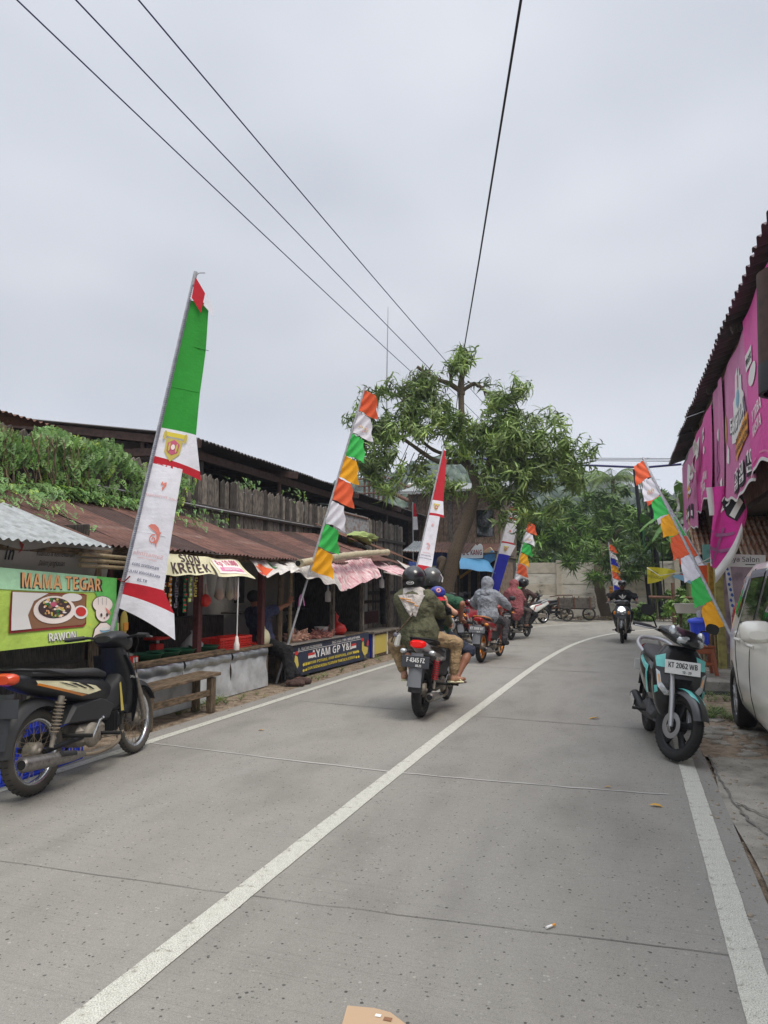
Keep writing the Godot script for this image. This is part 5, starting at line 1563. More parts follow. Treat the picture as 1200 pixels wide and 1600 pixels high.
	for q in spots:
		var t := thing(q[0], q[1], "cloth", q[2], 0.0, "torn cloths on the facade")
		var s: float = q[3]
		var b := MB.new()
		var ph := rng.randf() * 6.0
		b.grid(func(u: float, w: float) -> Vector3: return Vector3(-0.05 - 0.03 * sin(u * 9.0 + ph) * w - 0.02 * sin(w * 7.0 + u * 3.0), 0.35 * s - w * s * (0.75 + 0.2 * sin(u * 5.0 + ph)) - 0.25 * s * u, (u - 0.5) * -1.5 * s), 24, 16)
		fin(b, "cloth", "tarp_dirty", t)
	# hanging folded pink banner in front of the small roof
	var t := thing("hanging_poster", "pink poster printed 25 hanging before the rusty roof with a white turned edge", "poster")
	var b := MB.new()
	var f := func(u: float, w: float) -> Vector3:
		var low := lerpf(1.66, 2.22, clampf((u - 0.1) / 0.9, 0.0, 1.0))
		return Vector3(lerpf(1.17, 1.58, u) + 0.03 * sin(w * 6.0 + u * 4.0), lerpf(2.86, low, w), -11.6 + 0.06 * sin(u * 7.0 + w * 3.0) + 0.35 * u)
	b.grid(f, 20, 14)
	fin(b, "cloth", "tarp_pink", t)
	g = func(u: float, w: float) -> Vector3: return f.call(u, w) + Vector3(-0.003, 0, 0.012)
	g1 = func(u: float, w: float) -> Vector3: return f.call(u, w) + Vector3(-0.005, 0, 0.018)
	patch(t, "print_panel", "ink_black", [Vector2(0.32, 0.22), Vector2(0.72, -0.02), Vector2(1.0, 0.1), Vector2(0.98, 0.55), Vector2(0.72, 0.66)], g, 0.25)
	ink(t, "25%", "ink_white", func(x: float, y: float) -> Vector3: return g1.call(0.66 + x * 2.6, 0.22 - y * 1.4 - x * 0.35), 0.0, 0.0, 0.15, 0.62, 0, 0.12)
	patch(t, "print_panel", "ink_white", [Vector2(0.62, 0.5), Vector2(0.92, 0.3), Vector2(0.96, 0.42), Vector2(0.7, 0.6)], g1, 0.25)
	for q in [[0.0, 0.55, 0.62, 0.80], [0.0, 0.75, 0.5, 0.98], [0.0, 0.95, 0.45, 0.62]]:
		var a := Vector2(q[0], q[1])
		var c := Vector2(q[2], q[3])
		var nn := (c - a).normalized().orthogonal() * 0.022
		patch(t, "pylon_print", "ink_lilac", [a - nn, c - nn, c + nn, a + nn], g, 0.25)
	b = MB.new()
	b.grid(func(u: float, w: float) -> Vector3: return f.call(0.08 + 0.9 * u, 1.0) + Vector3(-0.02, (w - 0.55) * 0.2 - 0.12 * (1.0 - u), 0.05 + 0.05 * sin(w * PI) + 0.02 * sin(u * 4.0)), 16, 5)
	fin(b, "turned_edge", "tarp_white", t)
	b = MB.new()
	b.grid(func(u: float, w: float) -> Vector3: return Vector3(1.12 + 0.16 * u + 0.03 * w, 2.86 - 0.42 * w, -11.55 + 0.03 * sin(u * 5.0)), 6, 6)
	fin(b, "white_fold", "tarp_white", t)

func build_far_end() -> void:
	# precast concrete wall: five panels one above the other between posts
	var t := thing("concrete_wall", "stained precast concrete wall of stacked panels between posts across the road end", "wall")
	var vs := []
	var post := MB.new()
	post.box(Vector3(0, 1.27, 0), Vector3(0.24, 2.56, 0.2), Basis(), 0.015)
	var pm := post.mesh()
	for i in 4:
		var b := MB.new()
		b.box(Vector3.ZERO, Vector3(2.24 if i < 2 else 2.22, 0.478, 0.06), Basis(), 0.012)
		vs.append(b.mesh())
	var a := Vector3(-7.9, 0, -33.1)
	var dir := Vector3(1, 0, 0.045).normalized()
	var yaw := -atan2(0.045, 1.0)
	for i in 8:
		var p := a + dir * (2.45 * i)
		if i < 5: put(pm, "post", "wall_concrete_b", t, Transform3D(Basis(Vector3.UP, yaw), p + Vector3(0, -0.02, 0.02)))
		if i < 4 - 0:
			for k in 5: put(vs[rng.randi() % 4], "panel", ["wall_concrete", "wall_concrete", "wall_concrete_b"][rng.randi() % 3], t, Transform3D(Basis(Vector3.UP, yaw), p + dir * 1.225 + Vector3(0, 0.25 + 0.485 * k, rng.randf_range(-0.012, 0.012))))
	bx("backing", "wall_concrete_b", t, a + dir * 4.9 + Vector3(0, 1.2, -0.08), Vector3(9.8, 2.4, 0.03), 0.0, Basis(Vector3.UP, yaw))
	ink(t, "777", "ink_white", flat_map(a + dir * 5.4 + Vector3(0, 1.15, 0.05), dir, Vector3.UP, 0.01), 0.0, 0.0, 0.16)
	# notice board
	t = thing("notice_board", "tall white notice board with blue headings by the wall's left end", "notice board", Vector3(-4.55, 0, -27.2))
	bx("board", "tarp_white", t, Vector3(0, 1.32, 0), Vector3(0.46, 1.55, 0.04))
	for i in 9: bx("print_line", ["ink_sky", "ink_gold", "ink_grey"][[0, 0, 2, 0, 1, 1, 1, 0, 2][i]], t, Vector3(0.02 * (i % 2), 1.98 - 0.16 * i, 0.024), Vector3(0.34, 0.05 if i % 3 else 0.09, 0.006), 0.0)
	for s in [-0.2, 0.2]: bx("leg", "grey_pole", t, Vector3(s, 0.3, -0.03), Vector3(0.04, 0.6, 0.03))
	# yellow warning sign
	t = thing("yellow_sign", "small yellow sign with dark lettering in front of the concrete wall", "sign", Vector3(-0.6, 0, -30.8))
	bx("board", "ink_orange", t, Vector3(0, 1.12, 0), Vector3(0.46, 0.5, 0.02))
	for i in 3: ink(t, ["JAGA JARAK", "DILARANG", "PARKIR"][i], "ink_black", flat_map(Vector3(0, 1.28 - 0.15 * i, 0.012), Vector3(1, 0, 0), Vector3(0, 1, 0), 0.004), 0.0, 0.0, 0.075, 0.85)
	tb("stake", "timber_up", t, [Vector3(0, 0, -0.02), Vector3(0, 1.1, -0.02)], 0.025, 6)
	# utility poles with the metal cabinet
	for i in 2:
		t = thing("utility_pole", ["thinner dark utility pole carrying the metal cabinet", "thicker leaning dark utility pole behind the cabinet pole"][i], "pole", Vector3(0.78 + 0.42 * i, 0, -31.6 - 0.5 * i))
		tb("shaft", "black_metal", t, [Vector3.ZERO, Vector3(-0.45 + 0.15 * i, 6.3, 0)], [0.1 + 0.03 * i, 0.075], 10)
		for k in 3: tb("cable_down", "wire_black", t, [Vector3(0.12 + 0.02 * k, 0, 0.05), Vector3(0.1, 3.0, 0.08), Vector3(-0.3 + 0.1 * k, 6.0, 0.05)], 0.015, 5)
	t = thing("metal_cabinet", "green edged metal cabinet mounted on the utility pole", "cabinet", Vector3(0.70, 3.3, -31.4))
	bx("case", "ink_deep_green", t, Vector3(0, 0, 0), Vector3(0.3, 0.86, 0.2), 0.015)
	bx("door", "glass_dark", t, Vector3(0.03, 0, 0.105), Vector3(0.2, 0.76, 0.02), 0.01)
	t = thing("street_cable", "thick dark cable slung across the end of the road", "cable")
	tb("cable", "wire_blue", t, [Vector3(-6.5, 7.4, -33), Vector3(-3.5, 6.95, -33), Vector3(-1.31, 6.78, -33), Vector3(0.7, 6.5, -32.5), Vector3(2.2, 6.48, -32)], 0.05, 6)
	for i in 3: tb("wire", "wire_black", t, [Vector3(-6.5, 7.9 + 0.3 * i, -33), Vector3(-1.3, 7.0 + 0.06 * i, -33), Vector3(2.2, 6.6 + 0.06 * i, -32)], 0.012, 4)
	# rails of a small garden on the right
	t = thing("garden_rail", "rusty crossbar on two posts before the shrubs at the bend", "rail", Vector3(1.5, 0, -27.0))
	tb("crossbar", "rust_bar", t, [Vector3(-0.9, 1.0, 0), Vector3(1.2, 0.95, 0)], 0.05, 6)
	for q in [-0.1, 0.9]: tb("post", "rust_bar", t, [Vector3(q, 0, 0), Vector3(q, 1.5 if q < 0 else 1.2, 0)], 0.06, 6)
	# rusty gantry, aerial mast and lamps behind the shed
	t = thing("rusty_gantry", "rusty steel conveyor gantry sloping down behind the market shed", "gantry")
	var p0 := Vector3(-13.9, 7.2, -40)
	var p1 := Vector3(-10.6, 5.6, -40)
	for o in [Vector3(0, 0, 0), Vector3(0, 0, -1.3)]:
		tb("chord", "rust_bar", t, [p0 + o, p1 + o], 0.09, 6)
		tb("chord", "rust_bar", t, [p0 + o + Vector3(0, 0.8, 0), p1 + o + Vector3(0, 0.8, 0)], 0.05, 6)
		for k in 9: tb("brace", "rust_bar", t, [p0.lerp(p1, k / 9.0) + o, p0.lerp(p1, (k + 1) / 9.0) + o + Vector3(0, 0.8, 0)], 0.03, 5)
	for k in 12: bx("deck_plate", "roof_rust", t, p0.lerp(p1, (k + 0.5) / 12.0) + Vector3(0, -0.05, -0.65), Vector3(0.27, 0.04, 1.3), 0.0)
	for k in 5: tb("tower_leg", "rust_bar", t, [Vector3(-15.2 + 0.3 * k, 0, -40.4), Vector3(-15.2 + 0.3 * k, 7.9, -40.4)], 0.07, 6)
	for k in 3: tb("tower_rail", "rust_bar", t, [Vector3(-15.6, 7.0 + 0.45 * k, -40.3), Vector3(-13.7, 7.0 + 0.45 * k, -40.3)], 0.05, 5)
	t = thing("aerial_mast", "very thin aerial mast rising above the tree", "mast", Vector3(-10.2, 0, -30))
	tb("mast", "grey_pole", t, [Vector3(0, 0, 0), Vector3(-0.02, 10.4, 0), Vector3(0.05, 14.2, 0)], [0.05, 0.035, 0.012], 6)
	t = thing("street_lamp", "double armed pale street lamp far behind the shed", "street lamp", Vector3(-17.6, 0, -60))
	tb("column", "grey_pole", t, [Vector3.ZERO, Vector3(0, 8.6, 0)], [0.14, 0.09], 8)
	for s in [-1.0, 1.0]:
		tb("arm", "grey_pole", t, [Vector3(0, 8.2, 0), Vector3(0.12 * s, 9.3, 0), Vector3(0.45 * s, 10.1, 0)], 0.07, 6)
		var b := MB.new()
		b.ball(Vector3(0.62 * s, 10.35, 0), Vector3(0.28, 0.15, 0.2), 12, 6)
		fin(b, "lamp_head", "white_plastic", t)

func long_leaf(l: float, w: float, droop: float, seg := 3) -> MB:
	# a lance shaped leaf along +z, folded along its midrib and drooping
	var b := MB.new()
	var c := []
	var e := []
	for i in seg + 1:
		var t := float(i) / seg
		var y := -droop * l * t * t + 0.25 * l * t
		c.append(Vector3(0, y, l * t))
		e.append(w * 0.5 * sin(PI * clampf(t * 0.86 + 0.1, 0, 1)) if i < seg else 0.0)
	for i in seg:
		for s in [-1.0, 1.0]:
			var a: Vector3 = c[i]
			var d: Vector3 = c[i + 1]
			var a2 := a + Vector3(s * e[i], 0.3 * e[i], 0)
			var d2 := d + Vector3(s * e[i + 1], 0.3 * e[i + 1], 0)
			b.tri(a, d, d2)
			if e[i] > 0.0: b.tri(a, d2, a2)
	return b

func whorl(n: int, l: float, w: float, droop: float, sd: int) -> ArrayMesh:
	var r := RandomNumberGenerator.new()
	r.seed = sd
	var b := MB.new()
	for i in n:
		var lf := long_leaf(l * r.randf_range(0.7, 1.15), w * r.randf_range(0.8, 1.2), droop * r.randf_range(0.5, 1.4))
		var bs := Basis(Vector3.UP, TAU * i / n + r.randf_range(-0.4, 0.4)) * Basis(Vector3.RIGHT, r.randf_range(-0.75, 0.35))
		b.add(lf, Transform3D(bs, Vector3(0, -0.025 * i, 0)))
		var g := r.randf_range(0.75, 1.25)
		while b.col.size() < b.v.size(): b.col.append(Color(g * r.randf_range(0.95, 1.1), g, g * 0.9))
	return b.mesh()

# a drooping twig with leaves along it
func spray(n: int, l: float, w: float, sd: int) -> ArrayMesh:
	var r := RandomNumberGenerator.new()
	r.seed = sd
	var b := MB.new()
	var c := []
	for i in 6: c.append(Vector3(0.02 * sin(i * 1.7), 0.07 * i - 0.004 * i * i, 0.012 * i * i))
	b.tube(c, 0.004, 4)
	for i in n:
		var q := float(i) / (n - 1)
		var p: Vector3 = c[0].lerp(c[5], q * 0.9 + 0.1) + Vector3(0, 0.0, 0.02 * sin(q * PI))
		b.add(long_leaf(l * r.randf_range(0.65, 1.15), w * r.randf_range(0.8, 1.2), r.randf_range(0.6, 1.7)), Transform3D(Basis(Vector3.UP, i * 2.4 + r.randf_range(-0.5, 0.5)) * Basis(Vector3.RIGHT, r.randf_range(-0.7, 0.5)), p))
		var g := r.randf_range(0.65, 1.3)
		while b.col.size() < b.v.size(): b.col.append(Color(g * r.randf_range(0.95, 1.15), g, g * 0.88))
	return b.mesh()

# whorls through lumps; blobs are [centre, radius, count]
func crown(par: Node, blobs: Array, kinds: Array, mt: String, warm := 0.1, dens := 0.70) -> void:
	var sets := []
	var cols := []
	for k in kinds:
		sets.append([])
		cols.append([])
	for q in blobs:
		var tone := rng.randf_range(0.75, 1.3)
		var subs := []
		for i in maxi(2, int(q[2] * dens / 7.0)):
			var sd0 := Vector3(rng.randfn(), rng.randfn(), rng.randfn()).normalized()
			subs.append([q[0] + sd0 * Vector3(1, 0.85, 1) * q[1] * pow(rng.randf(), 0.4) * 1.12, rng.randf_range(0.7, 1.35)])
		for i in int(q[2] * dens):
			var sb: Array = subs[rng.randi() % subs.size()]
			var d := Vector3(rng.randfn(), rng.randfn(), rng.randfn()).normalized()
			var p: Vector3 = sb[0] + d * rng.randf() * (0.16 + 0.14 * q[1])
			var up := (d + Vector3(0, 0.5, 0) + Vector3(rng.randfn(), rng.randfn(), rng.randfn()) * 0.35).normalized()
			var sd := up.cross(Vector3(rng.randfn(), 0.2, rng.randfn())).normalized()
			var bs := Basis(sd, up, sd.cross(up)).scaled(Vector3.ONE * rng.randf_range(0.7, 1.2))
			var k := rng.randi() % kinds.size()
			sets[k].append(Transform3D(bs, p))
			var g: float = tone * sb[1] * rng.randf_range(0.65, 1.3)
			var young := rng.randf() < warm
			cols[k].append(Color(g * (1.35 if young else 1.0), g * (1.25 if young else 1.0), g * (0.9 if young else 0.95)))
	for k in kinds.size(): scatter("crown", kinds[k], sets[k], mt, par, cols[k])

func limb(par: Node, pts: Array, r0: float, r1: float, nm := "limb", n := 8) -> void:
	var c := catmull(pts, 5)
	var rr := []
	for i in c.size():
		rr.append(lerpf(r0, r1, float(i) / (c.size() - 1)) * (1.0 + 0.08 * sin(i * 2.3)))
	tb(nm, "bark", par, c, rr, n)

func build_plants() -> void:
	var wm := [spray(13, 0.19, 0.05, 1), spray(11, 0.22, 0.055, 2), spray(15, 0.17, 0.046, 3), whorl(7, 0.24, 0.055, 1.5, 4)]
	var t := thing("mango_tree", "tall pruned mango tree with a bare upright stem growing over the shops", "tree")
	limb(t, [Vector3(-5.05, -0.05, -19.0), Vector3(-4.92, 0.62, -19.0), Vector3(-4.72, 1.5, -19.1), Vector3(-4.53, 2.37, -19.2), Vector3(-4.25, 3.3, -19.6), Vector3(-4.1, 3.95, -19.8), Vector3(-4.03, 4.3, -20)], 0.21, 0.155, "trunk", 14)
	limb(t, [Vector3(-5.4, 0, -18.95), Vector3(-5.1, 1.3, -19.0), Vector3(-4.85, 2.1, -19.15)], 0.1, 0.08, "trunk", 9)
	limb(t, [Vector3(-4.05, 4.2, -20), Vector3(-4.25, 4.75, -20.1), Vector3(-4.5, 5.1, -20.2), Vector3(-4.56, 5.8, -20.3), Vector3(-4.62, 7.15, -20.5)], 0.15, 0.09)
	limb(t, [Vector3(-4.62, 7.1, -20.5), Vector3(-4.6, 7.6, -20.5), Vector3(-4.45, 8.2, -20.5)], 0.12, 0.06)
	limb(t, [Vector3(-4.62, 7.2, -20.5), Vector3(-4.95, 7.45, -20.4), Vector3(-5.35, 7.6, -20.2), Vector3(-5.85, 7.95, -20.0)], 0.085, 0.05)
	limb(t, [Vector3(-4.9, 7.42, -20.4), Vector3(-4.92, 8.05, -20.4)], 0.055, 0.045)
	limb(t, [Vector3(-4.62, 7.2, -20.5), Vector3(-4.2, 7.4, -20.5), Vector3(-3.8, 7.05, -20.3), Vector3(-3.3, 6.5, -20.0)], 0.07, 0.03)
	limb(t, [Vector3(-3.9, 7.1, -20.4), Vector3(-3.75, 6.5, -20.3), Vector3(-3.85, 6.0, -20.3)], 0.025, 0.015)
	limb(t, [Vector3(-5.35, 7.6, -20.2), Vector3(-5.9, 7.1, -19.8), Vector3(-6.3, 6.7, -19.5)], 0.05, 0.02)
	limb(t, [Vector3(-4.05, 4.2, -20), Vector3(-3.75, 4.7, -19.9), Vector3(-3.55, 5.2, -19.8), Vector3(-3.1, 5.9, -19.7)], 0.14, 0.05)
	limb(t, [Vector3(-4.5, 5.05, -20.2), Vector3(-4.8, 5.0, -20.0), Vector3(-5.3, 5.05, -19.8), Vector3(-6.2, 5.7, -19.4), Vector3(-6.9, 5.9, -19.2)], 0.11, 0.03)
	limb(t, [Vector3(-4.5, 5.2, -20.2), Vector3(-5.2, 5.3, -20.0), Vector3(-5.7, 5.7, -19.8), Vector3(-6.0, 6.4, -19.6)], 0.07, 0.03)
	limb(t, [Vector3(-3.7, 4.75, -19.9), Vector3(-2.9, 4.9, -19.7), Vector3(-2.0, 4.7, -19.6), Vector3(-1.3, 4.4, -19.5)], 0.09, 0.03)
	limb(t, [Vector3(-4.1, 3.95, -19.8), Vector3(-3.4, 3.8, -19.4), Vector3(-2.6, 3.7, -19.2)], 0.06, 0.02)
	for i in 14:
		var a := Vector3(-5.2 - rng.randf() * 1.2, 5.6 - rng.randf() * 0.9, -19.6)
		limb(t, [a, a + Vector3(-0.2, -0.5, 0.1), a + Vector3(-0.45 - rng.randf() * 0.3, -1.0 - rng.randf() * 0.5, 0.2)], 0.014, 0.006, "twig", 4)
	crown(t, [[Vector3(-4.55, 8.3, -20.5), 0.42, 46], [Vector3(-4.6, 7.9, -20.5), 0.3, 18],
		[Vector3(-5.7, 7.3, -19.8), 0.62, 60], [Vector3(-6.3, 6.75, -19.5), 0.75, 110], [Vector3(-5.5, 6.6, -19.8), 0.75, 110], [Vector3(-4.95, 6.2, -19.9), 0.5, 55], [Vector3(-7.0, 6.1, -19.2), 0.62, 80], [Vector3(-7.35, 6.2, -19.2), 0.4, 26], [Vector3(-6.5, 5.9, -19.3), 0.6, 80],
		[Vector3(-6.85, 5.2, -19.1), 0.55, 70], [Vector3(-6.75, 4.6, -19.0), 0.5, 62], [Vector3(-6.35, 4.3, -19.0), 0.35, 30], [Vector3(-5.6, 5.5, -19.6), 0.4, 30], [Vector3(-4.9, 5.5, -20.0), 0.35, 24], [Vector3(-5.3, 4.6, -19.6), 0.45, 40],
		[Vector3(-4.7, 4.1, -19.7), 0.4, 34], [Vector3(-4.1, 5.6, -20.0), 0.5, 60]], wm, "leaf_mango", 0.12)
	crown(t, [[Vector3(-3.5, 6.2, -20.0), 0.65, 95], [Vector3(-2.9, 6.0, -19.8), 0.75, 120], [Vector3(-3.9, 5.4, -19.9), 0.6, 85], [Vector3(-3.2, 5.2, -19.6), 0.8, 150], [Vector3(-2.4, 5.4, -19.6), 0.8, 150], [Vector3(-1.8, 4.9, -19.5), 0.75, 120], [Vector3(-1.5, 4.5, -19.4), 0.42, 40], [Vector3(-1.9, 4.2, -19.4), 0.6, 80],
		[Vector3(-2.7, 4.4, -19.4), 0.75, 120], [Vector3(-3.5, 4.3, -19.4), 0.65, 90], [Vector3(-3.1, 3.6, -19.3), 0.42, 40], [Vector3(-2.5, 3.5, -19.2), 0.55, 60], [Vector3(-2.75, 6.7, -19.8), 0.3, 20], [Vector3(-3.75, 7.3, -20.3), 0.16, 7], [Vector3(-3.1, 2.9, -19.1), 0.25, 14]], wm, "leaf_mango", 0.1)
	# the second mango tree by the wall
	t = thing("mango_tree", "broad low mango tree hanging over the concrete wall at the bend", "tree")
	limb(t, [Vector3(-0.95, -0.05, -31.6), Vector3(-1.2, 1.0, -31.8), Vector3(-1.3, 2.0, -32.2), Vector3(-1.1, 3.2, -33.4)], 0.26, 0.16, "trunk", 10)
	for q in [[Vector3(-2.6, 4.2, -33.9)], [Vector3(0.0, 4.3, -33.9)], [Vector3(-1.2, 5.0, -34.2)], [Vector3(-3.8, 3.6, -33.6)]]: limb(t, [Vector3(-1.25, 2.5, -32.7), Vector3(-1.25, 2.9, -33.2).lerp(q[0], 0.4), q[0]], 0.12, 0.04)
	var w2 := [whorl(14, 0.34, 0.055, 1.0, 11), whorl(13, 0.30, 0.05, 1.3, 12)]
	crown(t, [[Vector3(-3.3, 4.6, -34.1), 1.0, 120], [Vector3(-2.2, 5.2, -34.4), 1.0, 120], [Vector3(-1.0, 5.2, -34.4), 1.0, 120], [Vector3(0.0, 4.5, -34.2), 0.95, 110], [Vector3(-4.2, 4.0, -33.9), 0.8, 80], [Vector3(-3.5, 3.4, -33.6), 0.8, 80], [Vector3(-2.3, 3.8, -33.5), 1.0, 120], [Vector3(-1.0, 3.8, -33.5), 1.0, 120],
		[Vector3(0.2, 3.2, -31.0), 0.8, 80], [Vector3(-1.5, 2.7, -30.9), 0.7, 62], [Vector3(-0.3, 2.3, -30.9), 0.75, 66], [Vector3(0.3, 1.9, -31.0), 0.5, 30], [Vector3(-2.4, 2.4, -30.9), 0.4, 22], [Vector3(-1.0, 1.8, -31.0), 0.5, 30]], w2, "leaf_bush", 0.25)
	# further trees behind the wall, one crown and trunk each
	var far := [[Vector3(-1.6, 0, -38.5), 6.6, 2.2, "full green tree filling the gap behind the low mango tree"], [Vector3(-6.5, 0, -40), 5.6, 1.9, "rounded green tree behind the wall left of the mango tree"], [Vector3(-3.0, 0, -43), 6.4, 2.0, "taller tree rising just behind the low mango tree"], [Vector3(2.2, 0, -38), 6.0, 1.9, "leafy tree behind the utility poles"], [Vector3(4.2, 0, -33), 5.6, 1.8, "leafy tree between the poles and the poster building"], [Vector3(6.5, 0, -22), 5.6, 2.0, "tree whose leaves show between the posters and the rusty roof"], [Vector3(-12, 0, -48), 7.0, 2.2, "tree far behind the plank house"], [Vector3(4.6, 0, -17.5), 4.6, 1.4, "bushy tree close behind the rusty streaked roof"]]
	var w3 := [whorl(12, 0.42, 0.12, 0.8, 21), whorl(11, 0.36, 0.13, 1.0, 22)]
	for q in far:
		t = thing("broadleaf_tree", q[3], "tree", q[0], 0.0, "trees behind the wall")
		limb(t, [Vector3.ZERO, Vector3(0.15, q[1] * 0.4, 0), Vector3(0, q[1] * 0.75, 0)], 0.2, 0.1, "trunk")
		var bl := []
		for i in 9: bl.append([Vector3(rng.randf_range(-1, 1) * q[2] * 0.8, q[1] * 0.55 + rng.randf_range(-0.35, 0.45) * q[1] * 0.8, rng.randf_range(-1, 1) * q[2] * 0.6), q[2] * rng.randf_range(0.4, 0.62), 120])
		crown(t, bl, w3, "leaf_bush", 0.15)
	# shrubs under the poles
	var sh := [[Vector3(1.7, 0, -30.2), 1.1, "low bush at the foot of the utility poles"], [Vector3(2.5, 0, -26.5), 1.5, "shrub behind the rusty crossbar"], [Vector3(1.9, 0, -24.2), 0.45, "small weedy clump before the rusty crossbar"], [Vector3(0.35, 0, -30.4), 0.5, "little weedy clump left of the utility poles"], [Vector3(3.4, 0, -29.0), 2.3, "tall shrub right of the utility poles"], [Vector3(1.9, 0, -20.6), 0.8, "green plant beside the blue bin"]]
	for q in sh:
		t = thing("shrub", q[2], "shrub", q[0], 0.0, "shrubs at the bend")
		for k in 5: limb(t, [Vector3.ZERO, Vector3(rng.randf_range(-0.3, 0.3), q[1] * 0.4, rng.randf_range(-0.3, 0.3)) * 1.0, Vector3(rng.randf_range(-0.6, 0.6) * q[1] * 0.5, q[1] * 0.85, rng.randf_range(-0.3, 0.3))], 0.02, 0.008, "stem", 4)
		var bl := []
		for i in 6: bl.append([Vector3(rng.randf_range(-0.6, 0.6) * q[1], q[1] * rng.randf_range(0.25, 0.9), rng.randf_range(-0.4, 0.4)), q[1] * 0.38, 34])
		crown(t, bl, [whorl(9, 0.2, 0.08, 0.9, 31)], "leaf_bush", 0.25)
	# banana plants
	for q in [[Vector3(0.95, 0, -32.4), 3.6, 1.0, "banana plant spreading a wide torn leaf behind the poles"], [Vector3(2.05, 0, -28.5), 4.6, 0.9, "banana plant with upright leaves beside the poster building"]]:
		t = thing("banana_plant", q[3], "banana plant", q[0], 0.0, "banana plants at the bend")
		tb("stem", "leaf_banana_stem", t, [Vector3.ZERO, Vector3(0, q[1] * 0.9, 0)], [0.12, 0.07], 9)
		for k in 7:
			var az: float = [2.9, 2.4, 0.4, 3.6, 1.3, 5.0, 1.8][k]
			var up: float = [0.5, 0.15, 1.3, -0.1, 1.6, 0.7, 1.9][k]
			var l: float = 1.9 * q[2]
			var b := MB.new()
			var dir := Vector3(cos(az), 0, sin(az))
			var sd := Vector3(-sin(az), 0, cos(az))
			for row in 22:
				var tt0 := row / 22.0
				var tt1 := tt0 + (1.0 / 22.0 if rng.randf() < 0.8 else 0.03)
				for s in [-1.0, 1.0]:
					var pa := []
					for tt in [tt0, tt1]:
						var c: Vector3 = Vector3(0, q[1] * 0.88, 0) + dir * l * tt + Vector3(0, up * tt - 1.0 * tt * tt, 0) * l * 0.7
						pa.append(c)
						pa.append(c + sd * s * 0.26 * q[2] * sin(PI * clampf(tt * 0.9 + 0.08, 0, 1)) + Vector3(0, -0.06 - 0.05 * rng.randf(), 0))
					b.quad(pa[0], pa[1], pa[3], pa[2])
			fin(tint(b, leaf_tone()), "leaf", "leaf_banana", t)
	# palm
	t = thing("palm_tree", "feathery palm rising above the mango tree behind the wall", "palm tree", Vector3(-0.75, 0, -42))
	limb(t, [Vector3.ZERO, Vector3(0.1, 4, 0), Vector3(0, 7.4, 0)], 0.16, 0.1, "trunk")
	for k in 13:
		var az := TAU * k / 13.0 + 0.2
		var up := 1.3 if k % 2 else 0.8
		var b := MB.new()
		var dir := Vector3(cos(az), 0, sin(az))
		var pts := []
		for i in 15:
			var tt := i / 14.0
			pts.append(Vector3(0, 7.4, 0) + dir * 2.3 * tt + Vector3(0, up * tt - 1.5 * tt * tt, 0) * 1.7)
		b.tube(pts, [0.03, 0.028, 0.026, 0.024, 0.022, 0.02, 0.018, 0.016, 0.014, 0.012, 0.01, 0.008, 0.007, 0.006, 0.004], 4)
		var sd := Vector3(-sin(az), 0, cos(az))
		for i in range(2, 15):
			for s in [-1.0, 1.0]:
				for h in 3:
					var o: Vector3 = pts[i - 1].lerp(pts[i], h / 3.0)
					var e: Vector3 = o + (sd * s * 0.62 + dir * 0.35 + Vector3(0, -0.35 - rng.randf() * 0.3, 0)) * sin(PI * clampf(i / 15.0 + 0.1, 0, 1))
					b.tri(o, o + dir * 0.05, e)
		fin(tint(b, leaf_tone()), "frond", "leaf_palm", t)
	# forest on the hill
	var blob := MB.new()
	blob.ball(Vector3(0, 0.5, 0), Vector3(1, 0.9, 1), 9, 6)
	var nz := FastNoiseLite.new()
	nz.frequency = 1.4
	for i in blob.v.size(): blob.v[i] *= 1.0 + 0.35 * nz.get_noise_3d(blob.v[i].x * 2, blob.v[i].y * 2, blob.v[i].z * 2)
	tint(blob, Color.WHITE)
	var xs := []
	var cs := []
	for i in 5200:
		var p := hill_at(0.16 + rng.randf() * 0.68, rng.randf() * 1.0)
		if p.y < 3.0: continue
		var s := rng.randf_range(1.0, 2.6)
		xs.append(Transform3D(Basis(Vector3.UP, rng.randf() * TAU).scaled(Vector3(s, s * rng.randf_range(0.8, 1.7), s)), p))
		var g := rng.randf_range(0.5, 1.5)
		cs.append(Color(g, g, g * rng.randf_range(0.8, 1.1)))
	scatter("forest", blob.mesh(), xs, "leaf_hill", self, cs)
	# grass along the kerbs
	var gl := MB.new()
	for i in 9:
		gl.add(long_leaf(rng.randf_range(0.08, 0.17), 0.008, 0.7, 3), Transform3D(Basis(Vector3.UP, TAU * i / 9.0) * Basis(Vector3.RIGHT, -0.9), Vector3.ZERO))
	tint(gl, Color.WHITE)
	xs = []
	cs = []
	var spots := []
	for i in 60: spots.append(Vector3(rng.randf_range(0.58, 0.95), 0.0, rng.randf_range(-8.9, -8.3)))
	for i in 26: spots.append(Vector3(rng.randf_range(0.75, 1.3), 0.0, rng.randf_range(-10.3, -9.6)))
	for i in 26: spots.append(Vector3(rng.randfn(-4.72, 0.08), 0.0, rng.randf_range(-7.9, -6.6)))
	for i in 24: spots.append(Vector3(rng.randfn(-4.5, 0.1), 0.0, rng.randf_range(-17, -8)))
	for i in 60: spots.append(Vector3(rng.randf_range(-3.0, 1.2), 0.0, -30.6 - rng.randf() * 1.6))
	for p in spots:
		xs.append(Transform3D(Basis(Vector3.UP, rng.randf() * TAU).scaled(Vector3.ONE * rng.randf_range(0.6, 1.2) * (1.0 if p.z > -20 else 1.8)), p))
		cs.append(leaf_tone())
	scatter("grass", gl.mesh(), xs, "leaf_grass", self, cs)
	# dry leaves heaped along the wall
	xs = []
	cs = []
	var dl := MB.new()
	dl.add(long_leaf(0.12, 0.05, 0.4, 2))
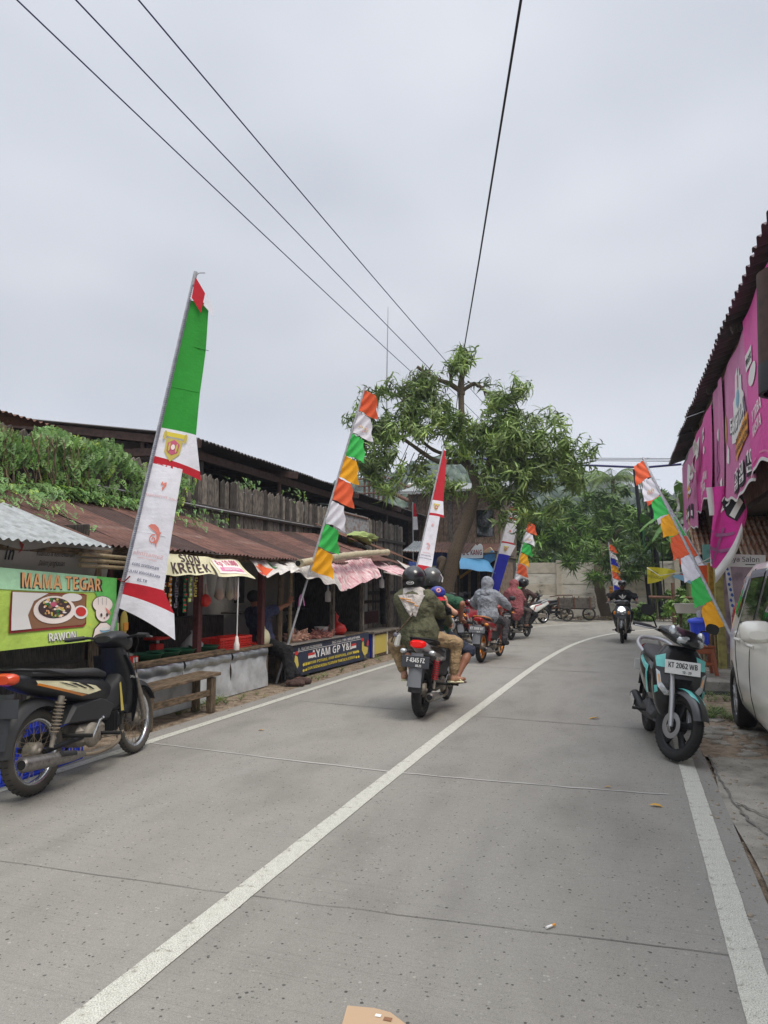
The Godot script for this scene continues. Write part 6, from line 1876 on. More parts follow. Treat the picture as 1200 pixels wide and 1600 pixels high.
	for i in 900:
		xs.append(Transform3D(Basis(Vector3.UP, rng.randf() * TAU) * Basis(Vector3.RIGHT, rng.randf_range(-0.6, 0.6)), Vector3(rng.randfn(-0.7, 1.3), 0.02 + 0.12 * rng.randf(), -30.9 + rng.randfn(0, 0.35))))
		cs.append(Color.WHITE)
	scatter("dry_leaves", dl.mesh(), xs, "plank_brown", self, cs)

const XAX := Basis(Vector3(0, -1, 0), Vector3(1, 0, 0), Vector3(0, 0, 1))   # lathe axis y -> x

# o: R radius, tw tyre half width, rim material, wire or mag, disc
func wheel(par: Node, nm: String, c: Vector3, R: float, tw: float, o: Dictionary, fx := Transform3D(), detail := true) -> void:
	var w := Node3D.new()
	w.name = nm
	par.add_child(w, true)
	w.transform = fx * Transform3D(Basis(), c)
	var seg := 36 if detail else 20
	var xf := Transform3D(XAX, Vector3.ZERO)
	var b := MB.new()
	var pr := []
	for k in 11:
		var a := TAU * k / 10.0 - PI * 0.5
		pr.append(Vector2(R - tw * 0.95 - cos(a + PI * 0.5) * tw * 0.95 * -1.0, sin(a + PI * 0.5) * tw))
	b.lathe(pr, xf, seg)
	fin(b, "tyre", o.get("tyre", "rubber"), w)
	if detail:
		b = MB.new()
		for k in 40:
			var a := TAU * k / 40.0
			var bs := Basis(Vector3.RIGHT, a)
			for s in [-1.0, 1.0]: b.box(bs * Vector3(s * tw * 0.45, 0, R - tw * 0.22), Vector3(tw * 0.6, 0.006, 0.012), bs * Basis(Vector3.UP, s * 0.5))
		fin(b, "tread", "rubber", w)
	b = MB.new()
	var ri := R - tw * 1.85
	b.lathe([Vector2(ri + 0.012, -tw * 0.62), Vector2(ri - 0.012, -tw * 0.5), Vector2(ri - 0.014, 0), Vector2(ri - 0.012, tw * 0.5), Vector2(ri + 0.012, tw * 0.62)], xf, seg)
	fin(b, "rim", o.get("rim", "chrome"), w)
	b = MB.new()
	var hr: float = o.get("hub_r", 0.055)
	b.lathe([Vector2(0.004, -0.065), Vector2(0.02, -0.06), Vector2(0.022, -0.045), Vector2(hr, -0.04), Vector2(hr, 0.04), Vector2(0.022, 0.045), Vector2(0.02, 0.06), Vector2(0.004, 0.065)], xf, 16)
	fin(b, "hub", o.get("hub", "alloy_dusty"), w)
	if o.get("mag", false):
		for k in 5:
			b = MB.new()
			var bs := Basis(Vector3.RIGHT, TAU * k / 5.0)
			var rs := []
			for q in [[0.03, 0.028, 0.03], [0.09, 0.02, 0.022], [ri - 0.01, 0.018, 0.034]]:
				rs.append(sring(bs * Vector3(0, q[0], 0), bs * Vector3(q[1], 0, 0), bs * Vector3(0, 0, q[2]), 8, 3.0))
			b.rings(rs)
			fin(b, "wheel_spoke", o.get("spoke", "black_metal"), w)
	else:
		b = MB.new()
		for k in 36:
			var a := TAU * k / 36.0
			var s := 1.0 if k % 2 else -1.0
			var a2 := a + (0.5 if (k / 2) % 2 else -0.5)
			b.tube([Vector3(s * 0.034, sin(a2) * hr * 0.9, cos(a2) * hr * 0.9), Vector3(0, sin(a) * ri, cos(a) * ri)], 0.0018 if detail else 0.004, 4, false)
		fin(b, "spokes", o.get("spoke", "steel_dusty"), w)
	if o.get("disc", false):
		b = MB.new()
		b.lathe([Vector2(0.062, 0), Vector2(0.105, 0), Vector2(0.105, 0.004), Vector2(0.062, 0.004), Vector2(0.062, 0)], Transform3D(XAX, Vector3(0.07, 0, 0)), 24)
		fin(b, "brake_disc", "alloy", w)

func fender(par: Node, nm: String, c: Vector3, r: float, hw: float, a0: float, a1: float, mt: String, fx := Transform3D(), drop := 0.05) -> void:
	var b := MB.new()
	b.grid(func(u: float, w: float) -> Vector3:
		var a := lerpf(a0, a1, w)
		var q := (u - 0.5) * 2.0
		var rr := r - drop * pow(absf(q), 3.0)
		return fx * (c + Vector3(q * hw, sin(a) * rr, cos(a) * rr)), 10, 16)
	fin(b, nm, mt, par)

# lens or sticker on the flank of a loft_z body: poly in (z, y)
func flank(par: Node, nm: String, mt: String, rows: Array, e: float, side: float, poly: Array, off := 0.009) -> void:
	var f := func(z: float, y: float) -> Vector3:
		var i := 0
		while i < rows.size() - 2 and z > rows[i + 1][0]: i += 1
		var t := clampf((z - rows[i][0]) / (rows[i + 1][0] - rows[i][0]), 0.0, 1.0)
		var y0: float = lerpf(rows[i][1], rows[i + 1][1], t)
		var y1: float = lerpf(rows[i][2], rows[i + 1][2], t)
		var hw: float = lerpf(rows[i][3], rows[i + 1][3], t)
		var q := clampf(absf(y - (y0 + y1) * 0.5) / maxf((y1 - y0) * 0.5, 0.001), 0.0, 0.97)
		return Vector3(side * (hw * pow(1.0 - pow(q, e), 1.0 / e) + off), y, z)
	patch(par, nm, mt, poly, f, 0.06)

func mirror(par: Node, base: Vector3, head: Vector3, fx: Transform3D) -> void:
	tb("mirror_stem", "black_metal", par, [fx * base, fx * base.lerp(head, 0.5).lerp(base + Vector3(0, head.y - base.y, 0), 0.25), fx * (head + Vector3(0, -0.03, 0))], 0.007, 6)
	var b := MB.new()
	var rs := []
	for q in [[0.0, 0.3], [-0.012, 0.85], [-0.03, 1.0], [0.0, 0.0]]:
		if q[1] > 0.0: rs.append(sring(head + Vector3(0, 0, -0.03 - q[0] * -1.0), Vector3(0.068 * q[1], 0, 0), Vector3(0, 0.045 * q[1], 0), 14, 2.6))
	rs.reverse()
	b.rings(rs)
	for i in b.v.size(): b.v[i] = fx * b.v[i]
	fin(b, "mirror", "dark_plastic", par)

func bike_common(t: Node3D, o: Dictionary) -> Transform3D:
	var R: float = o.get("R", 0.285)
	var det: bool = o.get("detail", true)
	var piv := Vector3(0, 0.62, -0.5)
	var ax := Vector3(0, 0.93, 0.36).normalized()
	var fx := Transform3D(Basis(ax, o.get("steer", 0.0)), Vector3.ZERO)
	fx.origin = piv - fx.basis * piv
	var wo: Dictionary = o.get("wheel", {})
	wheel(t, "front_wheel", Vector3(0, R, -0.62), R - 0.004, o.get("ftw", 0.038), wo.merged({"disc": o.get("disc", false)}), fx, det)
	wheel(t, "rear_wheel", Vector3(0, R, 0.62), R, o.get("rtw", 0.045), wo.merged({"hub_r": 0.075}), Transform3D(), det)
	for s in [-0.085, 0.085]:
		var b := MB.new()
		b.tube([fx * Vector3(s, R - 0.01, -0.632), fx * Vector3(s, R + 0.2, -0.575), fx * Vector3(s, 0.66, -0.5)], [0.021, 0.024, 0.018], 10)
		fin(b, "fork_leg", o.get("fork", "alloy_dusty"), t)
	fender(t, "front_fender", Vector3(0, R, -0.62), R + 0.035, 0.072, 0.35, 2.75, o.get("fender", o.body), fx)
	var hb := MB.new()
	hb.tube([fx * Vector3(-0.34, 0.985, -0.22), fx * Vector3(-0.22, 0.99, -0.30), fx * Vector3(0, 0.95, -0.36), fx * Vector3(0.22, 0.99, -0.30), fx * Vector3(0.34, 0.985, -0.22)], 0.011, 8)
	fin(hb, "handlebar", "black_metal", t)
	for s in [-1.0, 1.0]:
		tb("grip", "dark_plastic", t, [fx * Vector3(0.235 * s, 0.99, -0.29), fx * Vector3(0.36 * s, 0.985, -0.205)], 0.018, 10)
		tb("lever", "alloy", t, [fx * Vector3(0.2 * s, 0.985, -0.33), fx * Vector3(0.28 * s, 0.975, -0.315), fx * Vector3(0.37 * s, 0.97, -0.255)], 0.006, 6)
	if not o.get("no_mirror", false):
		for s in ([-1.0, 1.0] if not o.get("one_mirror", false) else [1.0]): mirror(t, Vector3(0.2 * s, 1.0, -0.31), Vector3((0.30 + o.get("mir_out", 0.0)) * s, 1.17 + o.get("mir_up", 0.0), -0.26), fx)
	for k in (3 if o.kind == "cub" else 0): tb("control_cable", "rubber", t, catmull([fx * Vector3(0.2 - 0.2 * k, 0.99, -0.31), fx * Vector3(0.12 - 0.12 * k, 0.93, -0.50), fx * Vector3(0.06 - 0.05 * k, 0.78, -0.55), fx * Vector3(0.1 - 0.1 * k, 0.55, -0.54)], 4), 0.004, 5)
	# rear suspension and swing arm
	for s in [-1.0, 1.0]:
		if o.kind == "matic" and s > 0.0: continue
		tb("swing_arm", "black_metal", t, [Vector3(0.085 * s, 0.30, 0.1), Vector3(0.095 * s, R, 0.63)], 0.018, 8)
	for s in ([-1.0, 1.0] if o.kind == "cub" else [-1.0]):
		var sh := MB.new()
		var p0 := Vector3(0.125 * s, R + 0.02, 0.60)
		var p1 := Vector3(0.125 * s, 0.63, 0.49)
		sh.tube([p0, p0.lerp(p1, 0.45)], 0.016, 8)
		sh.tube([p0.lerp(p1, 0.4), p1], 0.022, 8)
		fin(sh, "shock_absorber", "alloy_dusty", t)
		sh = MB.new()
		var hx := []
		for k in 90:
			var q := k / 89.0
			hx.append(p0.lerp(p1, 0.3 + q * 0.62) + Vector3(cos(q * TAU * 9.0), 0, sin(q * TAU * 9.0)) * 0.031)
		sh.tube(hx, 0.0055, 5)
		fin(sh, "spring", o.get("spring", "steel_dusty"), t)
	# stand, pegs
	tb("foot_peg", "rubber", t, [Vector3(-0.27, 0.285, 0.0), Vector3(0.27, 0.285, 0.0)], 0.014, 8)
	if o.kind == "cub": tb("rear_peg", "rubber", t, [Vector3(-0.25, 0.33, 0.33), Vector3(0.25, 0.33, 0.33)], 0.014, 8)
	if o.get("stand", true): tb("side_stand", "black_metal", t, [Vector3(-0.1, 0.26, 0.05), Vector3(-0.24, 0.0, 0.12)], 0.011, 6)
	return fx

func plate(par: Node, c: Vector3, u: Vector3, w: Vector3, text: String, sub: String, mt: String, inkm: String, sc := 1.0) -> void:
	var b := MB.new()
	var n := u.cross(w).normalized()
	b.box(c, Vector3(0.26, 0.105, 0.006) * sc, Basis(u, w, n), 0.002)
	fin(b, "number_plate", mt, par)
	if text == "": return
	var g := flat_map(c + n * 0.003 * sc, u, w, 0.0025)
	ink(par, text, inkm, g, 0.0, 0.014 * sc, 0.040 * sc, 0.72, 0, 0.0, "plate_lettering")
	ink(par, sub, inkm, g, 0.03 * sc, -0.034 * sc, 0.020 * sc, 0.8, 0, 0.0, "plate_lettering")

func make_cub(o: Dictionary) -> Node3D:
	var t := thing("motorbike", o.label, "motorbike", o.pos, o.yaw, o.get("grp", ""))
	o.kind = "cub"
	var fx := bike_common(t, o)
	var R: float = o.get("R", 0.285)
	var b := MB.new()
	var tail := [[-0.2, 0.48, 0.64, 0.06], [-0.05, 0.49, 0.70, 0.10], [0.2, 0.54, 0.745, 0.13], [0.42, 0.60, 0.765, 0.125], [0.62, 0.655, 0.79, 0.105], [0.78, 0.705, 0.81, 0.085], [0.88, 0.75, 0.82, 0.06]]
	loft_z(b, tail, 18, 2.6)
	fin(b, "tail_body", o.body, t)
	for s in [-1.0, 1.0]:
		flank(t, "side_sticker", o.accent, tail, 2.6, s, [Vector2(0.02, 0.605), Vector2(0.2, 0.60), Vector2(0.7, 0.735), Vector2(0.72, 0.765), Vector2(0.45, 0.728), Vector2(0.1, 0.65)])
		if o.has("accent2"): flank(t, "side_stripe", o.accent2, tail, 2.6, s, [Vector2(0.22, 0.60), Vector2(0.26, 0.595), Vector2(0.72, 0.735), Vector2(0.70, 0.745)], 0.012)
		if o.has("accent2"):
			for k in 3: flank(t, "side_flash", o.body, tail, 2.6, s, [Vector2(0.12 + 0.1 * k, 0.625 + 0.02 * k), Vector2(0.15 + 0.1 * k, 0.63 + 0.02 * k), Vector2(0.32 + 0.1 * k, 0.70 + 0.015 * k), Vector2(0.25 + 0.1 * k, 0.69 + 0.012 * k)], 0.012)
	b = MB.new()
	loft_z(b, [[-0.12, 0.68, 0.735, 0.07], [0.02, 0.70, 0.775, 0.115], [0.22, 0.725, 0.785, 0.135], [0.4, 0.745, 0.81, 0.14], [0.58, 0.765, 0.83, 0.125], [0.74, 0.785, 0.835, 0.09]], 18, 2.8)
	fin(b, "seat", "seat_vinyl", t)
	var gr := MB.new()
	gr.tube([Vector3(0.13, 0.77, 0.45), Vector3(0.14, 0.82, 0.66), Vector3(0.09, 0.85, 0.86), Vector3(-0.09, 0.85, 0.86), Vector3(-0.14, 0.82, 0.66), Vector3(-0.13, 0.77, 0.45)], 0.012, 7)
	fin(gr, "grab_rail", o.get("rail", "black_metal"), t)
	# front shield with the tunnel behind it
	b = MB.new()
	loft_y(b, [[0.36, -0.47, -0.40, 0.08], [0.46, -0.50, -0.37, 0.12], [0.60, -0.50, -0.36, 0.14], [0.76, -0.43, -0.30, 0.13], [0.90, -0.36, -0.25, 0.09]], 20, 3.0)
	fin(b, "front_shield", o.get("shield", o.body), t)
	for s in [-1.0, 1.0]:
		b = MB.new()
		b.grid(func(u: float, w: float) -> Vector3:
			var y := lerpf(0.29, 0.84, w)
			var hw := lerpf(0.12, 0.185, sin(w * PI * 0.85))
			return Vector3(s * (0.08 + (hw - 0.08) * u), y, -0.45 + 0.14 * w * w + 0.04 * u * u), 6, 14)
		fin(b, "leg_shield", o.get("shield", o.body), t)
	b = MB.new()
	loft_z(b, [[-0.42, 0.40, 0.80, 0.085], [-0.30, 0.40, 0.66, 0.08], [-0.15, 0.40, 0.585, 0.075], [0.0, 0.42, 0.64, 0.075]], 14, 3.2)
	fin(b, "tunnel", o.get("tunnel", "dark_plastic"), t)
	if o.has("word"):
		ink(t, o.word, "ink_white", func(x: float, y: float) -> Vector3: return Vector3(0.150 + x, 0.66 + y, -0.36 + 0.2 * x), 0.0, 0.0, 0.02, 1.0, 0)
		patch(t, "shield_sticker", "ink_gold", [Vector2(-0.33, 0.40), Vector2(-0.29, 0.40), Vector2(-0.27, 0.62), Vector2(-0.29, 0.63)], func(z: float, y: float) -> Vector3: return Vector3(0.088, y, z))
	# headlamp nacelle
	b = MB.new()
	loft_z(b, [[-0.46, 0.88, 0.97, 0.07], [-0.42, 0.86, 1.0, 0.115], [-0.33, 0.87, 1.035, 0.125], [-0.22, 0.93, 1.025, 0.115], [-0.16, 0.95, 1.0, 0.07]], 18, 2.6)
	for i in b.v.size(): b.v[i] = fx * b.v[i]
	fin(b, "headlamp_nacelle", o.get("nacelle", o.body), t)
	b = MB.new()
	b.ball(Vector3(0, 0.935, -0.435), Vector3(0.08, 0.055, 0.035), 14, 7)
	for i in b.v.size(): b.v[i] = fx * b.v[i]
	fin(b, "headlamp", "lens_clear", t)
	# engine
	b = MB.new()
	b.box(Vector3(0, 0.30, 0.08), Vector3(0.2, 0.16, 0.34), Basis(), 0.04)
	fin(b, "crankcase", "alloy_dusty", t)
	b = MB.new()
	for k in 8: b.box(Vector3(0, 0.335, -0.11 - 0.022 * k), Vector3(0.15, 0.15, 0.010), Basis(), 0.004)
	b.box(Vector3(0, 0.335, -0.19), Vector3(0.10, 0.10, 0.2))
	b.box(Vector3(0, 0.335, -0.31), Vector3(0.14, 0.13, 0.07), Basis(), 0.02)
	fin(b, "cylinder", "black_metal", t)
	b = MB.new()
	b.lathe([Vector2(0.0, 0.045), Vector2(0.06, 0.04), Vector2(0.085, 0.02), Vector2(0.09, 0.0)], Transform3D(XAX, Vector3(0.10, 0.295, 0.12)), 18)
	fin(b, "clutch_cover", "alloy_dusty", t)
	tb("kick_lever", "chrome", t, [Vector3(0.13, 0.27, 0.16), Vector3(0.16, 0.40, 0.10), Vector3(0.19, 0.42, 0.10)], 0.010, 6)
	tb("brake_pedal", "steel_dusty", t, [Vector3(0.12, 0.26, 0.02), Vector3(0.17, 0.25, -0.12), Vector3(0.19, 0.27, -0.16)], 0.009, 6)
	b = MB.new()
	b.prism(PackedVector2Array([Vector2(-0.12, 0.36), Vector2(0.4, 0.42), Vector2(0.3, 0.54), Vector2(-0.02, 0.56), Vector2(-0.2, 0.47)]), 0.20, Transform3D(Basis(Vector3(0, 0, 1), Vector3(0, 1, 0), Vector3(1, 0, 0)), Vector3.ZERO), 0.025)
	fin(b, "side_cover", o.get("cover", "dark_plastic"), t)
	# exhaust
	tb("exhaust_pipe", "steel_dusty", t, catmull([Vector3(0.04, 0.27, -0.30), Vector3(0.08, 0.19, -0.27), Vector3(0.11, 0.16, -0.12), Vector3(0.125, 0.16, 0.1), Vector3(0.135, 0.19, 0.3)], 4), 0.015, 8)
	b = MB.new()
	b.tube([Vector3(0.135, 0.19, 0.26), Vector3(0.142, 0.205, 0.40), Vector3(0.15, 0.225, 0.56), Vector3(0.165, 0.265, 0.92), Vector3(0.166, 0.268, 0.935)], [0.02, 0.037, 0.045, 0.048, 0.03], 14, false)
	fin(b, "muffler", "muffler", t)
	b = MB.new()
	b.tube([Vector3(0.1655, 0.2665, 0.926), Vector3(0.1656, 0.267, 0.93)], 0.036, 12)
	fin(b, "muffler_mouth", "void_black", t)
	tb("heat_guard", "dark_plastic", t, [Vector3(0.165, 0.225, 0.40), Vector3(0.19, 0.26, 0.58)], 0.02, 6)
	# chain case, rear mudguard, lamps
	b = MB.new()
	b.box(Vector3(-0.10, 0.31, 0.36), Vector3(0.03, 0.11, 0.5), Basis(Vector3.RIGHT, -0.02), 0.012)
	fin(b, "chain_case", "dark_plastic", t)
	fender(t, "rear_fender", Vector3(0, R, 0.62), R + 0.07, 0.075, 0.05, 2.4, o.get("rear_fender", "dark_plastic"), Transform3D(), 0.06)
	b = MB.new()
	b.grid(func(u: float, w: float) -> Vector3: return Vector3((u - 0.5) * lerpf(0.13, 0.15, w), lerpf(0.70, 0.36, w), 0.90 + 0.09 * w - 0.02 * pow(absf(u - 0.5) * 2.0, 2.0)), 8, 8)
	fin(b, "mudguard", o.get("mudguard", "grey_plastic"), t)
	b = MB.new()
	var lp := [[0.86, 0.755, 0.83, 0.088], [0.89, 0.75, 0.835, 0.084], [0.92, 0.765, 0.82, 0.055]]
	loft_z(b, lp, 16, 2.8)
	fin(b, "tail_lamp", o.get("tail", "lamp_red_off"), t)
	for s in ([] if o.get("no_ind", false) else [-1.0, 1.0]):
		b = MB.new()
		b.ball(Vector3(0.155 * s, 0.71, 0.87), Vector3(0.04, 0.028, 0.035), 10, 6)
		fin(b, "indicator", "amber" if o.get("amber", true) else "lens_clear", t)
		tb("indicator_stem", "dark_plastic", t, [Vector3(0.05 * s, 0.72, 0.86), Vector3(0.13 * s, 0.71, 0.87)], 0.012, 6)
	plate(t, Vector3(0, 0.615, 0.945), Vector3(1, 0, 0), Vector3(0, 0.99, -0.12).normalized(), o.get("plate", ""), o.get("plate_sub", ""), o.get("plate_mat", "paint_black"), o.get("plate_ink", "ink_white"), 1.15)
	t.rotation.z = o.get("lean", 0.0)
	return t

func make_matic(o: Dictionary) -> Node3D:
	var t := thing("scooter", o.label, "scooter", o.pos, o.yaw, o.get("grp", ""))
	o.kind = "matic"
	var fx := bike_common(t, o)
	var R: float = o.get("R", 0.265)
	var b := MB.new()
	var tail := [[-0.10, 0.30, 0.60, 0.09], [0.0, 0.31, 0.70, 0.14], [0.2, 0.38, 0.745, 0.165], [0.42, 0.48, 0.765, 0.165], [0.62, 0.58, 0.79, 0.14], [0.78, 0.66, 0.805, 0.10], [0.88, 0.71, 0.81, 0.06]]
	loft_z(b, tail, 18, 2.8)
	fin(b, "rear_body", o.body, t)
	for s in [-1.0, 1.0]:
		flank(t, "side_sticker", o.accent, tail, 2.8, s, [Vector2(0.0, 0.44), Vector2(0.05, 0.43), Vector2(0.14, 0.63), Vector2(0.48, 0.715), Vector2(0.45, 0.735), Vector2(0.12, 0.67)])
	b = MB.new()
	loft_z(b, [[-0.12, 0.66, 0.72, 0.07], [0.0, 0.69, 0.765, 0.12], [0.2, 0.72, 0.785, 0.14], [0.42, 0.745, 0.81, 0.145], [0.6, 0.765, 0.83, 0.125], [0.74, 0.785, 0.83, 0.08]], 18, 2.8)
	fin(b, "seat", "seat_vinyl", t)
	var gr := MB.new()
	gr.tube(catmull([Vector3(0.14, 0.76, 0.42), Vector3(0.165, 0.83, 0.62), Vector3(0.10, 0.875, 0.84), Vector3(0, 0.88, 0.88), Vector3(-0.10, 0.875, 0.84), Vector3(-0.165, 0.83, 0.62), Vector3(-0.14, 0.76, 0.42)], 3), 0.018, 8)
	fin(gr, "grab_rail", o.get("rail", "paint_silver"), t)
	# apron
	var ap := [[0.30, -0.47, -0.36, 0.11], [0.40, -0.52, -0.35, 0.17], [0.54, -0.545, -0.36, 0.205], [0.68, -0.535, -0.36, 0.215], [0.80, -0.49, -0.35, 0.19], [0.90, -0.44, -0.33, 0.12]]
	b = MB.new()
	loft_y(b, ap, 24, 3.2)
	fin(b, "front_apron", o.body, t)
	var apf := func(x: float, y: float) -> Vector3:
		var i := 0
		while i < ap.size() - 2 and y > ap[i + 1][0]: i += 1
		var k := clampf((y - ap[i][0]) / (ap[i + 1][0] - ap[i][0]), 0.0, 1.0)
		var z0: float = lerpf(ap[i][1], ap[i + 1][1], k)
		var z1: float = lerpf(ap[i][2], ap[i + 1][2], k)
		var hw: float = lerpf(ap[i][3], ap[i + 1][3], k)
		var q := clampf(absf(x) / hw, 0.0, 0.985)
		return Vector3(x, y, (z0 + z1) * 0.5 - (z1 - z0) * 0.5 * pow(1.0 - pow(q, 3.2), 1.0 / 3.2) - 0.005)
	if o.get("vee", false):
		for s in [-1.0, 1.0]:
			patch(t, "indicator_lens", "lens_clear", [Vector2(s * 0.195, 0.70), Vector2(s * 0.175, 0.56), Vector2(s * 0.12, 0.50), Vector2(s * 0.10, 0.54), Vector2(s * 0.15, 0.60), Vector2(s * 0.165, 0.68)], apf, 0.03)
			patch(t, "amber_bulb", "ink_peach", [Vector2(s * 0.182, 0.66), Vector2(s * 0.168, 0.59), Vector2(s * 0.155, 0.60), Vector2(s * 0.17, 0.66)], func(x: float, y: float) -> Vector3: return apf.call(x, y) + Vector3(0, 0, -0.003), 0.03)
			patch(t, "apron_sticker", o.accent, [Vector2(s * 0.2, 0.80), Vector2(s * 0.12, 0.83), Vector2(s * 0.13, 0.72), Vector2(s * 0.19, 0.72)], apf, 0.03)
			patch(t, "apron_sticker", o.accent, [Vector2(s * 0.20, 0.56), Vector2(s * 0.19, 0.50), Vector2(s * 0.17, 0.52), Vector2(s * 0.18, 0.57)], apf, 0.03)
		patch(t, "chrome_bar", "chrome", [Vector2(-0.12, 0.50), Vector2(0.12, 0.50), Vector2(0.10, 0.54), Vector2(-0.10, 0.54)], apf, 0.03)
		patch(t, "air_scoop", "void_black", [Vector2(-0.09, 0.64), Vector2(0.09, 0.64), Vector2(0.05, 0.56), Vector2(-0.05, 0.56)], apf, 0.03)
	elif o.get("round_lamp", false):
		pass
	b = MB.new()
	loft_z(b, [[-0.40, 0.27, 0.42, 0.13], [-0.30, 0.25, 0.31, 0.17], [-0.1, 0.25, 0.31, 0.17], [0.02, 0.26, 0.40, 0.15]], 16, 4.0)
	fin(b, "floorboard", "dark_plastic", t)
	b = MB.new()
	b.prism(PackedVector2Array([Vector2(-0.38, 0.24), Vector2(0.1, 0.20), Vector2(0.35, 0.25), Vector2(0.2, 0.36), Vector2(-0.3, 0.32)]), 0.30, Transform3D(Basis(Vector3(0, 0, 1), Vector3(0, 1, 0), Vector3(1, 0, 0)), Vector3.ZERO), 0.03)
	fin(b, "under_cowl", "dark_plastic", t)
	# handlebar cover with the headlamp
	b = MB.new()
	if o.get("round_lamp", false):
		loft_z(b, [[-0.44, 0.93, 1.02, 0.10], [-0.38, 0.91, 1.05, 0.17], [-0.30, 0.94, 1.05, 0.17], [-0.24, 0.97, 1.02, 0.10]], 18, 2.6)
	else:
		loft_z(b, [[-0.56, 0.92, 0.96, 0.05], [-0.53, 0.90, 1.0, 0.11], [-0.46, 0.90, 1.04, 0.165], [-0.36, 0.93, 1.055, 0.19], [-0.28, 0.97, 1.04, 0.16], [-0.24, 0.98, 1.02, 0.08]], 20, 2.4)
	for i in b.v.size(): b.v[i] = fx * b.v[i]
	fin(b, "handlebar_cover", o.body, t)
	b = MB.new()
	if o.get("round_lamp", false):
		b.ball(Vector3(0, 0.78, -0.525), Vector3(0.085, 0.105, 0.04), 18, 9)
		fin(b, "headlamp", "lamp_white", t)
		b = MB.new()
		b.lathe([Vector2(0.085, 0.0), Vector2(0.1, 0.01), Vector2(0.1, 0.03)], Transform3D(Basis(Vector3.RIGHT, -PI / 2).scaled(Vector3(1, 1.2, 1)), Vector3(0, 0.78, -0.50)), 20)
		fin(b, "lamp_ring", "chrome", t)
		for s in [-1.0, 1.0]:
			b = MB.new()
			b.ball(Vector3(0.16 * s, 0.72, -0.49), Vector3(0.035, 0.06, 0.03), 10, 6)
			fin(b, "front_indicator", "amber", t)
	else:
		for s in [-1.0, 1.0]:
			b = MB.new()
			b.ball(Vector3(0.042 * s, 0.95, -0.50), Vector3(0.088, 0.05, 0.055), 16, 8)
			for i in b.v.size(): b.v[i] = fx * b.v[i]
			fin(b, "headlamp", "lens_clear", t)
			b = MB.new()
			b.ball(Vector3(0.138 * s, 1.0, -0.44), Vector3(0.03, 0.055, 0.045), 10, 6)
			for i in b.v.size(): b.v[i] = fx * b.v[i]
			fin(b, "position_lamp", "lens_clear", t)
	# drive case on the left, exhaust on the right
	b = MB.new()
	b.prism(PackedVector2Array([Vector2(0.02, 0.24), Vector2(0.1, 0.20), Vector2(0.6, 0.21), Vector2(0.69, 0.27), Vector2(0.62, 0.36), Vector2(0.1, 0.38), Vector2(0.02, 0.33)]), 0.07, Transform3D(Basis(Vector3(0, 0, 1), Vector3(0, 1, 0), Vector3(1, 0, 0)), Vector3(-0.13, 0, 0)), 0.02)
	fin(b, "drive_case", "alloy_dusty", t)
	b = MB.new()
	b.tube([Vector3(0.08, 0.20, 0.1), Vector3(0.11, 0.22, 0.35), Vector3(0.12, 0.25, 0.46), Vector3(0.13, 0.31, 0.76), Vector3(0.131, 0.315, 0.78)], [0.015, 0.03, 0.05, 0.05, 0.03], 14)
	fin(b, "muffler", "black_metal", t)
	b = MB.new()
	b.box(Vector3(0.18, 0.285, 0.58), Vector3(0.012, 0.07, 0.2), Basis(Vector3.RIGHT, -0.2), 0.006)
	fin(b, "heat_shield", "chrome", t)
	fender(t, "rear_fender", Vector3(0, R, 0.62), R + 0.06, 0.07, 0.1, 2.2, "dark_plastic", Transform3D(), 0.05)
	b = MB.new()
	b.grid(func(u: float, w: float) -> Vector3: return Vector3((u - 0.5) * 0.14, lerpf(0.66, 0.40, w), 0.90 + 0.08 * w), 6, 6)
	fin(b, "mudguard", "dark_plastic", t)
	b = MB.new()
	loft_z(b, [[0.84, 0.735, 0.82, 0.095], [0.89, 0.735, 0.82, 0.085], [0.92, 0.75, 0.805, 0.05]], 16, 2.8)
	fin(b, "tail_lamp", o.get("tail", "lamp_red_off"), t)
	if o.has("front_plate"):
		plate(t, Vector3(0, 0.735, -0.565), Vector3(-1, 0, 0), Vector3(0, 0.97, 0.22).normalized(), o.front_plate, o.get("plate_sub", ""), o.get("plate_mat", "paint_black"), o.get("plate_ink", "ink_white"), 1.06)
	plate(t, Vector3(0, 0.60, 0.94), Vector3(1, 0, 0), Vector3(0, 0.99, -0.12).normalized(), o.get("plate", ""), o.get("plate_sub", ""), o.get("plate_mat", "paint_black"), o.get("plate_ink", "ink_white"))
	t.rotation.z = o.get("lean", 0.0)
	return t

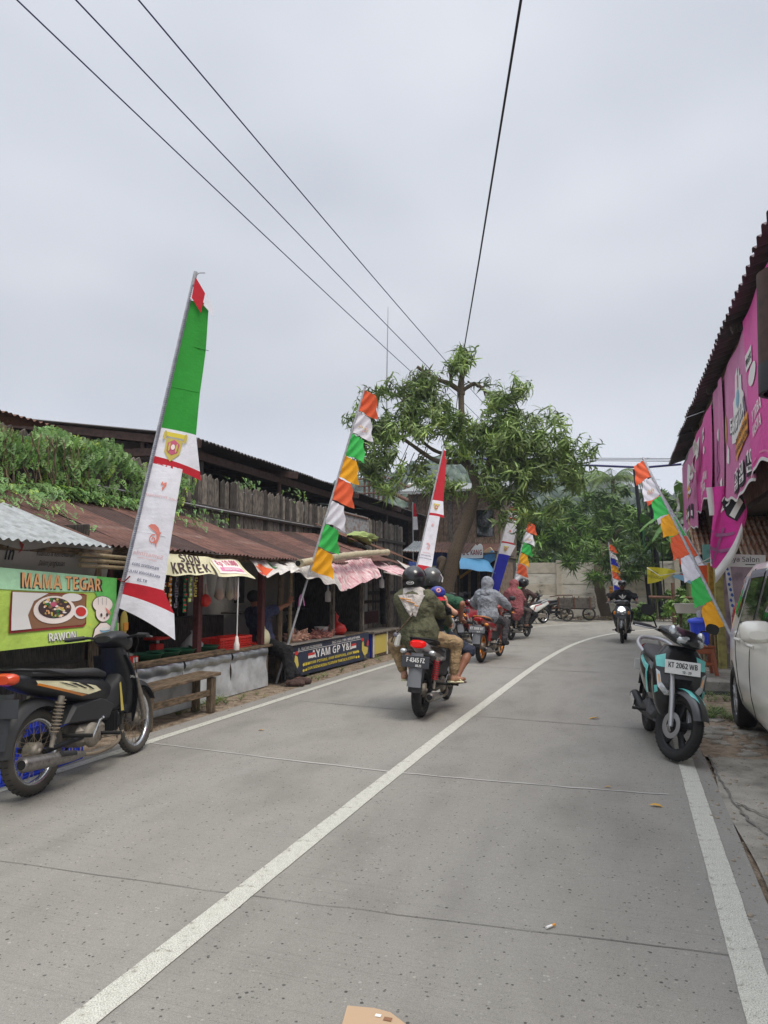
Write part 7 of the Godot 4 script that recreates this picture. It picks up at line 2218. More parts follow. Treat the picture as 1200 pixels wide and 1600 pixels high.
func build_vehicles() -> void:
	# near left, parked underbone
	make_cub({"label": "black underbone motorbike with cream and orange side stripes parked beside the green banner", "pos": Vector3(-3.92, 0, -4.52), "yaw": 0.12, "body": "paint_dusty", "accent": "tarp_cream", "accent2": "paint_orange", "R": 0.285, "rtw": 0.041, "ftw": 0.034, "steer": 0.06, "lean": 0.05,
		"wheel": {"rim": "chrome", "tyre": "rubber_dusty", "hub_r": 0.06}, "no_mirror": true, "word": "HONDA", "tail": "lamp_orange", "no_ind": true, "fender": "paint_dusty", "mudguard": "paint_dusty"})
	# near right, parked scooter seen from the front
	var sc := make_matic({"label": "black and teal scooter with white front plate parked facing the viewer", "pos": Vector3(0.21, 0, -6.92), "yaw": PI + 0.15, "body": "paint_black", "accent": "paint_teal", "R": 0.27, "steer": 0.46, "lean": 0.12, "vee": true, "disc": true, "ftw": 0.042,
		"wheel": {"mag": true, "rim": "black_metal", "spoke": "black_metal", "hub": "black_metal"}, "fork": "alloy", "front_plate": "KT 2062 WB", "plate_sub": "10 - 29", "plate_mat": "paint_white", "plate_ink": "ink_black", "mir_out": 0.03, "mir_up": -0.05})
	for s in [-1.0, 1.0]:
		patch(sc, "fender_sticker", "paint_teal", [Vector2(1.0, 0.3), Vector2(1.5, 0.25), Vector2(2.0, 0.55), Vector2(1.3, 0.7)], func(a: float, q: float) -> Vector3:
			var rr := 0.309 - 0.05 * pow(q, 3.0)
			var piv := Vector3(0, 0.62, -0.5)
			var bs := Basis(Vector3(0, 0.93, 0.36).normalized(), 0.46)
			return piv + bs * (Vector3(0, 0.27, -0.62) + Vector3(s * q * 0.074, sin(PI - a + 0.15) * rr, cos(PI - a + 0.15) * rr) - piv), 0.15)
	# the ridden ones
	make_cub({"label": "motorbike with lit red tail lamp carrying the woman in olive, child and driver", "pos": Vector3(-2.19, 0, -8.13), "yaw": 0.02, "body": "paint_silver", "accent": "paint_black", "lean": -0.06, "tail": "lamp_red", "amber": false, "stand": false, "spring": "cloth_red",
		"wheel": {"mag": true, "rim": "black_metal", "spoke": "black_metal"}, "plate": "F 4345 FZ", "plate_sub": "08-25", "mudguard": "grey_plastic", "no_mirror": true, "rtw": 0.05})
	make_cub({"label": "red motorbike with orange wheel ridden by the person in the grey hoodie", "pos": Vector3(-2.58, 0, -13.73), "yaw": -0.10, "body": "paint_redorange", "accent": "paint_red", "stand": false, "lean": -0.05, "tail": "lamp_red_off", "rear_fender": "dark_plastic",
		"wheel": {"mag": true, "rim": "gold_rim", "spoke": "gold_rim"}, "plate": "KT 3998 WT", "plate_sub": "05-27", "plate_mat": "grey_plastic", "spring": "cloth_red", "rail": "paint_orange", "fork": "alloy"})
	make_cub({"label": "dark motorbike carrying the passenger in the long maroon headscarf", "pos": Vector3(-2.85, 0, -19.33), "yaw": -0.20, "body": "paint_black", "accent": "paint_red", "stand": false, "detail": false, "plate": "KT 2769 WZ", "plate_sub": "04-26", "wheel": {"mag": true, "rim": "black_metal", "spoke": "black_metal"}, "mir_out": 0.1})
	make_matic({"label": "black scooter with round lit headlamp coming towards the viewer", "pos": Vector3(-0.20, 0, -19.1), "yaw": PI - 0.05, "body": "paint_black", "accent": "paint_orange", "round_lamp": true, "stand": false, "detail": false, "front_plate": "KT 5207 BZ", "plate_sub": "09-26", "wheel": {"mag": true, "rim": "black_metal", "spoke": "black_metal"}, "R": 0.265})
	# parked ranks past the stalls
	var base := make_cub({"label": "black parked motorbike nearest the white tarpaulin", "pos": Vector3(-4.1, 0, -16.6), "yaw": 0.55, "body": "paint_black", "accent": "grey_plastic", "detail": false, "lean": 0.06, "grp": "motorbikes parked by the shops", "plate": "KT 4160 BT", "plate_sub": "03-27"})
	var spots := [[Vector3(-4.35, 0, -17.4), 0.6, "dark parked motorbike second from the white tarpaulin"], [Vector3(-4.45, 0, -19.3), 0.5, "dark parked motorbike before the yellow framed shop"], [Vector3(-4.05, 0, -20.6), 0.4, "parked motorbike whose plate shows beside the grey hoodie"], [Vector3(-4.7, 0, -18.1), 0.75, "parked motorbike furthest back under the mango trunk"]]
	for q in spots: dup(base, q[0], q[1], q[2])
	make_matic({"label": "red parked scooter among the black motorbikes by the shops", "pos": Vector3(-3.95, 0, -17.9), "yaw": PI + 0.5, "body": "paint_red", "accent": "paint_black", "detail": false, "lean": 0.06, "vee": true, "wheel": {"mag": true}})
	make_matic({"label": "white and red scooter parked behind the maroon headscarf rider", "pos": Vector3(-3.55, 0, -26.9), "yaw": 2.4, "body": "paint_white", "accent": "paint_red", "detail": false, "wheel": {"mag": true}})
	dup(base, Vector3(-3.35, 0, -30.6), 1.5, "black motorbike standing against the concrete wall by the cart")
	get_child(get_child_count() - 1).remove_meta("group")
	build_cart()
	build_car()

func build_cart() -> void:
	var t := thing("wooden_cart", "two wheeled weathered wooden cart hitched beside the parked motorbike at the wall", "cart", Vector3(-2.05, 0, -29.5), -0.12)
	bx("floor", "plank_dark", t, Vector3(0, 0.5, 0), Vector3(1.3, 0.05, 0.9))
	for s in [-1.0, 1.0]:
		for k in 3: bx("side_plank", "plank", t, Vector3(0, 0.6 + 0.13 * k, 0.45 * s), Vector3(1.34, 0.11, 0.03))
		for k in 3: bx("end_plank", "plank", t, Vector3(0.66 * s, 0.6 + 0.13 * k, 0), Vector3(0.03, 0.11, 0.86))
		for q in [-0.6, 0.0, 0.6]: bx("stake", "rust_bar", t, Vector3(q, 0.72, 0.475 * s), Vector3(0.05, 0.5, 0.03))
	tb("rail", "rust_bar", t, [Vector3(-1.0, 0.95, 0.3), Vector3(-0.6, 1.02, 0.3), Vector3(-0.1, 1.02, 0.3), Vector3(-0.1, 0.9, 0.3)], 0.02, 6)
	tb("draw_bar", "rust_bar", t, [Vector3(-0.6, 0.52, 0), Vector3(-1.2, 0.5, 0)], 0.03, 6)
	for q in [[-0.28, 0.56], [0.38, -0.5]]:
		var w := Node3D.new()
		w.name = "wheel"
		t.add_child(w, true)
		w.position = Vector3(q[0], 0.27, q[1])
		w.rotation.y = PI / 2
		var b := MB.new()
		var pr := []
		for k in 9: pr.append(Vector2(0.235 + 0.035 * cos(TAU * k / 8.0), 0.035 * sin(TAU * k / 8.0)))
		b.lathe(pr, Transform3D(XAX, Vector3.ZERO), 24)
		fin(b, "tyre", "rubber_dusty", w)
		b = MB.new()
		for k in 12:
			var a := TAU * k / 12.0
			b.tube([Vector3(0, 0, 0), Vector3(0, sin(a) * 0.21, cos(a) * 0.21)], 0.006, 4)
		b.ball(Vector3.ZERO, Vector3(0.04, 0.05, 0.05))
		fin(b, "spokes", "steel_dusty", w)
	tb("axle", "rust_bar", t, [Vector3(-0.28, 0.27, -0.5), Vector3(-0.28, 0.27, 0.56)], 0.025, 6)
	tb("axle", "rust_bar", t, [Vector3(0.38, 0.27, -0.5), Vector3(0.38, 0.27, 0.5)], 0.025, 6)

func car_top(z: float) -> float:
	var k := [[-2.1, 0.72], [-1.95, 0.88], [-1.4, 1.02], [-1.1, 1.12], [-0.55, 1.52], [-0.2, 1.63], [0.4, 1.67], [1.2, 1.65], [1.75, 1.60], [2.0, 1.45], [2.12, 1.12]]
	var i := 0
	while i < k.size() - 2 and z > k[i + 1][0]: i += 1
	var t := clampf((z - k[i][0]) / (k[i + 1][0] - k[i][0]), 0.0, 1.0)
	return lerpf(k[i][1], k[i + 1][1], t)

func car_w(z: float) -> float: return 1.0 - 0.16 * pow(clampf(absf(z) / 2.15, 0.0, 1.0), 5.0)

func car_x(z: float, y: float) -> float:
	var tp := car_top(z)
	var p := [[0.18, 0.70], [0.26, 0.80], [0.45, 0.835], [0.66, 0.84], [0.88, 0.825], [0.99, 0.80], [maxf(tp - 0.16, 1.02), 0.66 if tp > 1.2 else 0.74], [maxf(tp - 0.05, 1.06), 0.58], [maxf(tp, 1.08), 0.40]]
	var i := 0
	while i < p.size() - 2 and y > p[i + 1][0]: i += 1
	var t := clampf((y - p[i][0]) / maxf(p[i + 1][0] - p[i][0], 0.001), 0.0, 1.0)
	return lerpf(p[i][1], p[i + 1][1], t) * car_w(z)

func build_car() -> void:
	var t := thing("parked_car", "white people carrier with dark windows parked on the right verge", "car", Vector3(1.76, 0.02, -6.62), PI)
	var axles := [-1.33, 1.33]
	var b := MB.new()
	var rs := []
	var n := 90
	for i in n + 1:
		var z := lerpf(-2.08, 2.10, float(i) / n)
		var yb := 0.20 + 0.12 * pow(absf(z) / 2.1, 6.0)
		for a in axles:
			var d := 0.345 * 0.345 - pow(z - a, 2.0)
			if d > 0.0: yb = maxf(yb, 0.29 + sqrt(d))
		var tp := car_top(z)
		var half := PackedVector3Array()
		var ys := [0.0, 0.02, 0.05, 0.1, 0.18, 0.27, 0.36, 0.45, 0.54, 0.63, 0.72, 0.80, 0.88, 0.94, 0.975, 0.995, 1.0]
		half.append(Vector3(0.02, yb, z))
		half.append(Vector3(0.62 * car_w(z), yb, z))
		for k in ys:
			var y: float = lerpf(yb, tp, k)
			var x := car_x(z, y)
			if k > 0.96: x *= lerpf(1.0, 0.85, (k - 0.96) / 0.04)
			half.append(Vector3(x, y, z))
		half.append(Vector3(0.2, tp + 0.015, z))
		var ring := PackedVector3Array(half)
		for q in range(half.size() - 1, -1, -1): ring.append(Vector3(-half[q].x, half[q].y, z))
		rs.append(ring)
	b.rings(rs)
	fin(b, "car_body", "car_white", t)
	for s in [-1.0, 1.0]:
		var f := func(z: float, y: float) -> Vector3: return Vector3(s * (car_x(z, y) + 0.004), y, z)
		var f2 := func(z: float, y: float) -> Vector3: return Vector3(s * (car_x(z, y) + 0.008), y, z)
		var f3 := func(z: float, y: float) -> Vector3: return Vector3(s * (car_x(z, y) + 0.022 * clampf((y - 1.3) * 4.0, 0.2, 1.0)), y, z)
		patch(t, "window_rubber", "black_plastic", [Vector2(-0.98, 1.01), Vector2(0.10, 1.01), Vector2(0.10, 1.50), Vector2(-0.32, 1.485)], f, 0.07)
		patch(t, "window_rubber", "black_plastic", [Vector2(0.17, 1.01), Vector2(0.95, 1.03), Vector2(0.86, 1.50), Vector2(0.17, 1.51)], f, 0.07)
		patch(t, "window", "glass_dark", [Vector2(-0.92, 1.03), Vector2(0.07, 1.03), Vector2(0.07, 1.475), Vector2(-0.31, 1.46)], f2, 0.07)
		patch(t, "window", "glass_dark", [Vector2(0.20, 1.03), Vector2(0.92, 1.05), Vector2(0.84, 1.475), Vector2(0.20, 1.485)], f2, 0.07)
		patch(t, "window", "glass_dark", [Vector2(1.06, 1.07), Vector2(1.62, 1.12), Vector2(1.50, 1.40), Vector2(1.36, 1.465), Vector2(1.0, 1.475)], f2, 0.07)
		patch(t, "rain_visor", "ink_grey", [Vector2(-0.62, 1.30), Vector2(-0.55, 1.30), Vector2(-0.28, 1.45), Vector2(0.12, 1.46), Vector2(0.12, 1.52), Vector2(-0.34, 1.51)], f3, 0.05)
		patch(t, "rain_visor", "ink_grey", [Vector2(0.17, 1.46), Vector2(0.82, 1.45), Vector2(0.90, 1.34), Vector2(0.955, 1.34), Vector2(0.89, 1.52), Vector2(0.17, 1.53)], f3, 0.05)
		# shut lines
		for pl in [[Vector2(0.135, 0.26), Vector2(0.135, 0.7), Vector2(0.135, 1.53)], [Vector2(-0.96, 0.30), Vector2(-0.99, 0.7), Vector2(-0.99, 1.0)], [Vector2(0.80, 0.32), Vector2(0.92, 0.62), Vector2(1.02, 0.85), Vector2(0.97, 1.02), Vector2(0.90, 1.54)], [Vector2(-0.96, 0.27), Vector2(0.1, 0.255), Vector2(0.85, 0.27)]]:
			var pts := []
			for q in catmull(pl, 6): pts.append(f.call(q.x, q.y) - Vector3(s * 0.003, 0, 0))
			tb("shut_line", "void_black", t, pts, 0.0035, 5)
		for z in [0.02, 0.78]:
			var hp: Vector3 = f.call(z, 0.88)
			tb("door_handle", "car_white", t, [hp + Vector3(0, 0, 0.09), hp + Vector3(s * 0.03, 0.008, 0.05), hp + Vector3(s * 0.03, 0.008, -0.05), hp + Vector3(0, 0, -0.09)], 0.014, 8)
		b = MB.new()
		loft_z(b, [[-0.95, 1.0, 1.06, 0.06], [-0.92, 0.97, 1.12, 0.105], [-0.86, 0.965, 1.13, 0.115], [-0.80, 0.98, 1.12, 0.105]], 16, 3.0, s * 0.915)
		var mm := fin(b, "door_mirror", "car_white", t)
		bx("mirror_glass", "lens_clear", mm, Vector3(s * 0.915, 1.05, -0.798), Vector3(0.18, 0.11, 0.006), 0.002)
		tb("mirror_arm", "dark_plastic", t, [f.call(-0.86, 1.0), Vector3(s * 0.86, 1.0, -0.87)], 0.03, 8)
		for a in axles:
			var w := Node3D.new()
			w.name = "wheel"
			t.add_child(w, true)
			w.position = Vector3(s * 0.735, 0.29, a)
			var pr := []
			for q in [[0.19, -0.085], [0.26, -0.092], [0.288, -0.075], [0.295, -0.03], [0.295, 0.03], [0.288, 0.075], [0.26, 0.092], [0.19, 0.085], [0.19, -0.085]]: pr.append(Vector2(q[0], q[1]))
			b = MB.new()
			b.lathe(pr, Transform3D(XAX, Vector3.ZERO), 36)
			fin(b, "tyre", "rubber", w)
			b = MB.new()
			for k in 5:
				for e in 2:
					var bs := Basis(Vector3.RIGHT, TAU * k / 5.0 + (e - 0.5) * 0.3)
					b.box(bs * Vector3(s * 0.06, 0.11, 0), Vector3(0.03, 0.16, 0.03), bs, 0.008)
			b.lathe([Vector2(0.192, -0.07), Vector2(0.18, -0.05), Vector2(0.178, 0.05), Vector2(0.192, 0.075)], Transform3D(XAX, Vector3.ZERO), 30)
			b.lathe([Vector2(0.0, 0.075), Vector2(0.045, 0.07), Vector2(0.05, 0.05)], Transform3D(Basis(Vector3(0, -s, 0), Vector3(s, 0, 0), Vector3(0, 0, 1)), Vector3.ZERO), 14)
			fin(b, "rim", "alloy", w)
			b = MB.new()
			b.lathe([Vector2(0.0, 0), Vector2(0.178, 0)], Transform3D(XAX, Vector3(s * 0.01, 0, 0)), 24)
			fin(b, "brake_drum", "void_black", w)
	var wf := func(x: float, v: float) -> Vector3:
		var z := lerpf(-1.10, -0.52, v)
		return Vector3(x * lerpf(0.72, 0.60, v), car_top(z) + 0.015 - 0.02 * x * x, z - 0.01)
	b = MB.new()
	b.grid(func(u: float, w: float) -> Vector3: return wf.call((u - 0.5) * 2.0, w) + Vector3(0, 0.006, -0.006), 10, 6)
	fin(b, "windscreen", "glass_dark", t)
	b = MB.new()
	b.grid(func(u: float, w: float) -> Vector3: return Vector3((u - 0.5) * 1.16, lerpf(1.12, 1.48, w), lerpf(2.13, 1.985, w) + 0.012), 8, 6)
	fin(b, "rear_window", "glass_dark", t)
	for s in [-1.0, 1.0]:
		b = MB.new()
		b.ball(Vector3(s * 0.66, 0.98, 1.99), Vector3(0.07, 0.22, 0.09), 12, 8)
		fin(b, "tail_lamp", "lamp_red_off", t)
		b = MB.new()
		b.ball(Vector3(s * 0.58, 0.74, -1.93), Vector3(0.17, 0.08, 0.12), 14, 8)
		fin(b, "headlamp", "lens_clear", t)
	bx("grille", "black_plastic", t, Vector3(0, 0.62, -2.08), Vector3(0.8, 0.12, 0.04))
	bx("bumper", "car_white", t, Vector3(0, 0.42, -2.06), Vector3(1.36, 0.22, 0.1), 0.04)
	bx("underbody", "void_black", t, Vector3(0, 0.34, 0), Vector3(1.2, 0.24, 3.6))

func hand_bones(w: Vector3, dir: Vector3, nrm: Vector3, thumb: float, curl: float, sc := 1.0) -> Array:
	# w wrist, dir along the palm, nrm the side towards which the fingers close
	dir = dir.normalized()
	nrm = (nrm - dir * nrm.dot(dir)).normalized()
	var lat := dir.cross(nrm).normalized()
	var o := []
	for k in [-0.018, 0.0, 0.018]: o.append([w + (dir * 0.022 + lat * k) * sc, w + (dir * 0.08 + lat * k * 1.35) * sc, 0.016 * sc, 0.0135 * sc, 0.012])
	var ln := [0.92, 1.05, 1.0, 0.8]
	for i in 4:
		var p := w + (dir * 0.085 + lat * (-0.027 + 0.018 * i)) * sc
		var a := 0.25 * curl
		for s in 3:
			var d := dir * cos(a) + nrm * sin(a)
			var l: float = [0.040, 0.026, 0.020][s] * ln[i] * sc
			o.append([p, p + d * l, (0.0092 - 0.001 * s) * sc, (0.0086 - 0.001 * s) * sc, 0.004])
			p += d * l
			a += curl * (0.95 if s == 0 else 0.75)
	var tp := w + (dir * 0.03 + lat * thumb * 0.024) * sc
	var td := (dir * 0.65 + lat * thumb * 0.6 + nrm * 0.35).normalized()
	o.append([tp, tp + td * 0.04 * sc, 0.013 * sc, 0.0105 * sc, 0.008])
	tp += td * 0.04 * sc
	td = (td + nrm * curl * 0.7 - lat * thumb * curl * 0.3).normalized()
	o.append([tp, tp + td * 0.03 * sc, 0.0105 * sc, 0.0085 * sc, 0.004])
	return o

func face(par: Node, hc: Vector3, f: Vector3, up: Vector3, sc := 1.0) -> void:
	var r := f.cross(up).normalized()
	for s in [-1.0, 1.0]:
		var b := MB.new()
		b.ball(hc + (f * 0.086 + r * 0.033 * s + up * 0.005) * sc, Vector3.ONE * 0.012 * sc, 8, 6)
		var e := fin(b, "eye", "eye_white", par)
		b = MB.new()
		b.ball(hc + (f * 0.094 + r * 0.033 * s + up * 0.005) * sc, Vector3.ONE * 0.006 * sc, 8, 5)
		fin(b, "iris", "hair_black", e)
		tb("eyebrow", "hair_black", par, [hc + (f * 0.093 + r * 0.016 * s + up * 0.024) * sc, hc + (f * 0.093 + r * 0.034 * s + up * 0.029) * sc, hc + (f * 0.083 + r * 0.052 * s + up * 0.023) * sc], 0.004 * sc, 5)
	tb("mouth", "lip", par, [hc + (f * 0.083 - r * 0.024 - up * 0.052) * sc, hc + (f * 0.096 - up * 0.05) * sc, hc + (f * 0.083 + r * 0.024 - up * 0.052) * sc], 0.006 * sc, 6)

# o: joints and clothes; local space faces -z
func person(o: Dictionary) -> Dictionary:
	var t := thing("person", o.label, "person", o.pos, o.yaw, o.get("grp", ""))
	var s: float = o.get("sc", 1.0)
	var cell: float = o.get("cell", 0.016)
	var p: Vector3 = o.pelvis
	var sp: Vector3 = o.get("spine", Vector3(0, 1, -0.12)).normalized()
	var twist: float = o.get("twist", 0.0)
	var sx := Basis(Vector3.UP, twist) * Vector3(1, 0, 0)
	var n := p + sp * 0.49 * s
	var ch := p + sp * 0.31 * s
	var hf: Vector3 = o.get("look", Vector3(0, 0, -1)).normalized()
	var hup: Vector3 = o.get("head_up", Vector3(0, 1, 0))
	hup = (hup - hf * hup.dot(hf)).normalized()
	var hr := hf.cross(hup)
	var hc: Vector3 = n + (sp * 0.10 + hup * 0.075 + hf * 0.025) * s
	var head := [[n - sp * 0.03 * s, hc - hup * 0.04 * s, 0.056 * s, 0.052 * s, 0.03],
		[hc + (hup * 0.035 - hf * 0.02) * s, hc + (hup * 0.03 + hf * 0.012) * s, 0.092 * s, 0.088 * s], [hc + (hf * 0.02 - hup * 0.03) * s, hc + (hf * 0.045 - hup * 0.078) * s, 0.072 * s, 0.042 * s],
		[hc + (hf * 0.09 + hup * 0.0) * s, hc + (hf * 0.112 - hup * 0.024) * s, 0.010 * s, 0.015 * s, 0.012]]
	for k in [-1.0, 1.0]: head.append([hc + (hr * 0.088 * k + hup * 0.015) * s, hc + (hr * 0.092 * k - hup * 0.02) * s, 0.014 * s, 0.009 * s, 0.008])
	var torso := [[p - sx * 0.065 * s, p + sx * 0.065 * s, 0.118 * s, 0.118 * s], [p - sx * 0.045 * s, ch - sx * 0.05 * s, 0.105 * s, 0.105 * s], [p + sx * 0.045 * s, ch + sx * 0.05 * s, 0.105 * s, 0.105 * s],
		[ch - sx * 0.07 * s, ch + sx * 0.07 * s, 0.108 * s, 0.108 * s], [n - sx * 0.13 * s - sp * 0.055 * s, n + sx * 0.13 * s - sp * 0.055 * s, 0.068 * s, 0.068 * s], [ch, n - sp * 0.04 * s, 0.10 * s, 0.075 * s]]
	var arms := []
	var fore := []
	var legs := []
	var shins := []
	var feet := []
	var ex := {"t": t, "hc": hc, "hf": hf, "hup": hup, "hr": hr, "n": n, "ch": ch, "p": p, "sp": sp, "sx": sx}
	for k in [-1.0, 1.0]:
		var key := "L" if k < 0 else "R"
		var sh: Vector3 = n + sx * k * 0.172 * s - sp * 0.06 * s
		var hd: Vector3 = o["hand" + key]
		var el := ik(sh, hd, 0.275 * s, 0.245 * s, o.get("elbow" + key, Vector3(k * 0.7, -0.8, 0.3)))
		arms.append([sh, el, 0.052 * s, 0.042 * s])
		fore.append([el, hd, 0.042 * s, 0.028 * s])
		ex["el" + key] = el
		var hp: Vector3 = p + Vector3(k * 0.085 * s, -0.03 * s, 0)
		var ft: Vector3 = o["foot" + key]
		var an: Vector3 = ft + Vector3(0, 0.075, 0.04) * s
		var kn := ik(hp, an, 0.42 * s, 0.40 * s, o.get("knee" + key, Vector3(k * 0.35, 0.5, -1)))
		legs.append([hp, kn, 0.086 * s, 0.060 * s])
		shins.append([kn, kn.lerp(an, 0.35), 0.057 * s, 0.055 * s])
		shins.append([kn.lerp(an, 0.35), an, 0.055 * s, 0.036 * s])
		var fd: Vector3 = o.get("toe" + key, Vector3(k * 0.15, -0.05, -1)).normalized()
		feet.append([an, ft + Vector3(0, 0.035, 0.05) * s, 0.036 * s, 0.036 * s])
		feet.append([ft + Vector3(0, 0.035, 0.05) * s, ft + fd * 0.15 * s + Vector3(0, 0.025, 0), 0.036 * s, 0.024 * s])
		ex["an" + key] = an
		ex["kn" + key] = kn
		ex["fd" + key] = fd
	var b := MB.new()
	sdf(b, head, cell * 0.55, 0.035 * s)
	sdf(b, torso + arms + fore + legs + shins + feet + [head[0]], cell, 0.03 * s)
	for k in [-1.0, 1.0]:
		var key := "L" if k < 0 else "R"
		var hd: Vector3 = o["hand" + key]
		var dr: Vector3 = o.get("palm" + key, (hd - ex["el" + key]))
		sdf(b, hand_bones(hd, dr, o.get("close" + key, Vector3(0, -1, 0)), -k, o.get("curl", 1.1), s), clampf(cell * 0.28, 0.0036, 0.009), 0.006)
	fin(b, "body", o.skin, t)
	var infl := func(src: Array, d: float, kk := 0.04) -> Array:
		var out := []
		for q in src: out.append([q[0], q[1], q[2] + d, q[3] + d, kk])
		return out
	# upper garment
	var up: Array = infl.call(torso, 0.020 * s)
	for i in 2:
		var l: float = o.get("sleeve", 1.0)
		up.append([arms[i][0], arms[i][0].lerp(arms[i][1], minf(l * 2.0, 1.0)), 0.075 * s, (0.062 if l > 0.5 else 0.07) * s, 0.05])
		if l > 0.5: up.append([fore[i][0], fore[i][0].lerp(fore[i][1], (l - 0.5) * 2.0 * 0.97), 0.060 * s, 0.043 * s, 0.04])
	if o.has("hem"): up.append([p + sx * 0.05, p + Vector3(0, -o.hem, 0.02), 0.15 * s, 0.16 * s, 0.06])
	if o.has("loose"):
		for q in up:
			q[2] += o.loose
			q[3] += o.loose
	b = MB.new()
	sdf(b, up, cell, 0.04, 0.020 if cell < 0.02 else 0.012)
	fin(b, o.get("top_name", "shirt"), o.top, t)
	# trousers
	var lo := [[p - sx * 0.065 * s, p + sx * 0.065 * s, 0.132 * s, 0.132 * s, 0.05]]
	lo.append_array(infl.call(legs, 0.022 * s, 0.05))
	var tl: float = o.get("trouser", 1.0)
	if tl > 0.5:
		for i in 2:
			var kn: Vector3 = legs[i][1]
			var an: Vector3 = ex.anL if i == 0 else ex.anR
			lo.append([kn, kn.lerp(an, (tl - 0.5) * 2.0 * 0.95), 0.080 * s, 0.062 * s, 0.05])
	b = MB.new()
	sdf(b, lo, cell, 0.04, 0.016 if cell < 0.02 else 0.01)
	fin(b, "trousers", o.bottom, t)
	# footwear
	for i in 2:
		var key := "L" if i == 0 else "R"
		var ft: Vector3 = o["foot" + key]
		var fd: Vector3 = ex["fd" + key]
		b = MB.new()
		if o.get("sandal", false):
			var rs := []
			var sd := fd.cross(Vector3.UP).normalized()
			for q in [[-0.10, 0.028], [-0.06, 0.038], [0.02, 0.036], [0.10, 0.046], [0.165, 0.036], [0.18, 0.012]]: rs.append(sring(ft + fd * q[0] * s + Vector3(0, -0.005, 0.03), sd * q[1] * s, Vector3(0, 0.011, 0), 12, 3.0))
			b.rings(rs)
			fin(b, "sandal", o.shoe, t)
			tb("sandal_strap", o.shoe, t, [ft + fd * 0.08 * s + sd * 0.045 * s, ft + fd * 0.08 * s + Vector3(0, 0.055, 0.03) * s, ft + fd * 0.08 * s - sd * 0.045 * s], 0.010, 6)
		else:
			sdf(b, infl.call([feet[i * 2 + 1], [ft + Vector3(0, 0.02, 0.07) * s, ft + fd * 0.15 * s + Vector3(0, 0.01, 0), 0.03 * s, 0.03 * s]], 0.014 * s, 0.02), maxf(cell * 0.7, 0.009), 0.02)
			fin(b, "shoe", o.shoe, t)
	return ex

func helmet(ex: Dictionary, mt: String, trim: String, open_face := true) -> MeshInstance3D:
	var c: Vector3 = ex.hc + ex.hup * 0.035 - ex.hf * 0.012
	var bs := Basis(ex.hr, ex.hup, -ex.hf)
	var b := MB.new()
	# shell: a dome that comes down behind and at the sides and leaves the face open
	b.grid(func(u: float, w: float) -> Vector3:
		var a := u * TAU
		var front := 0.5 + 0.5 * cos(a)
		var low := lerpf(-0.62, 0.42 if open_face else -0.1, pow(front, 2.2))
		var el := lerpf(PI * 0.5, asin(clampf(low, -0.95, 0.95)), w)
		var rr := Vector3(0.135, 0.148, 0.152)
		return c + bs * Vector3(sin(a) * cos(el) * rr.x, sin(el) * rr.y, -cos(a) * cos(el) * rr.z), 32, 14)
	var h := fin(b, "helmet", mt, ex.t)
	b = MB.new()
	b.grid(func(u: float, w: float) -> Vector3:
		var a := u * TAU
		var front := 0.5 + 0.5 * cos(a)
		var low := lerpf(-0.62, 0.42 if open_face else -0.1, pow(front, 2.2)) + (w - 0.5) * 0.13
		var el := asin(clampf(low, -0.95, 0.95))
		return c + bs * Vector3(sin(a) * cos(el) * 0.138, sin(el) * 0.151, -cos(a) * cos(el) * 0.155), 32, 2)
	fin(b, "helmet_trim", trim, h)
	b = MB.new()
	b.grid(func(u: float, w: float) -> Vector3:
		var a := lerpf(-1.15, 1.15, u)
		var el := lerpf(0.75, 0.25, w)
		return c + bs * Vector3(sin(a) * cos(el) * 0.15, sin(el) * 0.155, -cos(a) * cos(el) * 0.17), 14, 5)
	fin(b, "visor", "glass_dark", h)
	return h

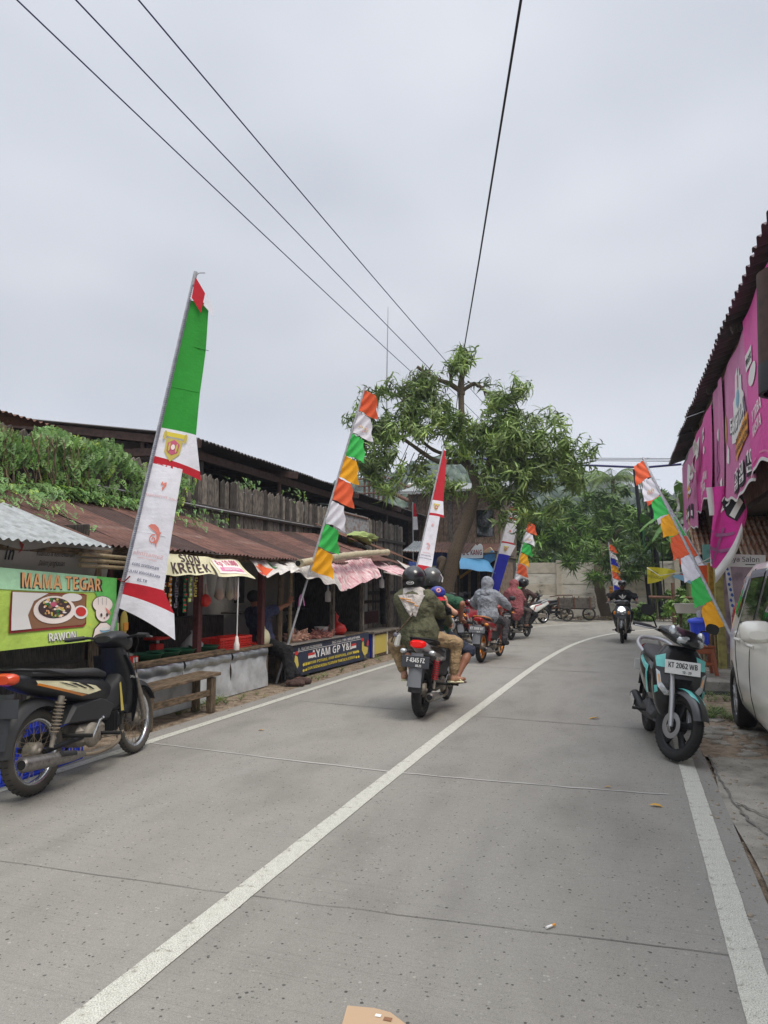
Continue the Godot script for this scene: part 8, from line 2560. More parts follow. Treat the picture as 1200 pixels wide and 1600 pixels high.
func build_people() -> void:
	var B := Vector3(-2.19, 0, -8.13)
	# woman in olive on the pillion
	var ex := person({"label": "person in olive blouse, khaki trousers and black helmet riding pillion, seen from behind", "pos": B, "yaw": 0.02, "pelvis": Vector3(-0.05, 0.875, 0.46), "spine": Vector3(-0.16, 1, -0.10), "look": Vector3(-0.05, -0.1, -1), "skin": "skin_pale",
		"handL": Vector3(-0.15, 1.0, 0.06), "handR": Vector3(0.17, 1.0, 0.05), "elbowL": Vector3(-1, -0.6, 0.2), "elbowR": Vector3(1, -0.6, 0.2), "footL": Vector3(-0.27, 0.345, 0.27), "footR": Vector3(0.30, 0.345, 0.27), "kneeL": Vector3(-0.9, 0.35, -0.6), "kneeR": Vector3(1.0, 0.35, -0.6), "toeR": Vector3(0.5, -0.1, -1),
		"top": "olive_cloth", "top_name": "blouse", "bottom": "khaki_cloth", "shoe": "tarp_cream", "sandal": true, "cell": 0.014, "loose": 0.034, "hem": 0.06, "sc": 0.87, "trouser": 0.94})
	var h := helmet(ex, "helmet_black", "black_plastic")
	patch(h, "helmet_badge", "ink_white", ell(0, 0, 0.045, 0.021, 18), func(x: float, y: float) -> Vector3: return ex.hc + Vector3(x, -0.012 + y, 0.163 - 3.0 * x * x))
	patch(h, "helmet_badge", "ink_black", ell(0, 0, 0.038, 0.016, 18), func(x: float, y: float) -> Vector3: return ex.hc + Vector3(x, -0.012 + y, 0.165 - 3.0 * x * x))
	ink(h, "INK", "ink_white", func(x: float, y: float) -> Vector3: return ex.hc + Vector3(x, -0.012 + y, 0.167 - 3.0 * x * x), 0, 0, 0.018, 1.3)
	var b := MB.new()
	sdf(b, [[ex.n + Vector3(-0.07, 0.02, 0.02), ex.n + Vector3(0.07, 0.02, 0.02), 0.07, 0.07], [ex.n + Vector3(-0.10, -0.03, 0.05), ex.n + Vector3(0.10, -0.03, 0.05), 0.065, 0.065], [ex.n + Vector3(0, 0.05, 0), ex.n + Vector3(0, 0.0, -0.05), 0.075, 0.075]], 0.014, 0.04, 0.008)
	var sc := fin(b, "headscarf", "scarf_white", ex.t)
	b = MB.new()
	b.grid(func(u: float, w: float) -> Vector3:
		var hw := lerpf(0.155, 0.03, pow(w, 0.9))
		var x := (u - 0.5) * 2.0 * hw + 0.04 * w
		return ex.n + Vector3(x, 0.015 - 0.235 * w - 0.03 * absf(u - 0.5), 0.160 + 0.045 * sin(w * 2.0) - 1.4 * x * x + 0.006 * sin(u * 12.0)), 16, 12)
	fin(b, "scarf_corner", "scarf_white", sc)
	for k in 3: tb("scarf_fringe_print", "ink_orange", sc, [ex.n + Vector3(-0.12 + 0.02 * k, -0.03 - 0.02 * k, 0.168), ex.n + Vector3(0.02 + 0.04 * k, -0.05 - 0.035 * k, 0.204)], 0.006, 5)
	var bag := thing("shoulder_bag", "small white shoulder bag on a brown strap at the pillion rider's left hip", "bag", B, 0.02)
	tb("strap", "timber", bag, catmull([ex.n + Vector3(0.11, -0.05, 0.10), ex.n + Vector3(0.06, -0.16, 0.185), ex.n + Vector3(-0.06, -0.32, 0.195), ex.n + Vector3(-0.20, -0.45, 0.13), ex.n + Vector3(-0.25, -0.52, 0.06)], 4), 0.009, 6)
	b = MB.new()
	b.box(Vector3(-0.27, 0.80, 0.48), Vector3(0.06, 0.15, 0.22), Basis(Vector3(0, 0, 1), -0.25), 0.02)
	fin(b, "pouch", "white_plastic", bag)
	bx("flap", "ink_grey", bag, Vector3(-0.285, 0.86, 0.48), Vector3(0.062, 0.05, 0.225), 0.015, Basis(Vector3(0, 0, 1), -0.25))
	# the child in the blue cap
	ex = person({"label": "child in a blue cap with red peak seated between pillion rider and driver", "pos": B, "yaw": 0.02, "pelvis": Vector3(0.05, 0.86, 0.20), "spine": Vector3(0.06, 1, -0.05), "look": Vector3(0.75, -0.1, -0.5), "skin": "skin_pale", "sc": 0.62, "cell": 0.012,
		"handL": Vector3(-0.08, 1.0, 0.0), "handR": Vector3(0.21, 1.19, 0.22), "palmR": Vector3(-0.1, 0.9, 0.1), "closeR": Vector3(-1, 0, -0.3), "elbowR": Vector3(0.6, -1, 0.2), "footL": Vector3(-0.22, 0.42, 0.05), "footR": Vector3(0.24, 0.42, 0.05), "kneeL": Vector3(-0.7, 0.5, -0.6), "kneeR": Vector3(0.7, 0.5, -0.6),
		"top": "black_cloth", "bottom": "grey_hoodie", "shoe": "brown_cloth", "sandal": true, "sleeve": 0.3, "curl": 0.5})
	face(ex.t, ex.hc, ex.hf, ex.hup, 0.62)
	b = MB.new()
	b.ball(ex.hc + Vector3(0, 0.045, 0), Vector3(0.095, 0.082, 0.098), 22, 12)
	var cap := fin(b, "cap", "paint_blue", ex.t)
	b = MB.new()
	var bd := Vector3(0.62, -0.12, 0.72).normalized()
	var bs := bd.cross(Vector3.UP).normalized()
	b.grid(func(u: float, w: float) -> Vector3:
		var q := (u - 0.5) * 2.0
		return ex.hc + Vector3(0, 0.015, 0) + bd * (0.085 + 0.075 * w * (1.0 - 0.5 * q * q)) + bs * q * 0.088 * (1.0 - 0.12 * w) - Vector3(0, 0.03 * w + 0.02 * q * q, 0) - bd * 0.035 * q * q, 12, 4)
	fin(b, "cap_peak", "cloth_red", cap)
	var cn := Vector3(0.35, 0.35, 0.87).normalized()
	var cu := cn.cross(Vector3.UP).normalized() * -1.0
	for k in 4: patch(cap, "cap_badge", ["ink_red", "ink_white", "ink_red", "ink_blue"][k], ell(0, 0, 0.030 - 0.007 * k, 0.030 - 0.007 * k, 16), flat_map(ex.hc + Vector3(0, 0.045, 0) + cn * (0.096 + 0.002 * k), cu, cn.cross(cu), 0.0))
	# driver
	ex = person({"label": "person in a green shirt and patterned grey helmet driving the motorbike with the child", "pos": B, "yaw": 0.02, "pelvis": Vector3(-0.01, 0.85, -0.08), "spine": Vector3(-0.10, 1, -0.12), "look": Vector3(0, -0.05, -1), "skin": "skin", "cell": 0.015, "sc": 0.90,
		"handL": Vector3(-0.30, 1.0, -0.12), "handR": Vector3(0.29, 1.0, -0.14), "palmL": Vector3(0, 0, -1), "palmR": Vector3(0.05, 0, -1), "elbowL": Vector3(-0.6, -0.9, 0.2), "elbowR": Vector3(1.0, -0.5, 0.3), "footL": Vector3(-0.25, 0.30, -0.02), "footR": Vector3(0.28, 0.30, 0.0), "kneeL": Vector3(-0.6, 0.6, -0.8), "kneeR": Vector3(0.75, 0.6, -0.8), "toeR": Vector3(0.4, -0.05, -1),
		"top": "forest_cloth", "bottom": "denim", "shoe": "brown_cloth", "sandal": true, "sleeve": 0.38, "trouser": 0.5, "loose": 0.008})
	h = helmet(ex, "helmet_grey", "black_plastic")
	for k in 7:
		var a := -1.3 + 0.42 * k
		tb("helmet_stripe", ["ink_white", "ink_black", "ink_grey"][k % 3], h, [ex.hc + Vector3(sin(a) * 0.125, 0.09, cos(a) * 0.125), ex.hc + Vector3(sin(a + 0.25) * 0.14, 0.05, cos(a + 0.25) * 0.148), ex.hc + Vector3(sin(a + 0.1) * 0.138, 0.0, cos(a + 0.1) * 0.15)], 0.009, 5)
	# grey hoodie
	B = Vector3(-2.58, 0, -13.73)
	ex = person({"label": "person in a grey hooded top and dark grey trousers riding the red motorbike", "pos": B, "yaw": -0.10, "sc": 0.86, "pelvis": Vector3(0.02, 0.85, 0.22), "spine": Vector3(-0.03, 1, -0.10), "look": Vector3(0.15, -0.1, -1), "skin": "skin", "cell": 0.017,
		"handL": Vector3(-0.31, 0.99, -0.13), "handR": Vector3(0.33, 0.99, -0.13), "palmL": Vector3(0, 0, -1), "palmR": Vector3(0, 0, -1), "elbowL": Vector3(-1, -0.5, 0.3), "elbowR": Vector3(1, -0.5, 0.3), "footL": Vector3(-0.25, 0.30, 0.0), "footR": Vector3(0.28, 0.30, 0.0), "kneeL": Vector3(-0.6, 0.6, -0.8), "kneeR": Vector3(0.6, 0.6, -0.8),
		"top": "grey_hoodie", "top_name": "hooded_top", "bottom": "dark_grey_cloth", "shoe": "black_cloth", "loose": 0.028, "hem": 0.05})
	b = MB.new()
	sdf(b, [[ex.hc + Vector3(0, 0.045, 0.02), ex.hc + Vector3(0, 0.03, -0.03), 0.118, 0.112], [ex.hc + Vector3(0, 0.0, 0.03), ex.n + Vector3(0, -0.02, 0.04), 0.105, 0.10], [ex.n + Vector3(-0.07, -0.02, 0.05), ex.n + Vector3(0.07, -0.02, 0.05), 0.075, 0.075], [ex.hc + Vector3(0, 0.10, 0.06), ex.hc + Vector3(0, 0.04, 0.1), 0.05, 0.04]], 0.016, 0.05, 0.006)
	fin(b, "hood", "grey_hoodie", ex.t)
	# maroon headscarf and her driver
	B = Vector3(-2.85, 0, -19.33)
	ex = person({"label": "person in a long maroon headscarf and patterned trousers riding pillion", "pos": B, "yaw": -0.20, "pelvis": Vector3(0, 0.86, 0.40), "spine": Vector3(0.02, 1, -0.05), "look": Vector3(0.5, 0, -1), "skin": "skin_pale", "cell": 0.022,
		"handL": Vector3(-0.12, 1.0, 0.1), "handR": Vector3(0.14, 1.0, 0.1), "footL": Vector3(-0.25, 0.345, 0.28), "footR": Vector3(0.30, 0.345, 0.28), "kneeL": Vector3(-0.7, 0.4, -0.6), "kneeR": Vector3(1, 0.4, -0.6), "top": "maroon_cloth", "bottom": "patterned_cloth", "shoe": "brown_cloth", "sandal": true, "loose": 0.02, "sc": 0.84})
	b = MB.new()
	sdf(b, [[ex.hc + Vector3(0, 0.035, 0.015), ex.hc + Vector3(0, 0.02, -0.02), 0.118, 0.11], [ex.hc + Vector3(0, -0.02, 0.03), ex.n + Vector3(0, -0.1, 0.06), 0.10, 0.17], [ex.n + Vector3(-0.12, -0.1, 0.04), ex.n + Vector3(0.12, -0.1, 0.04), 0.11, 0.11], [ex.n + Vector3(-0.14, -0.1, 0.05), ex.n + Vector3(-0.17, -0.5, 0.08), 0.12, 0.13], [ex.n + Vector3(0.14, -0.1, 0.05), ex.n + Vector3(0.16, -0.55, 0.1), 0.12, 0.13], [ex.n + Vector3(0, -0.1, 0.06), ex.n + Vector3(0.04, -0.62, 0.12), 0.17, 0.16], [ex.n + Vector3(0.1, -0.4, 0.1), ex.n + Vector3(0.14, -0.72, 0.12), 0.1, 0.06]], 0.018, 0.06, 0.014)
	fin(b, "headscarf", "maroon_cloth", ex.t)
	ex = person({"label": "person in brown with a dark helmet driving the motorbike with the maroon headscarf", "pos": B, "yaw": -0.20, "sc": 0.88, "pelvis": Vector3(0.05, 0.85, -0.05), "spine": Vector3(0.10, 1, -0.1), "look": Vector3(0.25, 0, -1), "skin": "skin", "cell": 0.022,
		"handL": Vector3(-0.30, 0.99, -0.13), "handR": Vector3(0.33, 0.99, -0.13), "elbowL": Vector3(-1, -0.5, 0.3), "elbowR": Vector3(1, -0.5, 0.3), "footL": Vector3(-0.25, 0.30, 0.0), "footR": Vector3(0.28, 0.30, 0.0), "kneeL": Vector3(-0.6, 0.6, -0.8), "kneeR": Vector3(0.6, 0.6, -0.8), "top": "brown_cloth", "bottom": "black_cloth", "shoe": "black_cloth"})
	helmet(ex, "helmet_black", "black_plastic")
	# oncoming rider
	B = Vector3(-0.20, 0, -19.1)
	ex = person({"label": "person in a black shirt and dark cap riding the oncoming scooter", "pos": B, "yaw": PI - 0.05, "sc": 0.87, "pelvis": Vector3(0, 0.83, 0.22), "spine": Vector3(0.0, 1, -0.14), "look": Vector3(0.05, -0.08, -1), "skin": "skin_dark", "cell": 0.019,
		"handL": Vector3(-0.34, 0.99, -0.12), "handR": Vector3(0.34, 0.99, -0.12), "palmL": Vector3(0, 0, -1), "palmR": Vector3(0, 0, -1), "elbowL": Vector3(-1, -0.4, 0.4), "elbowR": Vector3(1, -0.4, 0.4), "footL": Vector3(-0.13, 0.30, -0.2), "footR": Vector3(0.13, 0.30, -0.2), "kneeL": Vector3(-0.5, 0.8, -0.8), "kneeR": Vector3(0.5, 0.8, -0.8), "top": "black_cloth", "bottom": "black_cloth", "shoe": "black_cloth", "sleeve": 0.42, "loose": 0.012})
	face(ex.t, ex.hc, ex.hf, ex.hup)
	b = MB.new()
	b.ball(ex.hc + ex.hup * 0.055, Vector3(0.112, 0.085, 0.115), 18, 10)
	cap = fin(b, "cap", "helmet_black", ex.t)
	b = MB.new()
	b.grid(func(u: float, w: float) -> Vector3:
		var q := (u - 0.5) * 2.0
		return ex.hc + ex.hup * 0.05 + ex.hf * (0.09 + 0.09 * w * (1.0 - 0.4 * q * q) - 0.03 * q * q) + ex.hr * q * 0.085 - ex.hup * (0.012 * w + 0.015 * q * q), 10, 4)
	fin(b, "cap_peak", "helmet_black", cap)
	for k in 3:
		var a := -0.75 + 0.75 * k
		patch(ex.t, "shirt_print", "ink_white", [Vector2(0, -0.02), Vector2(sin(a - 0.32) * 0.06, cos(a - 0.32) * 0.06), Vector2(sin(a) * 0.105, cos(a) * 0.105), Vector2(sin(a + 0.32) * 0.06, cos(a + 0.32) * 0.06)], func(x: float, y: float) -> Vector3: return ex.ch + ex.sp * (y * 1.1 - 0.02) + Vector3(-x * 1.3, 0, -0.157 + 0.6 * x * x - 0.1 * absf(y)), 0.03)
	# stall keeper
	ex = person({"label": "person in a blue shirt and black trousers sitting in the stall gap holding the post", "pos": Vector3(-5.10, 0, -9.38), "yaw": -0.5, "pelvis": Vector3(0.0, 0.58, 0.0), "spine": Vector3(-0.12, 1, 0.25), "look": Vector3(-0.3, 0, -1), "skin": "skin", "cell": 0.018, "sc": 0.98,
		"handL": Vector3(-0.2, 0.66, -0.25), "handR": Vector3(0.06, 1.13, -0.40), "palmR": Vector3(0, 0.8, -0.3), "closeR": Vector3(-0.6, 0, -0.6), "elbowR": Vector3(0.8, -1, 0.0), "footL": Vector3(0.48, 0.03, -0.30), "footR": Vector3(0.60, 0.03, -0.10), "kneeL": Vector3(1, 0.7, -0.5), "kneeR": Vector3(1, 0.7, -0.3), "toeL": Vector3(0.8, 0, -0.5), "toeR": Vector3(0.8, 0, -0.4),
		"top": "blue_shirt", "bottom": "black_cloth", "shoe": "brown_cloth", "sleeve": 0.4, "loose": 0.012})
	b = MB.new()
	b.ball(ex.hc + ex.hup * 0.035 - ex.hf * 0.02, Vector3(0.105, 0.095, 0.105), 16, 9)
	fin(b, "hair", "hair_black", ex.t)
	face(ex.t, ex.hc, ex.hf, ex.hup)
	bag = thing("cloth_bag", "buff cloth bag beside the seated stall keeper", "bag", Vector3(-4.98, 0.52, -9.15))
	b = MB.new()
	b.ball(Vector3(0, 0.13, 0), Vector3(0.09, 0.14, 0.13), 12, 8)
	fin(b, "bag_body", "tarp_cream", bag)
	tb("bag_handle", "tarp_cream", bag, [Vector3(0, 0.24, -0.06), Vector3(0, 0.33, 0), Vector3(0, 0.24, 0.06)], 0.01, 6)

# map of a banner laced to a pole: s runs 0..1 down the pole, w metres away from it
func lace(top: Vector3, bot: Vector3, out: Vector3, amp: float, ph: float) -> Callable:
	var nn := (bot - top).normalized().cross(out).normalized()
	var L := top.distance_to(bot)
	return func(s: float, w: float) -> Vector3:
		var g := w * w * 0.25
		return top.lerp(bot, s) + out * w - Vector3(0, g, 0) + nn * amp * minf(w * 5.0, 1.0) * (sin(s * L * 2.6 + w * 7.0 + ph) + 0.5 * sin(s * L * 6.1 - w * 9.0 + ph * 2.0))

func pole(t: Node3D, top: Vector3, bot: Vector3, r: float) -> void:
	var d := (bot - top).normalized()
	var foot := bot + d * (bot.y / maxf(-d.y, 0.05))
	tb("pole", "grey_pole", t, [top - d * 0.05, foot], r, 8)
	tb("top_tie", "grey_pole", t, [top, top + Vector3(0.05, 0.03, 0), top + Vector3(0.12, 0.02, 0)], 0.005, 4)

func panel(t: Node3D, f: Callable, s0: float, s1: float, w0: float, w1: float, mt: String, k0 := 0.0, k1 := 0.0, nm := "cloth_panel") -> void:
	var b := MB.new()
	b.grid(func(u: float, q: float) -> Vector3:
		var w := lerpf(w0, w1, q)
		return f.call(lerpf(s0 + k0 * u, s1 + k1 * u, q), 0.012 + w * u), 10, maxi(4, int((s1 - s0) * 50)))
	fin(b, nm, mt, t)

func swordfish(par: Node, mt: String, g: Callable) -> void:
	# the curled dolphin emblem
	patch(par, "emblem", mt, [Vector2(-0.5, 0.45), Vector2(-0.3, 0.58), Vector2(0.0, 0.6), Vector2(0.3, 0.45), Vector2(0.48, 0.2), Vector2(0.62, 0.24), Vector2(0.5, 0.08), Vector2(0.5, -0.2), Vector2(0.4, -0.45), Vector2(0.42, -0.7), Vector2(0.28, -0.5), Vector2(0.15, -0.48), Vector2(0.32, -0.2), Vector2(0.25, 0.05), Vector2(0.05, 0.2), Vector2(-0.2, 0.28)], g)
	var p := []
	for k in 16:
		var a := k * 0.62
		var r := 0.30 * (1.0 - k / 17.0)
		p.append(Vector2(0.05 + r * cos(a + 1.2), -0.28 + r * sin(a + 1.2)))
	for k in 15:
		var nn: Vector2 = (p[k + 1] - p[k]).normalized().orthogonal() * 0.035
		patch(par, "emblem", mt, [p[k] - nn, p[k + 1] - nn, p[k + 1] + nn, p[k] + nn], g)

func crest(par: Node, g: Callable) -> void:
	patch(par, "emblem", "ink_gold", [Vector2(-0.5, 0.35), Vector2(0.5, 0.35), Vector2(0.46, -0.25), Vector2(0.0, -0.62), Vector2(-0.46, -0.25)], g)
	patch(par, "emblem", "ink_rose", [Vector2(-0.36, 0.15), Vector2(0, 0.32), Vector2(0.36, 0.15), Vector2(0.32, -0.2), Vector2(0.0, -0.34), Vector2(-0.32, -0.2)], func(x: float, y: float) -> Vector3: return g.call(x, y) + Vector3(0.002, 0, 0.004))
	patch(par, "emblem", "ink_skin", ell(0, 0, 0.12, 0.12, 10), func(x: float, y: float) -> Vector3: return g.call(x, y) + Vector3(0.004, 0, 0.008))
	for s in [-1.0, 1.0]: patch(par, "emblem", "ink_gold", ell(s * 0.22, -0.02, 0.06, 0.2, 10), func(x: float, y: float) -> Vector3: return g.call(x, y) + Vector3(0.004, 0, 0.008))
	patch(par, "emblem", "ink_yellow", [Vector2(-0.62, 0.62), Vector2(0.62, 0.62), Vector2(0.5, 0.42), Vector2(-0.5, 0.42)], func(x: float, y: float) -> Vector3: return g.call(x, y + 0.05 * cos(x * 3.0)) + Vector3(0.002, 0, 0.004))
	for s in [-1.0, 1.0]: patch(par, "emblem", "ink_gold", ell(s * 0.62, 0.45, 0.1, 0.2, 10), func(x: float, y: float) -> Vector3: return g.call(x, y) + Vector3(0.004, 0, 0.008))

func strip_flag(label: String, top: Vector3, bot: Vector3, out: Vector3, w: float, r: float, n := 8, seq := ["cloth_orange", "cloth_pale", "cloth_lime", "cloth_yellow"], nm := "strip_flag") -> Node3D:
	var t := thing(nm, label, "flag", Vector3.ZERO, 0.0, "strip flags of alternating coloured pennants")
	pole(t, top, bot, r)
	var f := lace(top, bot, out, 0.03, rng.randf() * 6.0)
	for i in n:
		var s0 := (i + 0.05) / n
		var s1 := (i + 1.03) / n
		var b := MB.new()
		var wo := rng.randf_range(0.9, 1.1)
		var ph := rng.randf() * 6.0
		b.grid(func(u: float, q: float) -> Vector3:
			var ww := lerpf(w * 0.62, w, q) * wo
			return f.call(lerpf(s0, s1, q), 0.01 + ww * u) + Vector3(0, -0.06 * u * w / 0.26, 0) + Vector3(0.008 * sin(u * 17.0 + q * 9.0 + ph), 0.012 * sin(u * 6.0 + ph) * q, 0.016 * sin(q * 11.0 + u * 13.0 + ph)), 10, 10)
		fin(b, "pennant", seq[i % seq.size()], t)
		if i == 1:
			var g := func(x: float, y: float) -> Vector3: return f.call(s0 + (s1 - s0) * (0.62 - y * 0.5), 0.01 + w * (0.45 + 0.55 * x)) + Vector3(0.0, -0.05 * (0.45 + 0.55 * x) * w / 0.26, 0.012)
			for k in 7: patch(t, "print", "ink_pale_coral" if k % 2 else "ink_gold", ell(-0.36 + 0.12 * k, 0.1 * sin(k * 1.7), 0.05, 0.16, 7), g)
			for k in 5: patch(t, "print", "ink_coral", rect(-0.3 + 0.13 * k, -0.32 + 0.05 * absf(k - 2.0), -0.24 + 0.13 * k, -0.2), g)
	return t

func build_flags() -> void:
	# the tall green and white flag in front
	var top := Vector3(-4.06, 4.51, -5.9)
	var bot := Vector3(-4.55, 1.10, -5.5)
	var out := Vector3(0.90, -0.12, -0.42).normalized()
	var t := thing("tall_banner_flag", "tall green and white banner flag with a crest and red bands leaning over the stalls", "flag")
	pole(t, top, bot, 0.02)
	var f := lace(top, bot, out, 0.014, 1.0)
	panel(t, f, 0.075, 0.21, 0.185, 0.25, "cloth_green")
	panel(t, f, 0.21, 0.34, 0.25, 0.29, "cloth_green")
	panel(t, f, 0.34, 0.462, 0.29, 0.345, "cloth_green")
	panel(t, f, 0.462, 0.545, 0.345, 0.45, "cloth_white", 0.0, 0.012)
	panel(t, f, 0.545, 0.566, 0.45, 0.475, "cloth_red", 0.012, 0.014)
	panel(t, f, 0.566, 0.76, 0.29, 0.325, "cloth_white")
	panel(t, f, 0.76, 0.902, 0.325, 0.36, "cloth_white")
	panel(t, f, 0.902, 0.934, 0.36, 0.50, "cloth_red", 0.0, 0.018)
	panel(t, f, 0.934, 0.972, 0.50, 0.56, "cloth_white", 0.018, 0.045)
	var fl := [Vector2(0.02, 0.0), Vector2(0.10, 0.01), Vector2(0.075, 0.03)]
	patch(t, "small_red_flag", "cloth_red", [Vector2(0.005, 0.02), Vector2(0.05, 0.15), Vector2(0.11, 0.15), Vector2(0.07, 0.03)], func(x: float, y: float) -> Vector3: return f.call(x, y) + Vector3(0.01, 0, 0.03), 0.05)
	patch(t, "small_white_flag", "cloth_white", [Vector2(0.05, 0.155), Vector2(0.085, 0.25), Vector2(0.11, 0.27), Vector2(0.085, 0.155)], func(x: float, y: float) -> Vector3: return f.call(x, y) + Vector3(0.01, 0, 0.022), 0.05)
	patch(t, "small_white_flag", "cloth_white", [Vector2(0.035, 0.01), Vector2(0.075, 0.01), Vector2(0.07, 0.05), Vector2(0.04, 0.04)], func(x: float, y: float) -> Vector3: return f.call(x, y) + Vector3(0.01, 0, 0.02))
	for s in [0.21, 0.34, 0.76]: tb("seam", "cloth_white" if s > 0.5 else "cloth_green", t, [f.call(s, 0.02), f.call(s, 0.15), f.call(s, 0.29)], 0.003, 4)
	var lc := MB.new()
	for i in 150: lc.box(top.lerp(bot, 0.03 + 0.9 * i / 150.0) + Vector3(0.012, 0, 0.012), Vector3(0.022, 0.008, 0.014))
	fin(lc, "lacing", "ink_slate", t)
	crest(t, func(x: float, y: float) -> Vector3: return f.call(0.512 - y * 0.068, 0.17 + 0.16 * x) + Vector3(0.003, 0, 0.006))
	# printed face seen from behind, so the lettering is reversed
	var back := func(cs: float) -> Callable: return func(x: float, y: float) -> Vector3: return f.call(cs - y / 3.5, 0.165 - x) + Vector3(0.003, 0, 0.006)
	ink(t, "Satu Perjuangan", "ink_pale_coral", back.call(0.655), 0, 0, 0.026, 1.1, 3)
	patch(t, "emblem", "ink_coral", [Vector2(-0.5, 0.1), Vector2(-0.3, 0.5), Vector2(-0.05, 0.25), Vector2(0.15, 0.4), Vector2(0.45, 0.45), Vector2(0.5, 0.1), Vector2(0.0, -0.55), Vector2(-0.15, -0.2), Vector2(0.1, 0.0), Vector2(-0.2, 0.1)], func(x: float, y: float) -> Vector3: return f.call(0.625 - y * 0.025, 0.165 + 0.055 * x) + Vector3(0.003, 0, 0.006))
	swordfish(t, "ink_coral", func(x: float, y: float) -> Vector3: return f.call(0.762 - y * 0.047, 0.17 + 0.12 * x) + Vector3(0.003, 0, 0.006))
	ink(t, "Samarinda", "ink_pale_coral", back.call(0.818), 0, 0, 0.038, 1.0, 3)
	ink(t, "PERINGATAN HARI JADI", "ink_pale_coral", back.call(0.83), 0, 0, 0.010, 1.1)
	ink(t, "PROVINSI 2023", "ink_slate", back.call(0.85), 0, 0, 0.026, 0.95)
	ink(t, "KELURAHAN SELILI", "ink_slate", back.call(0.87), 0, 0, 0.025, 0.95)
	ink(t, "RT.20", "ink_slate", back.call(0.89), 0, 0, 0.026, 0.95)
	tb("tie", "ink_maroon", t, [f.call(0.90, -0.03), f.call(0.90, 0.03) + Vector3(0, 0, 0.03), f.call(0.89, 0.05) + Vector3(0.02, 0.02, 0.02)], 0.007, 5)
	strip_flag("multicoloured strip flag leaning over the poultry stall with an orange tip", Vector3(-3.88, 4.50, -10.3), Vector3(-4.51, 1.64, -9.7), Vector3(0.93, -0.1, -0.35).normalized(), 0.33, 0.018)
	var ties := thing("ribbon_tie", "violet ribbon tied round the strip flag's pole above the poultry table", "ribbon", Vector3(-4.62, 1.22, -9.62))
	for k in 5: tb("ribbon_end", "ink_lilac", ties, [Vector3(0, 0.05, 0), Vector3(0.03 * sin(k * 2.0), 0.0, 0.04 * cos(k * 2.0)), Vector3(0.05 * sin(k * 2.0), -0.12, 0.06 * cos(k * 2.0))], 0.008, 5)
	# red and white flag
	top = Vector3(-4.19, 4.74, -16.6)
	bot = Vector3(-4.67, 1.77, -15.8)
	t = thing("tall_banner_flag", "tall banner flag with a long red top and white lower part behind the helmeted riders", "flag")
	pole(t, top, bot, 0.02)
	f = lace(top, bot, Vector3(0.93, -0.1, -0.3).normalized(), 0.012, 2.2)
	panel(t, f, 0.02, 0.09, 0.05, 0.09, "cloth_red")
	panel(t, f, 0.09, 0.44, 0.12, 0.26, "cloth_red")
	panel(t, f, 0.44, 0.545, 0.26, 0.34, "cloth_white")
	panel(t, f, 0.545, 0.565, 0.35, 0.36, "cloth_red")
	panel(t, f, 0.565, 0.96, 0.26, 0.33, "cloth_white")
	panel(t, f, 0.96, 1.02, 0.33, 0.4, "cloth_red", 0.0, 0.03)
	crest(t, func(x: float, y: float) -> Vector3: return f.call(0.495 - y * 0.045, 0.14 + 0.10 * x) + Vector3(0.003, 0, 0.008))
	swordfish(t, "ink_pale_coral", func(x: float, y: float) -> Vector3: return f.call(0.81 - y * 0.045, 0.15 + 0.10 * x) + Vector3(0.003, 0, 0.008))
	for k in 3: ink(t, ["Samarinda", "PROVINSI 2023", "KELURAHAN SELILI"][k], "ink_slate" if k else "ink_pale_coral", func(x: float, y: float) -> Vector3: return f.call(0.86 + 0.022 * k - y / 3.0, 0.15 - x) + Vector3(0.003, 0, 0.008), 0, 0, 0.026, 0.9)
	patch(t, "emblem", "ink_pale_coral", ell(0.64, 0.15, 0.012, 0.03, 8), func(x: float, y: float) -> Vector3: return f.call(x, y) + Vector3(0.003, 0, 0.008))
	t = thing("small_flag", "small red and white flag on a thin staff behind the red topped banner", "flag", Vector3(-6.6, 0, -22.0))
	tb("staff", "grey_pole", t, [Vector3(0, 0, 0), Vector3(0, 4.1, 0)], 0.02, 6)
	var sm := lace(Vector3(0, 4.05, 0), Vector3(0, 3.2, 0), Vector3(1, 0, 0), 0.02, 0.4)
	panel(t, sm, 0.0, 0.5, 0.08, 0.14, "cloth_red")
	panel(t, sm, 0.5, 1.0, 0.14, 0.16, "cloth_white")
	# white and blue flag
	top = Vector3(-3.39, 4.0, -22.0)
	bot = Vector3(-4.08, 1.25, -21.5)
	t = thing("tall_banner_flag", "tall banner flag with a blue lower part behind the grey hoodie rider", "flag")
	pole(t, top, bot, 0.02)
	f = lace(top, bot, Vector3(0.95, -0.1, -0.2).normalized(), 0.015, 3.0)
	panel(t, f, 0.0, 0.06, 0.12, 0.2, "cloth_white")
	panel(t, f, 0.06, 0.10, 0.2, 0.24, "cloth_red")
	panel(t, f, 0.10, 0.18, 0.24, 0.3, "cloth_white")
	panel(t, f, 0.18, 0.20, 0.30, 0.32, "cloth_red")
	panel(t, f, 0.20, 0.45, 0.32, 0.36, "cloth_white")
	panel(t, f, 0.45, 0.468, 0.38, 0.40, "cloth_red")
	panel(t, f, 0.468, 0.59, 0.44, 0.36, "cloth_white")
	panel(t, f, 0.59, 1.0, 0.34, 0.30, "cloth_blue")
	crest(t, func(x: float, y: float) -> Vector3: return f.call(0.53 - y * 0.05, 0.19 + 0.10 * x) + Vector3(0.003, 0, 0.01))
	patch(t, "emblem", "ink_coral", ell(0.33, 0.18, 0.012, 0.035, 8), func(x: float, y: float) -> Vector3: return f.call(x, y) + Vector3(0.003, 0, 0.01))
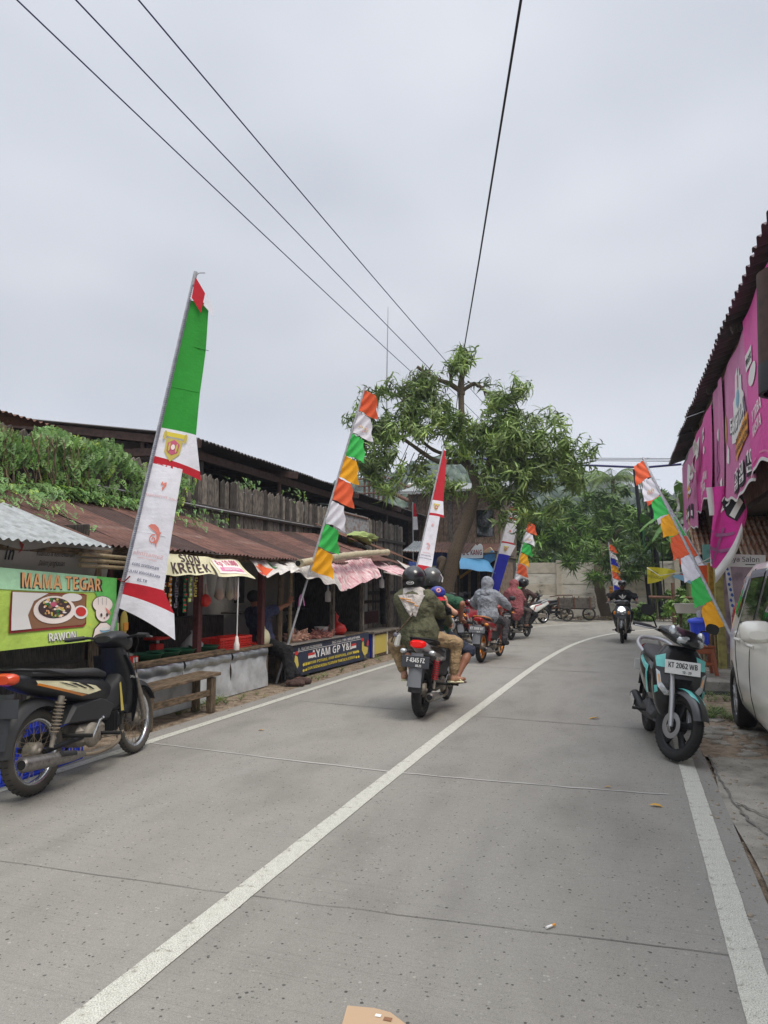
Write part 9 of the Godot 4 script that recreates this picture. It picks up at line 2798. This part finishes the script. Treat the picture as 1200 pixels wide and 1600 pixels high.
	strip_flag("multicoloured strip flag behind the maroon headscarf rider", Vector3(-3.45, 3.75, -26.0), Vector3(-4.11, 0.72, -25.5), Vector3(0.95, -0.1, -0.15).normalized(), 0.42, 0.025)
	strip_flag("multicoloured strip flag on the right leaning over the road before the pink posters", Vector3(0.30, 3.61, -13.2), Vector3(1.23, 0.87, -11.0), Vector3(-0.95, -0.15, 0.1).normalized(), 0.25, 0.022)
	strip_flag("second strip flag half hidden behind the right strip flag", Vector3(0.52, 3.5, -15.2), Vector3(1.5, 1.2, -13.4), Vector3(-0.95, -0.2, 0.1).normalized(), 0.30, 0.015, 6, ["cloth_orange", "cloth_pale", "cloth_lime", "cloth_orange", "cloth_pale", "cloth_orange"])
	strip_flag("narrow strip flag with blue and orange pennants by the yellow sign", Vector3(-0.78, 3.1, -30.3), Vector3(-0.62, 0.9, -30.3), Vector3(0.98, -0.1, 0.1).normalized(), 0.34, 0.02, 8, ["cloth_orange", "cloth_pale", "cloth_blue", "cloth_yellow", "cloth_orange", "cloth_pale", "cloth_blue", "cloth_yellow"])
	# bunting
	t = thing("bunting", "string of pennants with a yellow triangle and a blue and red one by the poles", "bunting")
	var s0 := Vector3(0.47, 1.92, -22.0)
	var s1 := Vector3(1.24, 1.85, -12.6)
	tb("string", "tarp_white", t, [s0, s0.lerp(s1, 0.3) - Vector3(0, 0.25, 0), s0.lerp(s1, 0.7) - Vector3(0, 0.2, 0), s1], 0.008, 5)
	var b := MB.new()
	b.grid(func(u: float, w: float) -> Vector3: return Vector3(0.47, 1.93, -22) + Vector3(0.70 * u, -0.12 * u * u - 0.48 * w * (1.0 - 0.92 * u) - 0.10 * sin(u * PI) * w, 1.2 * u + 0.05 * sin(u * 9.0 + w * 3.0)), 14, 8)
	fin(b, "yellow_pennant", "cloth_lemon", t)
	for k in 2: ink(t, ["Pasar", "PERJUANGAN"][k], "ink_black", func(x: float, y: float) -> Vector3: return Vector3(0.66 + x, 1.78 - 0.14 * k + y - 0.25 * x, -21.62 + 1.7 * x + 0.06), 0, 0, 0.07, 0.7, 3)
	b = MB.new()
	b.grid(func(u: float, w: float) -> Vector3: return Vector3(1.06 + 0.36 * u, 1.66 + 0.10 * u - (0.05 + 0.42 * u) * w * 0.75, -20.2 + 2.0 * u), 8, 6)
	fin(b, "small_pennant", "ink_sky", t)
	patch(t, "pennant_print", "ink_red", [Vector2(0.3, 0.05), Vector2(0.95, 0.1), Vector2(0.9, 0.35), Vector2(0.55, 0.3)], func(u: float, w: float) -> Vector3: return Vector3(1.06 + 0.36 * u, 1.66 + 0.10 * u - (0.05 + 0.42 * u) * w * 0.75, -20.18 + 2.0 * u))
	for k in 2: patch(t, "hanging_pennant", ["cloth_pale", "cloth_orange"][k], [Vector2(0, 0), Vector2(0.3, 0.02), Vector2(0.32, -0.5), Vector2(-0.02, -0.42)], func(x: float, y: float) -> Vector3: return Vector3(1.12 + x, 1.82 - 0.08 * k + y, -14.6 + 1.2 * k + 0.1 * sin(x * 9.0)))
	# overhead lines
	for i in 3:
		t = thing("overhead_wire", ["thin overhead wire nearest the road crossing the sky to the treetop", "thin overhead wire between the two others over the stalls", "thin overhead wire furthest left over the shed roof"][i], "wire", Vector3.ZERO, 0.0, "overhead wires above the stalls")
		var x: float = [-5.05, -5.75, -6.42][i]
		var pts := []
		for k in 25:
			var q := k / 24.0
			pts.append(Vector3(x + 0.3 * q, 8.15 - 0.9 * sin(q * PI) * 0.35 + 0.05 * i, 12.0 - 46.0 * q))
		tb("strand", "wire_blue", t, pts, 0.010, 5)
	t = thing("overhead_cable", "thick dark cable running from above the road to the treetop", "cable")
	tb("strand", "wire_black", t, [Vector3(1.9, 7.7, 3.0), Vector3(0.6, 7.72, -1.7), Vector3(-0.95, 7.98, -7.5), Vector3(-2.8, 8.27, -14.3), Vector3(-4.63, 8.65, -21.0), Vector3(-7.0, 9.1, -30)], 0.017, 6)

func build_small_things() -> void:
	# right: stool with the bin
	var t := thing("plastic_stool", "brown plastic stool carrying the blue bin at the shop floor's edge", "stool", Vector3(0.93, 0.13, -11.35), 0.1)
	var b := MB.new()
	b.box(Vector3(0, 0.40, 0), Vector3(0.34, 0.03, 0.34), Basis(), 0.01)
	fin(b, "seat", "brown_plastic", t)
	for sx in [-1.0, 1.0]:
		for sz in [-1.0, 1.0]:
			tb("leg", "brown_plastic", t, [Vector3(0.13 * sx, 0.39, 0.13 * sz), Vector3(0.17 * sx, 0.0, 0.17 * sz)], [0.034, 0.028], 4)
		bx("apron_bar", "brown_plastic", t, Vector3(0.145 * sx, 0.34, 0), Vector3(0.02, 0.08, 0.26))
		bx("stretcher", "brown_plastic", t, Vector3(0, 0.16, 0.158 * sx), Vector3(0.28, 0.04, 0.02))
	bx("front_apron", "brown_plastic", t, Vector3(0, 0.34, 0.145), Vector3(0.26, 0.08, 0.02))
	t = thing("blue_bin", "blue plastic bin with a lid standing on the brown stool", "bin", Vector3(0.93, 0.552, -11.35))
	b = MB.new()
	loft_y(b, [[0.0, -0.10, 0.10, 0.10], [0.02, -0.115, 0.115, 0.115], [0.30, -0.135, 0.135, 0.135], [0.31, -0.14, 0.14, 0.14]], 24, 5.0)
	fin(b, "bin_body", "blue_plastic", t)
	b = MB.new()
	loft_y(b, [[0.312, -0.15, 0.15, 0.155], [0.34, -0.155, 0.155, 0.16], [0.365, -0.13, 0.13, 0.135], [0.385, -0.06, 0.06, 0.06]], 24, 5.0)
	fin(b, "lid", "blue_plastic", t)
	for k in 4: bx("bin_rib", "blue_plastic", t, Vector3(-0.09 + 0.06 * k, 0.15, 0.128), Vector3(0.012, 0.26, 0.012), 0.004)
	t = thing("plastic_cup", "clear plastic cup standing on the blue bin's lid", "cup", Vector3(0.93, 0.94, -11.35))
	b = MB.new()
	b.lathe([Vector2(0.001, 0), Vector2(0.03, 0), Vector2(0.04, 0.1), Vector2(0.037, 0.1), Vector2(0.028, 0.004)], Transform3D(), 14)
	fin(b, "cup_body", "bag_clear", t)
	t = thing("foam_tub", "dirty white tub on a stand behind the blue bin", "tub", Vector3(1.05, 0.9, -14.2))
	b = MB.new()
	loft_y(b, [[0.0, -0.16, 0.16, 0.27], [0.16, -0.19, 0.19, 0.31], [0.17, -0.2, 0.2, 0.33]], 20, 4.0)
	fin(b, "tub_body", "foam_white", t)
	for s in [-0.2, 0.2]: bx("stand_leg", "timber_up", t, Vector3(s, -0.39, 0), Vector3(0.05, 0.76, 0.05))
	t = thing("bamboo_bundle", "bundle of short brown bamboo stakes standing behind the stool", "bamboo", Vector3(1.15, 0.13, -12.4))
	for k in 8: tb("stake", "bamboo_dark" if k % 2 else "timber_up", t, [Vector3(-0.12 + 0.04 * k, 0, 0.03 * (k % 3)), Vector3(-0.13 + 0.042 * k, 0.48 + 0.02 * (k % 3), 0.03 * (k % 3))], 0.022, 6)
	# left: blue crate behind the motorbike, rubbish at the counter foot
	crate("blue_crate", "blue slatted plastic crate lying behind the near motorbike's rear wheel", "blue_plastic", Vector3(-4.42, 0.0, -4.35), Vector3(0.4, 0.36, 0.95), 0.1)
	# cardboard and litter on the road
	t = thing("cardboard_flap", "torn brown cardboard flap with a white sticker lying on the road", "cardboard", Vector3(-0.82, 0.006, -2.28), 0.35)
	b = MB.new()
	b.prism(PackedVector2Array([Vector2(-0.13, -0.10), Vector2(-0.10, 0.09), Vector2(0.0, 0.075), Vector2(0.06, 0.05), Vector2(0.12, -0.02), Vector2(0.15, -0.12), Vector2(0.0, -0.14)]), 0.004, Transform3D(Basis(Vector3(1, 0, 0), Vector3(0, 0.06, -1), Vector3(0, 1, 0.06)), Vector3(0, 0.008, 0)))
	fin(b, "sheet", "cardboard", t)
	bx("sticker", "ink_white", t, Vector3(0.015, 0.0135, -0.03), Vector3(0.022, 0.001, 0.016), 0.0, Basis(Vector3.UP, -0.3))
	t.scale = Vector3(0.88, 1, 0.88)
	bx("sticker", "ink_wood", t, Vector3(0.05, 0.0125, -0.01), Vector3(0.03, 0.001, 0.02), 0.0, Basis(Vector3.UP, -0.3))
	var lf := [[Vector3(0.07, 0, -5.0), "fallen yellow leaf on the road by the right edge line", 0.09], [Vector3(-0.35, 0, -8.0), "fallen yellow leaf on the road left of the scooter", 0.14], [Vector3(-0.17, 0, -5.35), "small dry leaf in the middle of the right lane", 0.05], [Vector3(-3.4, 0, -6.3), "dark curled leaf on the road before the bench", 0.07]]
	for q in lf:
		b = long_leaf(q[2], q[2] * 0.4, 0.35, 3)
		var o := fin(b, "fallen_leaf", "leaf_fallen")
		o.position = q[0] + Vector3(0, 0.008, 0)
		o.rotation = Vector3(0.05, rng.randf() * 6.0, 0.1)
		tag(o, q[1], "leaf", "fallen leaves on the road")
	t = thing("cigarette_butt", "white and yellow cigarette butt on the road's joint", "cigarette butt", Vector3(-0.36, 0.009, -3.13), 0.9)
	tb("paper", "ink_white", t, [Vector3(-0.02, 0, 0), Vector3(0.012, 0, 0)], 0.005, 8)
	tb("filter", "ink_orange", t, [Vector3(0.012, 0, 0), Vector3(0.03, 0, 0)], 0.005, 8)
	# pebbles and crumbs along the verges
	var pb := MB.new()
	pb.ball(Vector3.ZERO, Vector3(1, 0.6, 0.8), 7, 5)
	var xs := []
	for i in 500:
		var s := rng.randf_range(0.004, 0.016)
		var p := Vector3(rng.randf_range(0.42, 1.1), 0.002, rng.randf_range(-9.0, -2.0))
		if i % 3 == 0: p = Vector3(rng.randf_range(-4.9, -4.25), 0.002, rng.randf_range(-15, -4))
		xs.append(Transform3D(Basis(Vector3.UP, rng.randf() * 6.0).scaled(Vector3.ONE * s), p))
	scatter("pebbles", pb.mesh(), xs, "pebble", self)
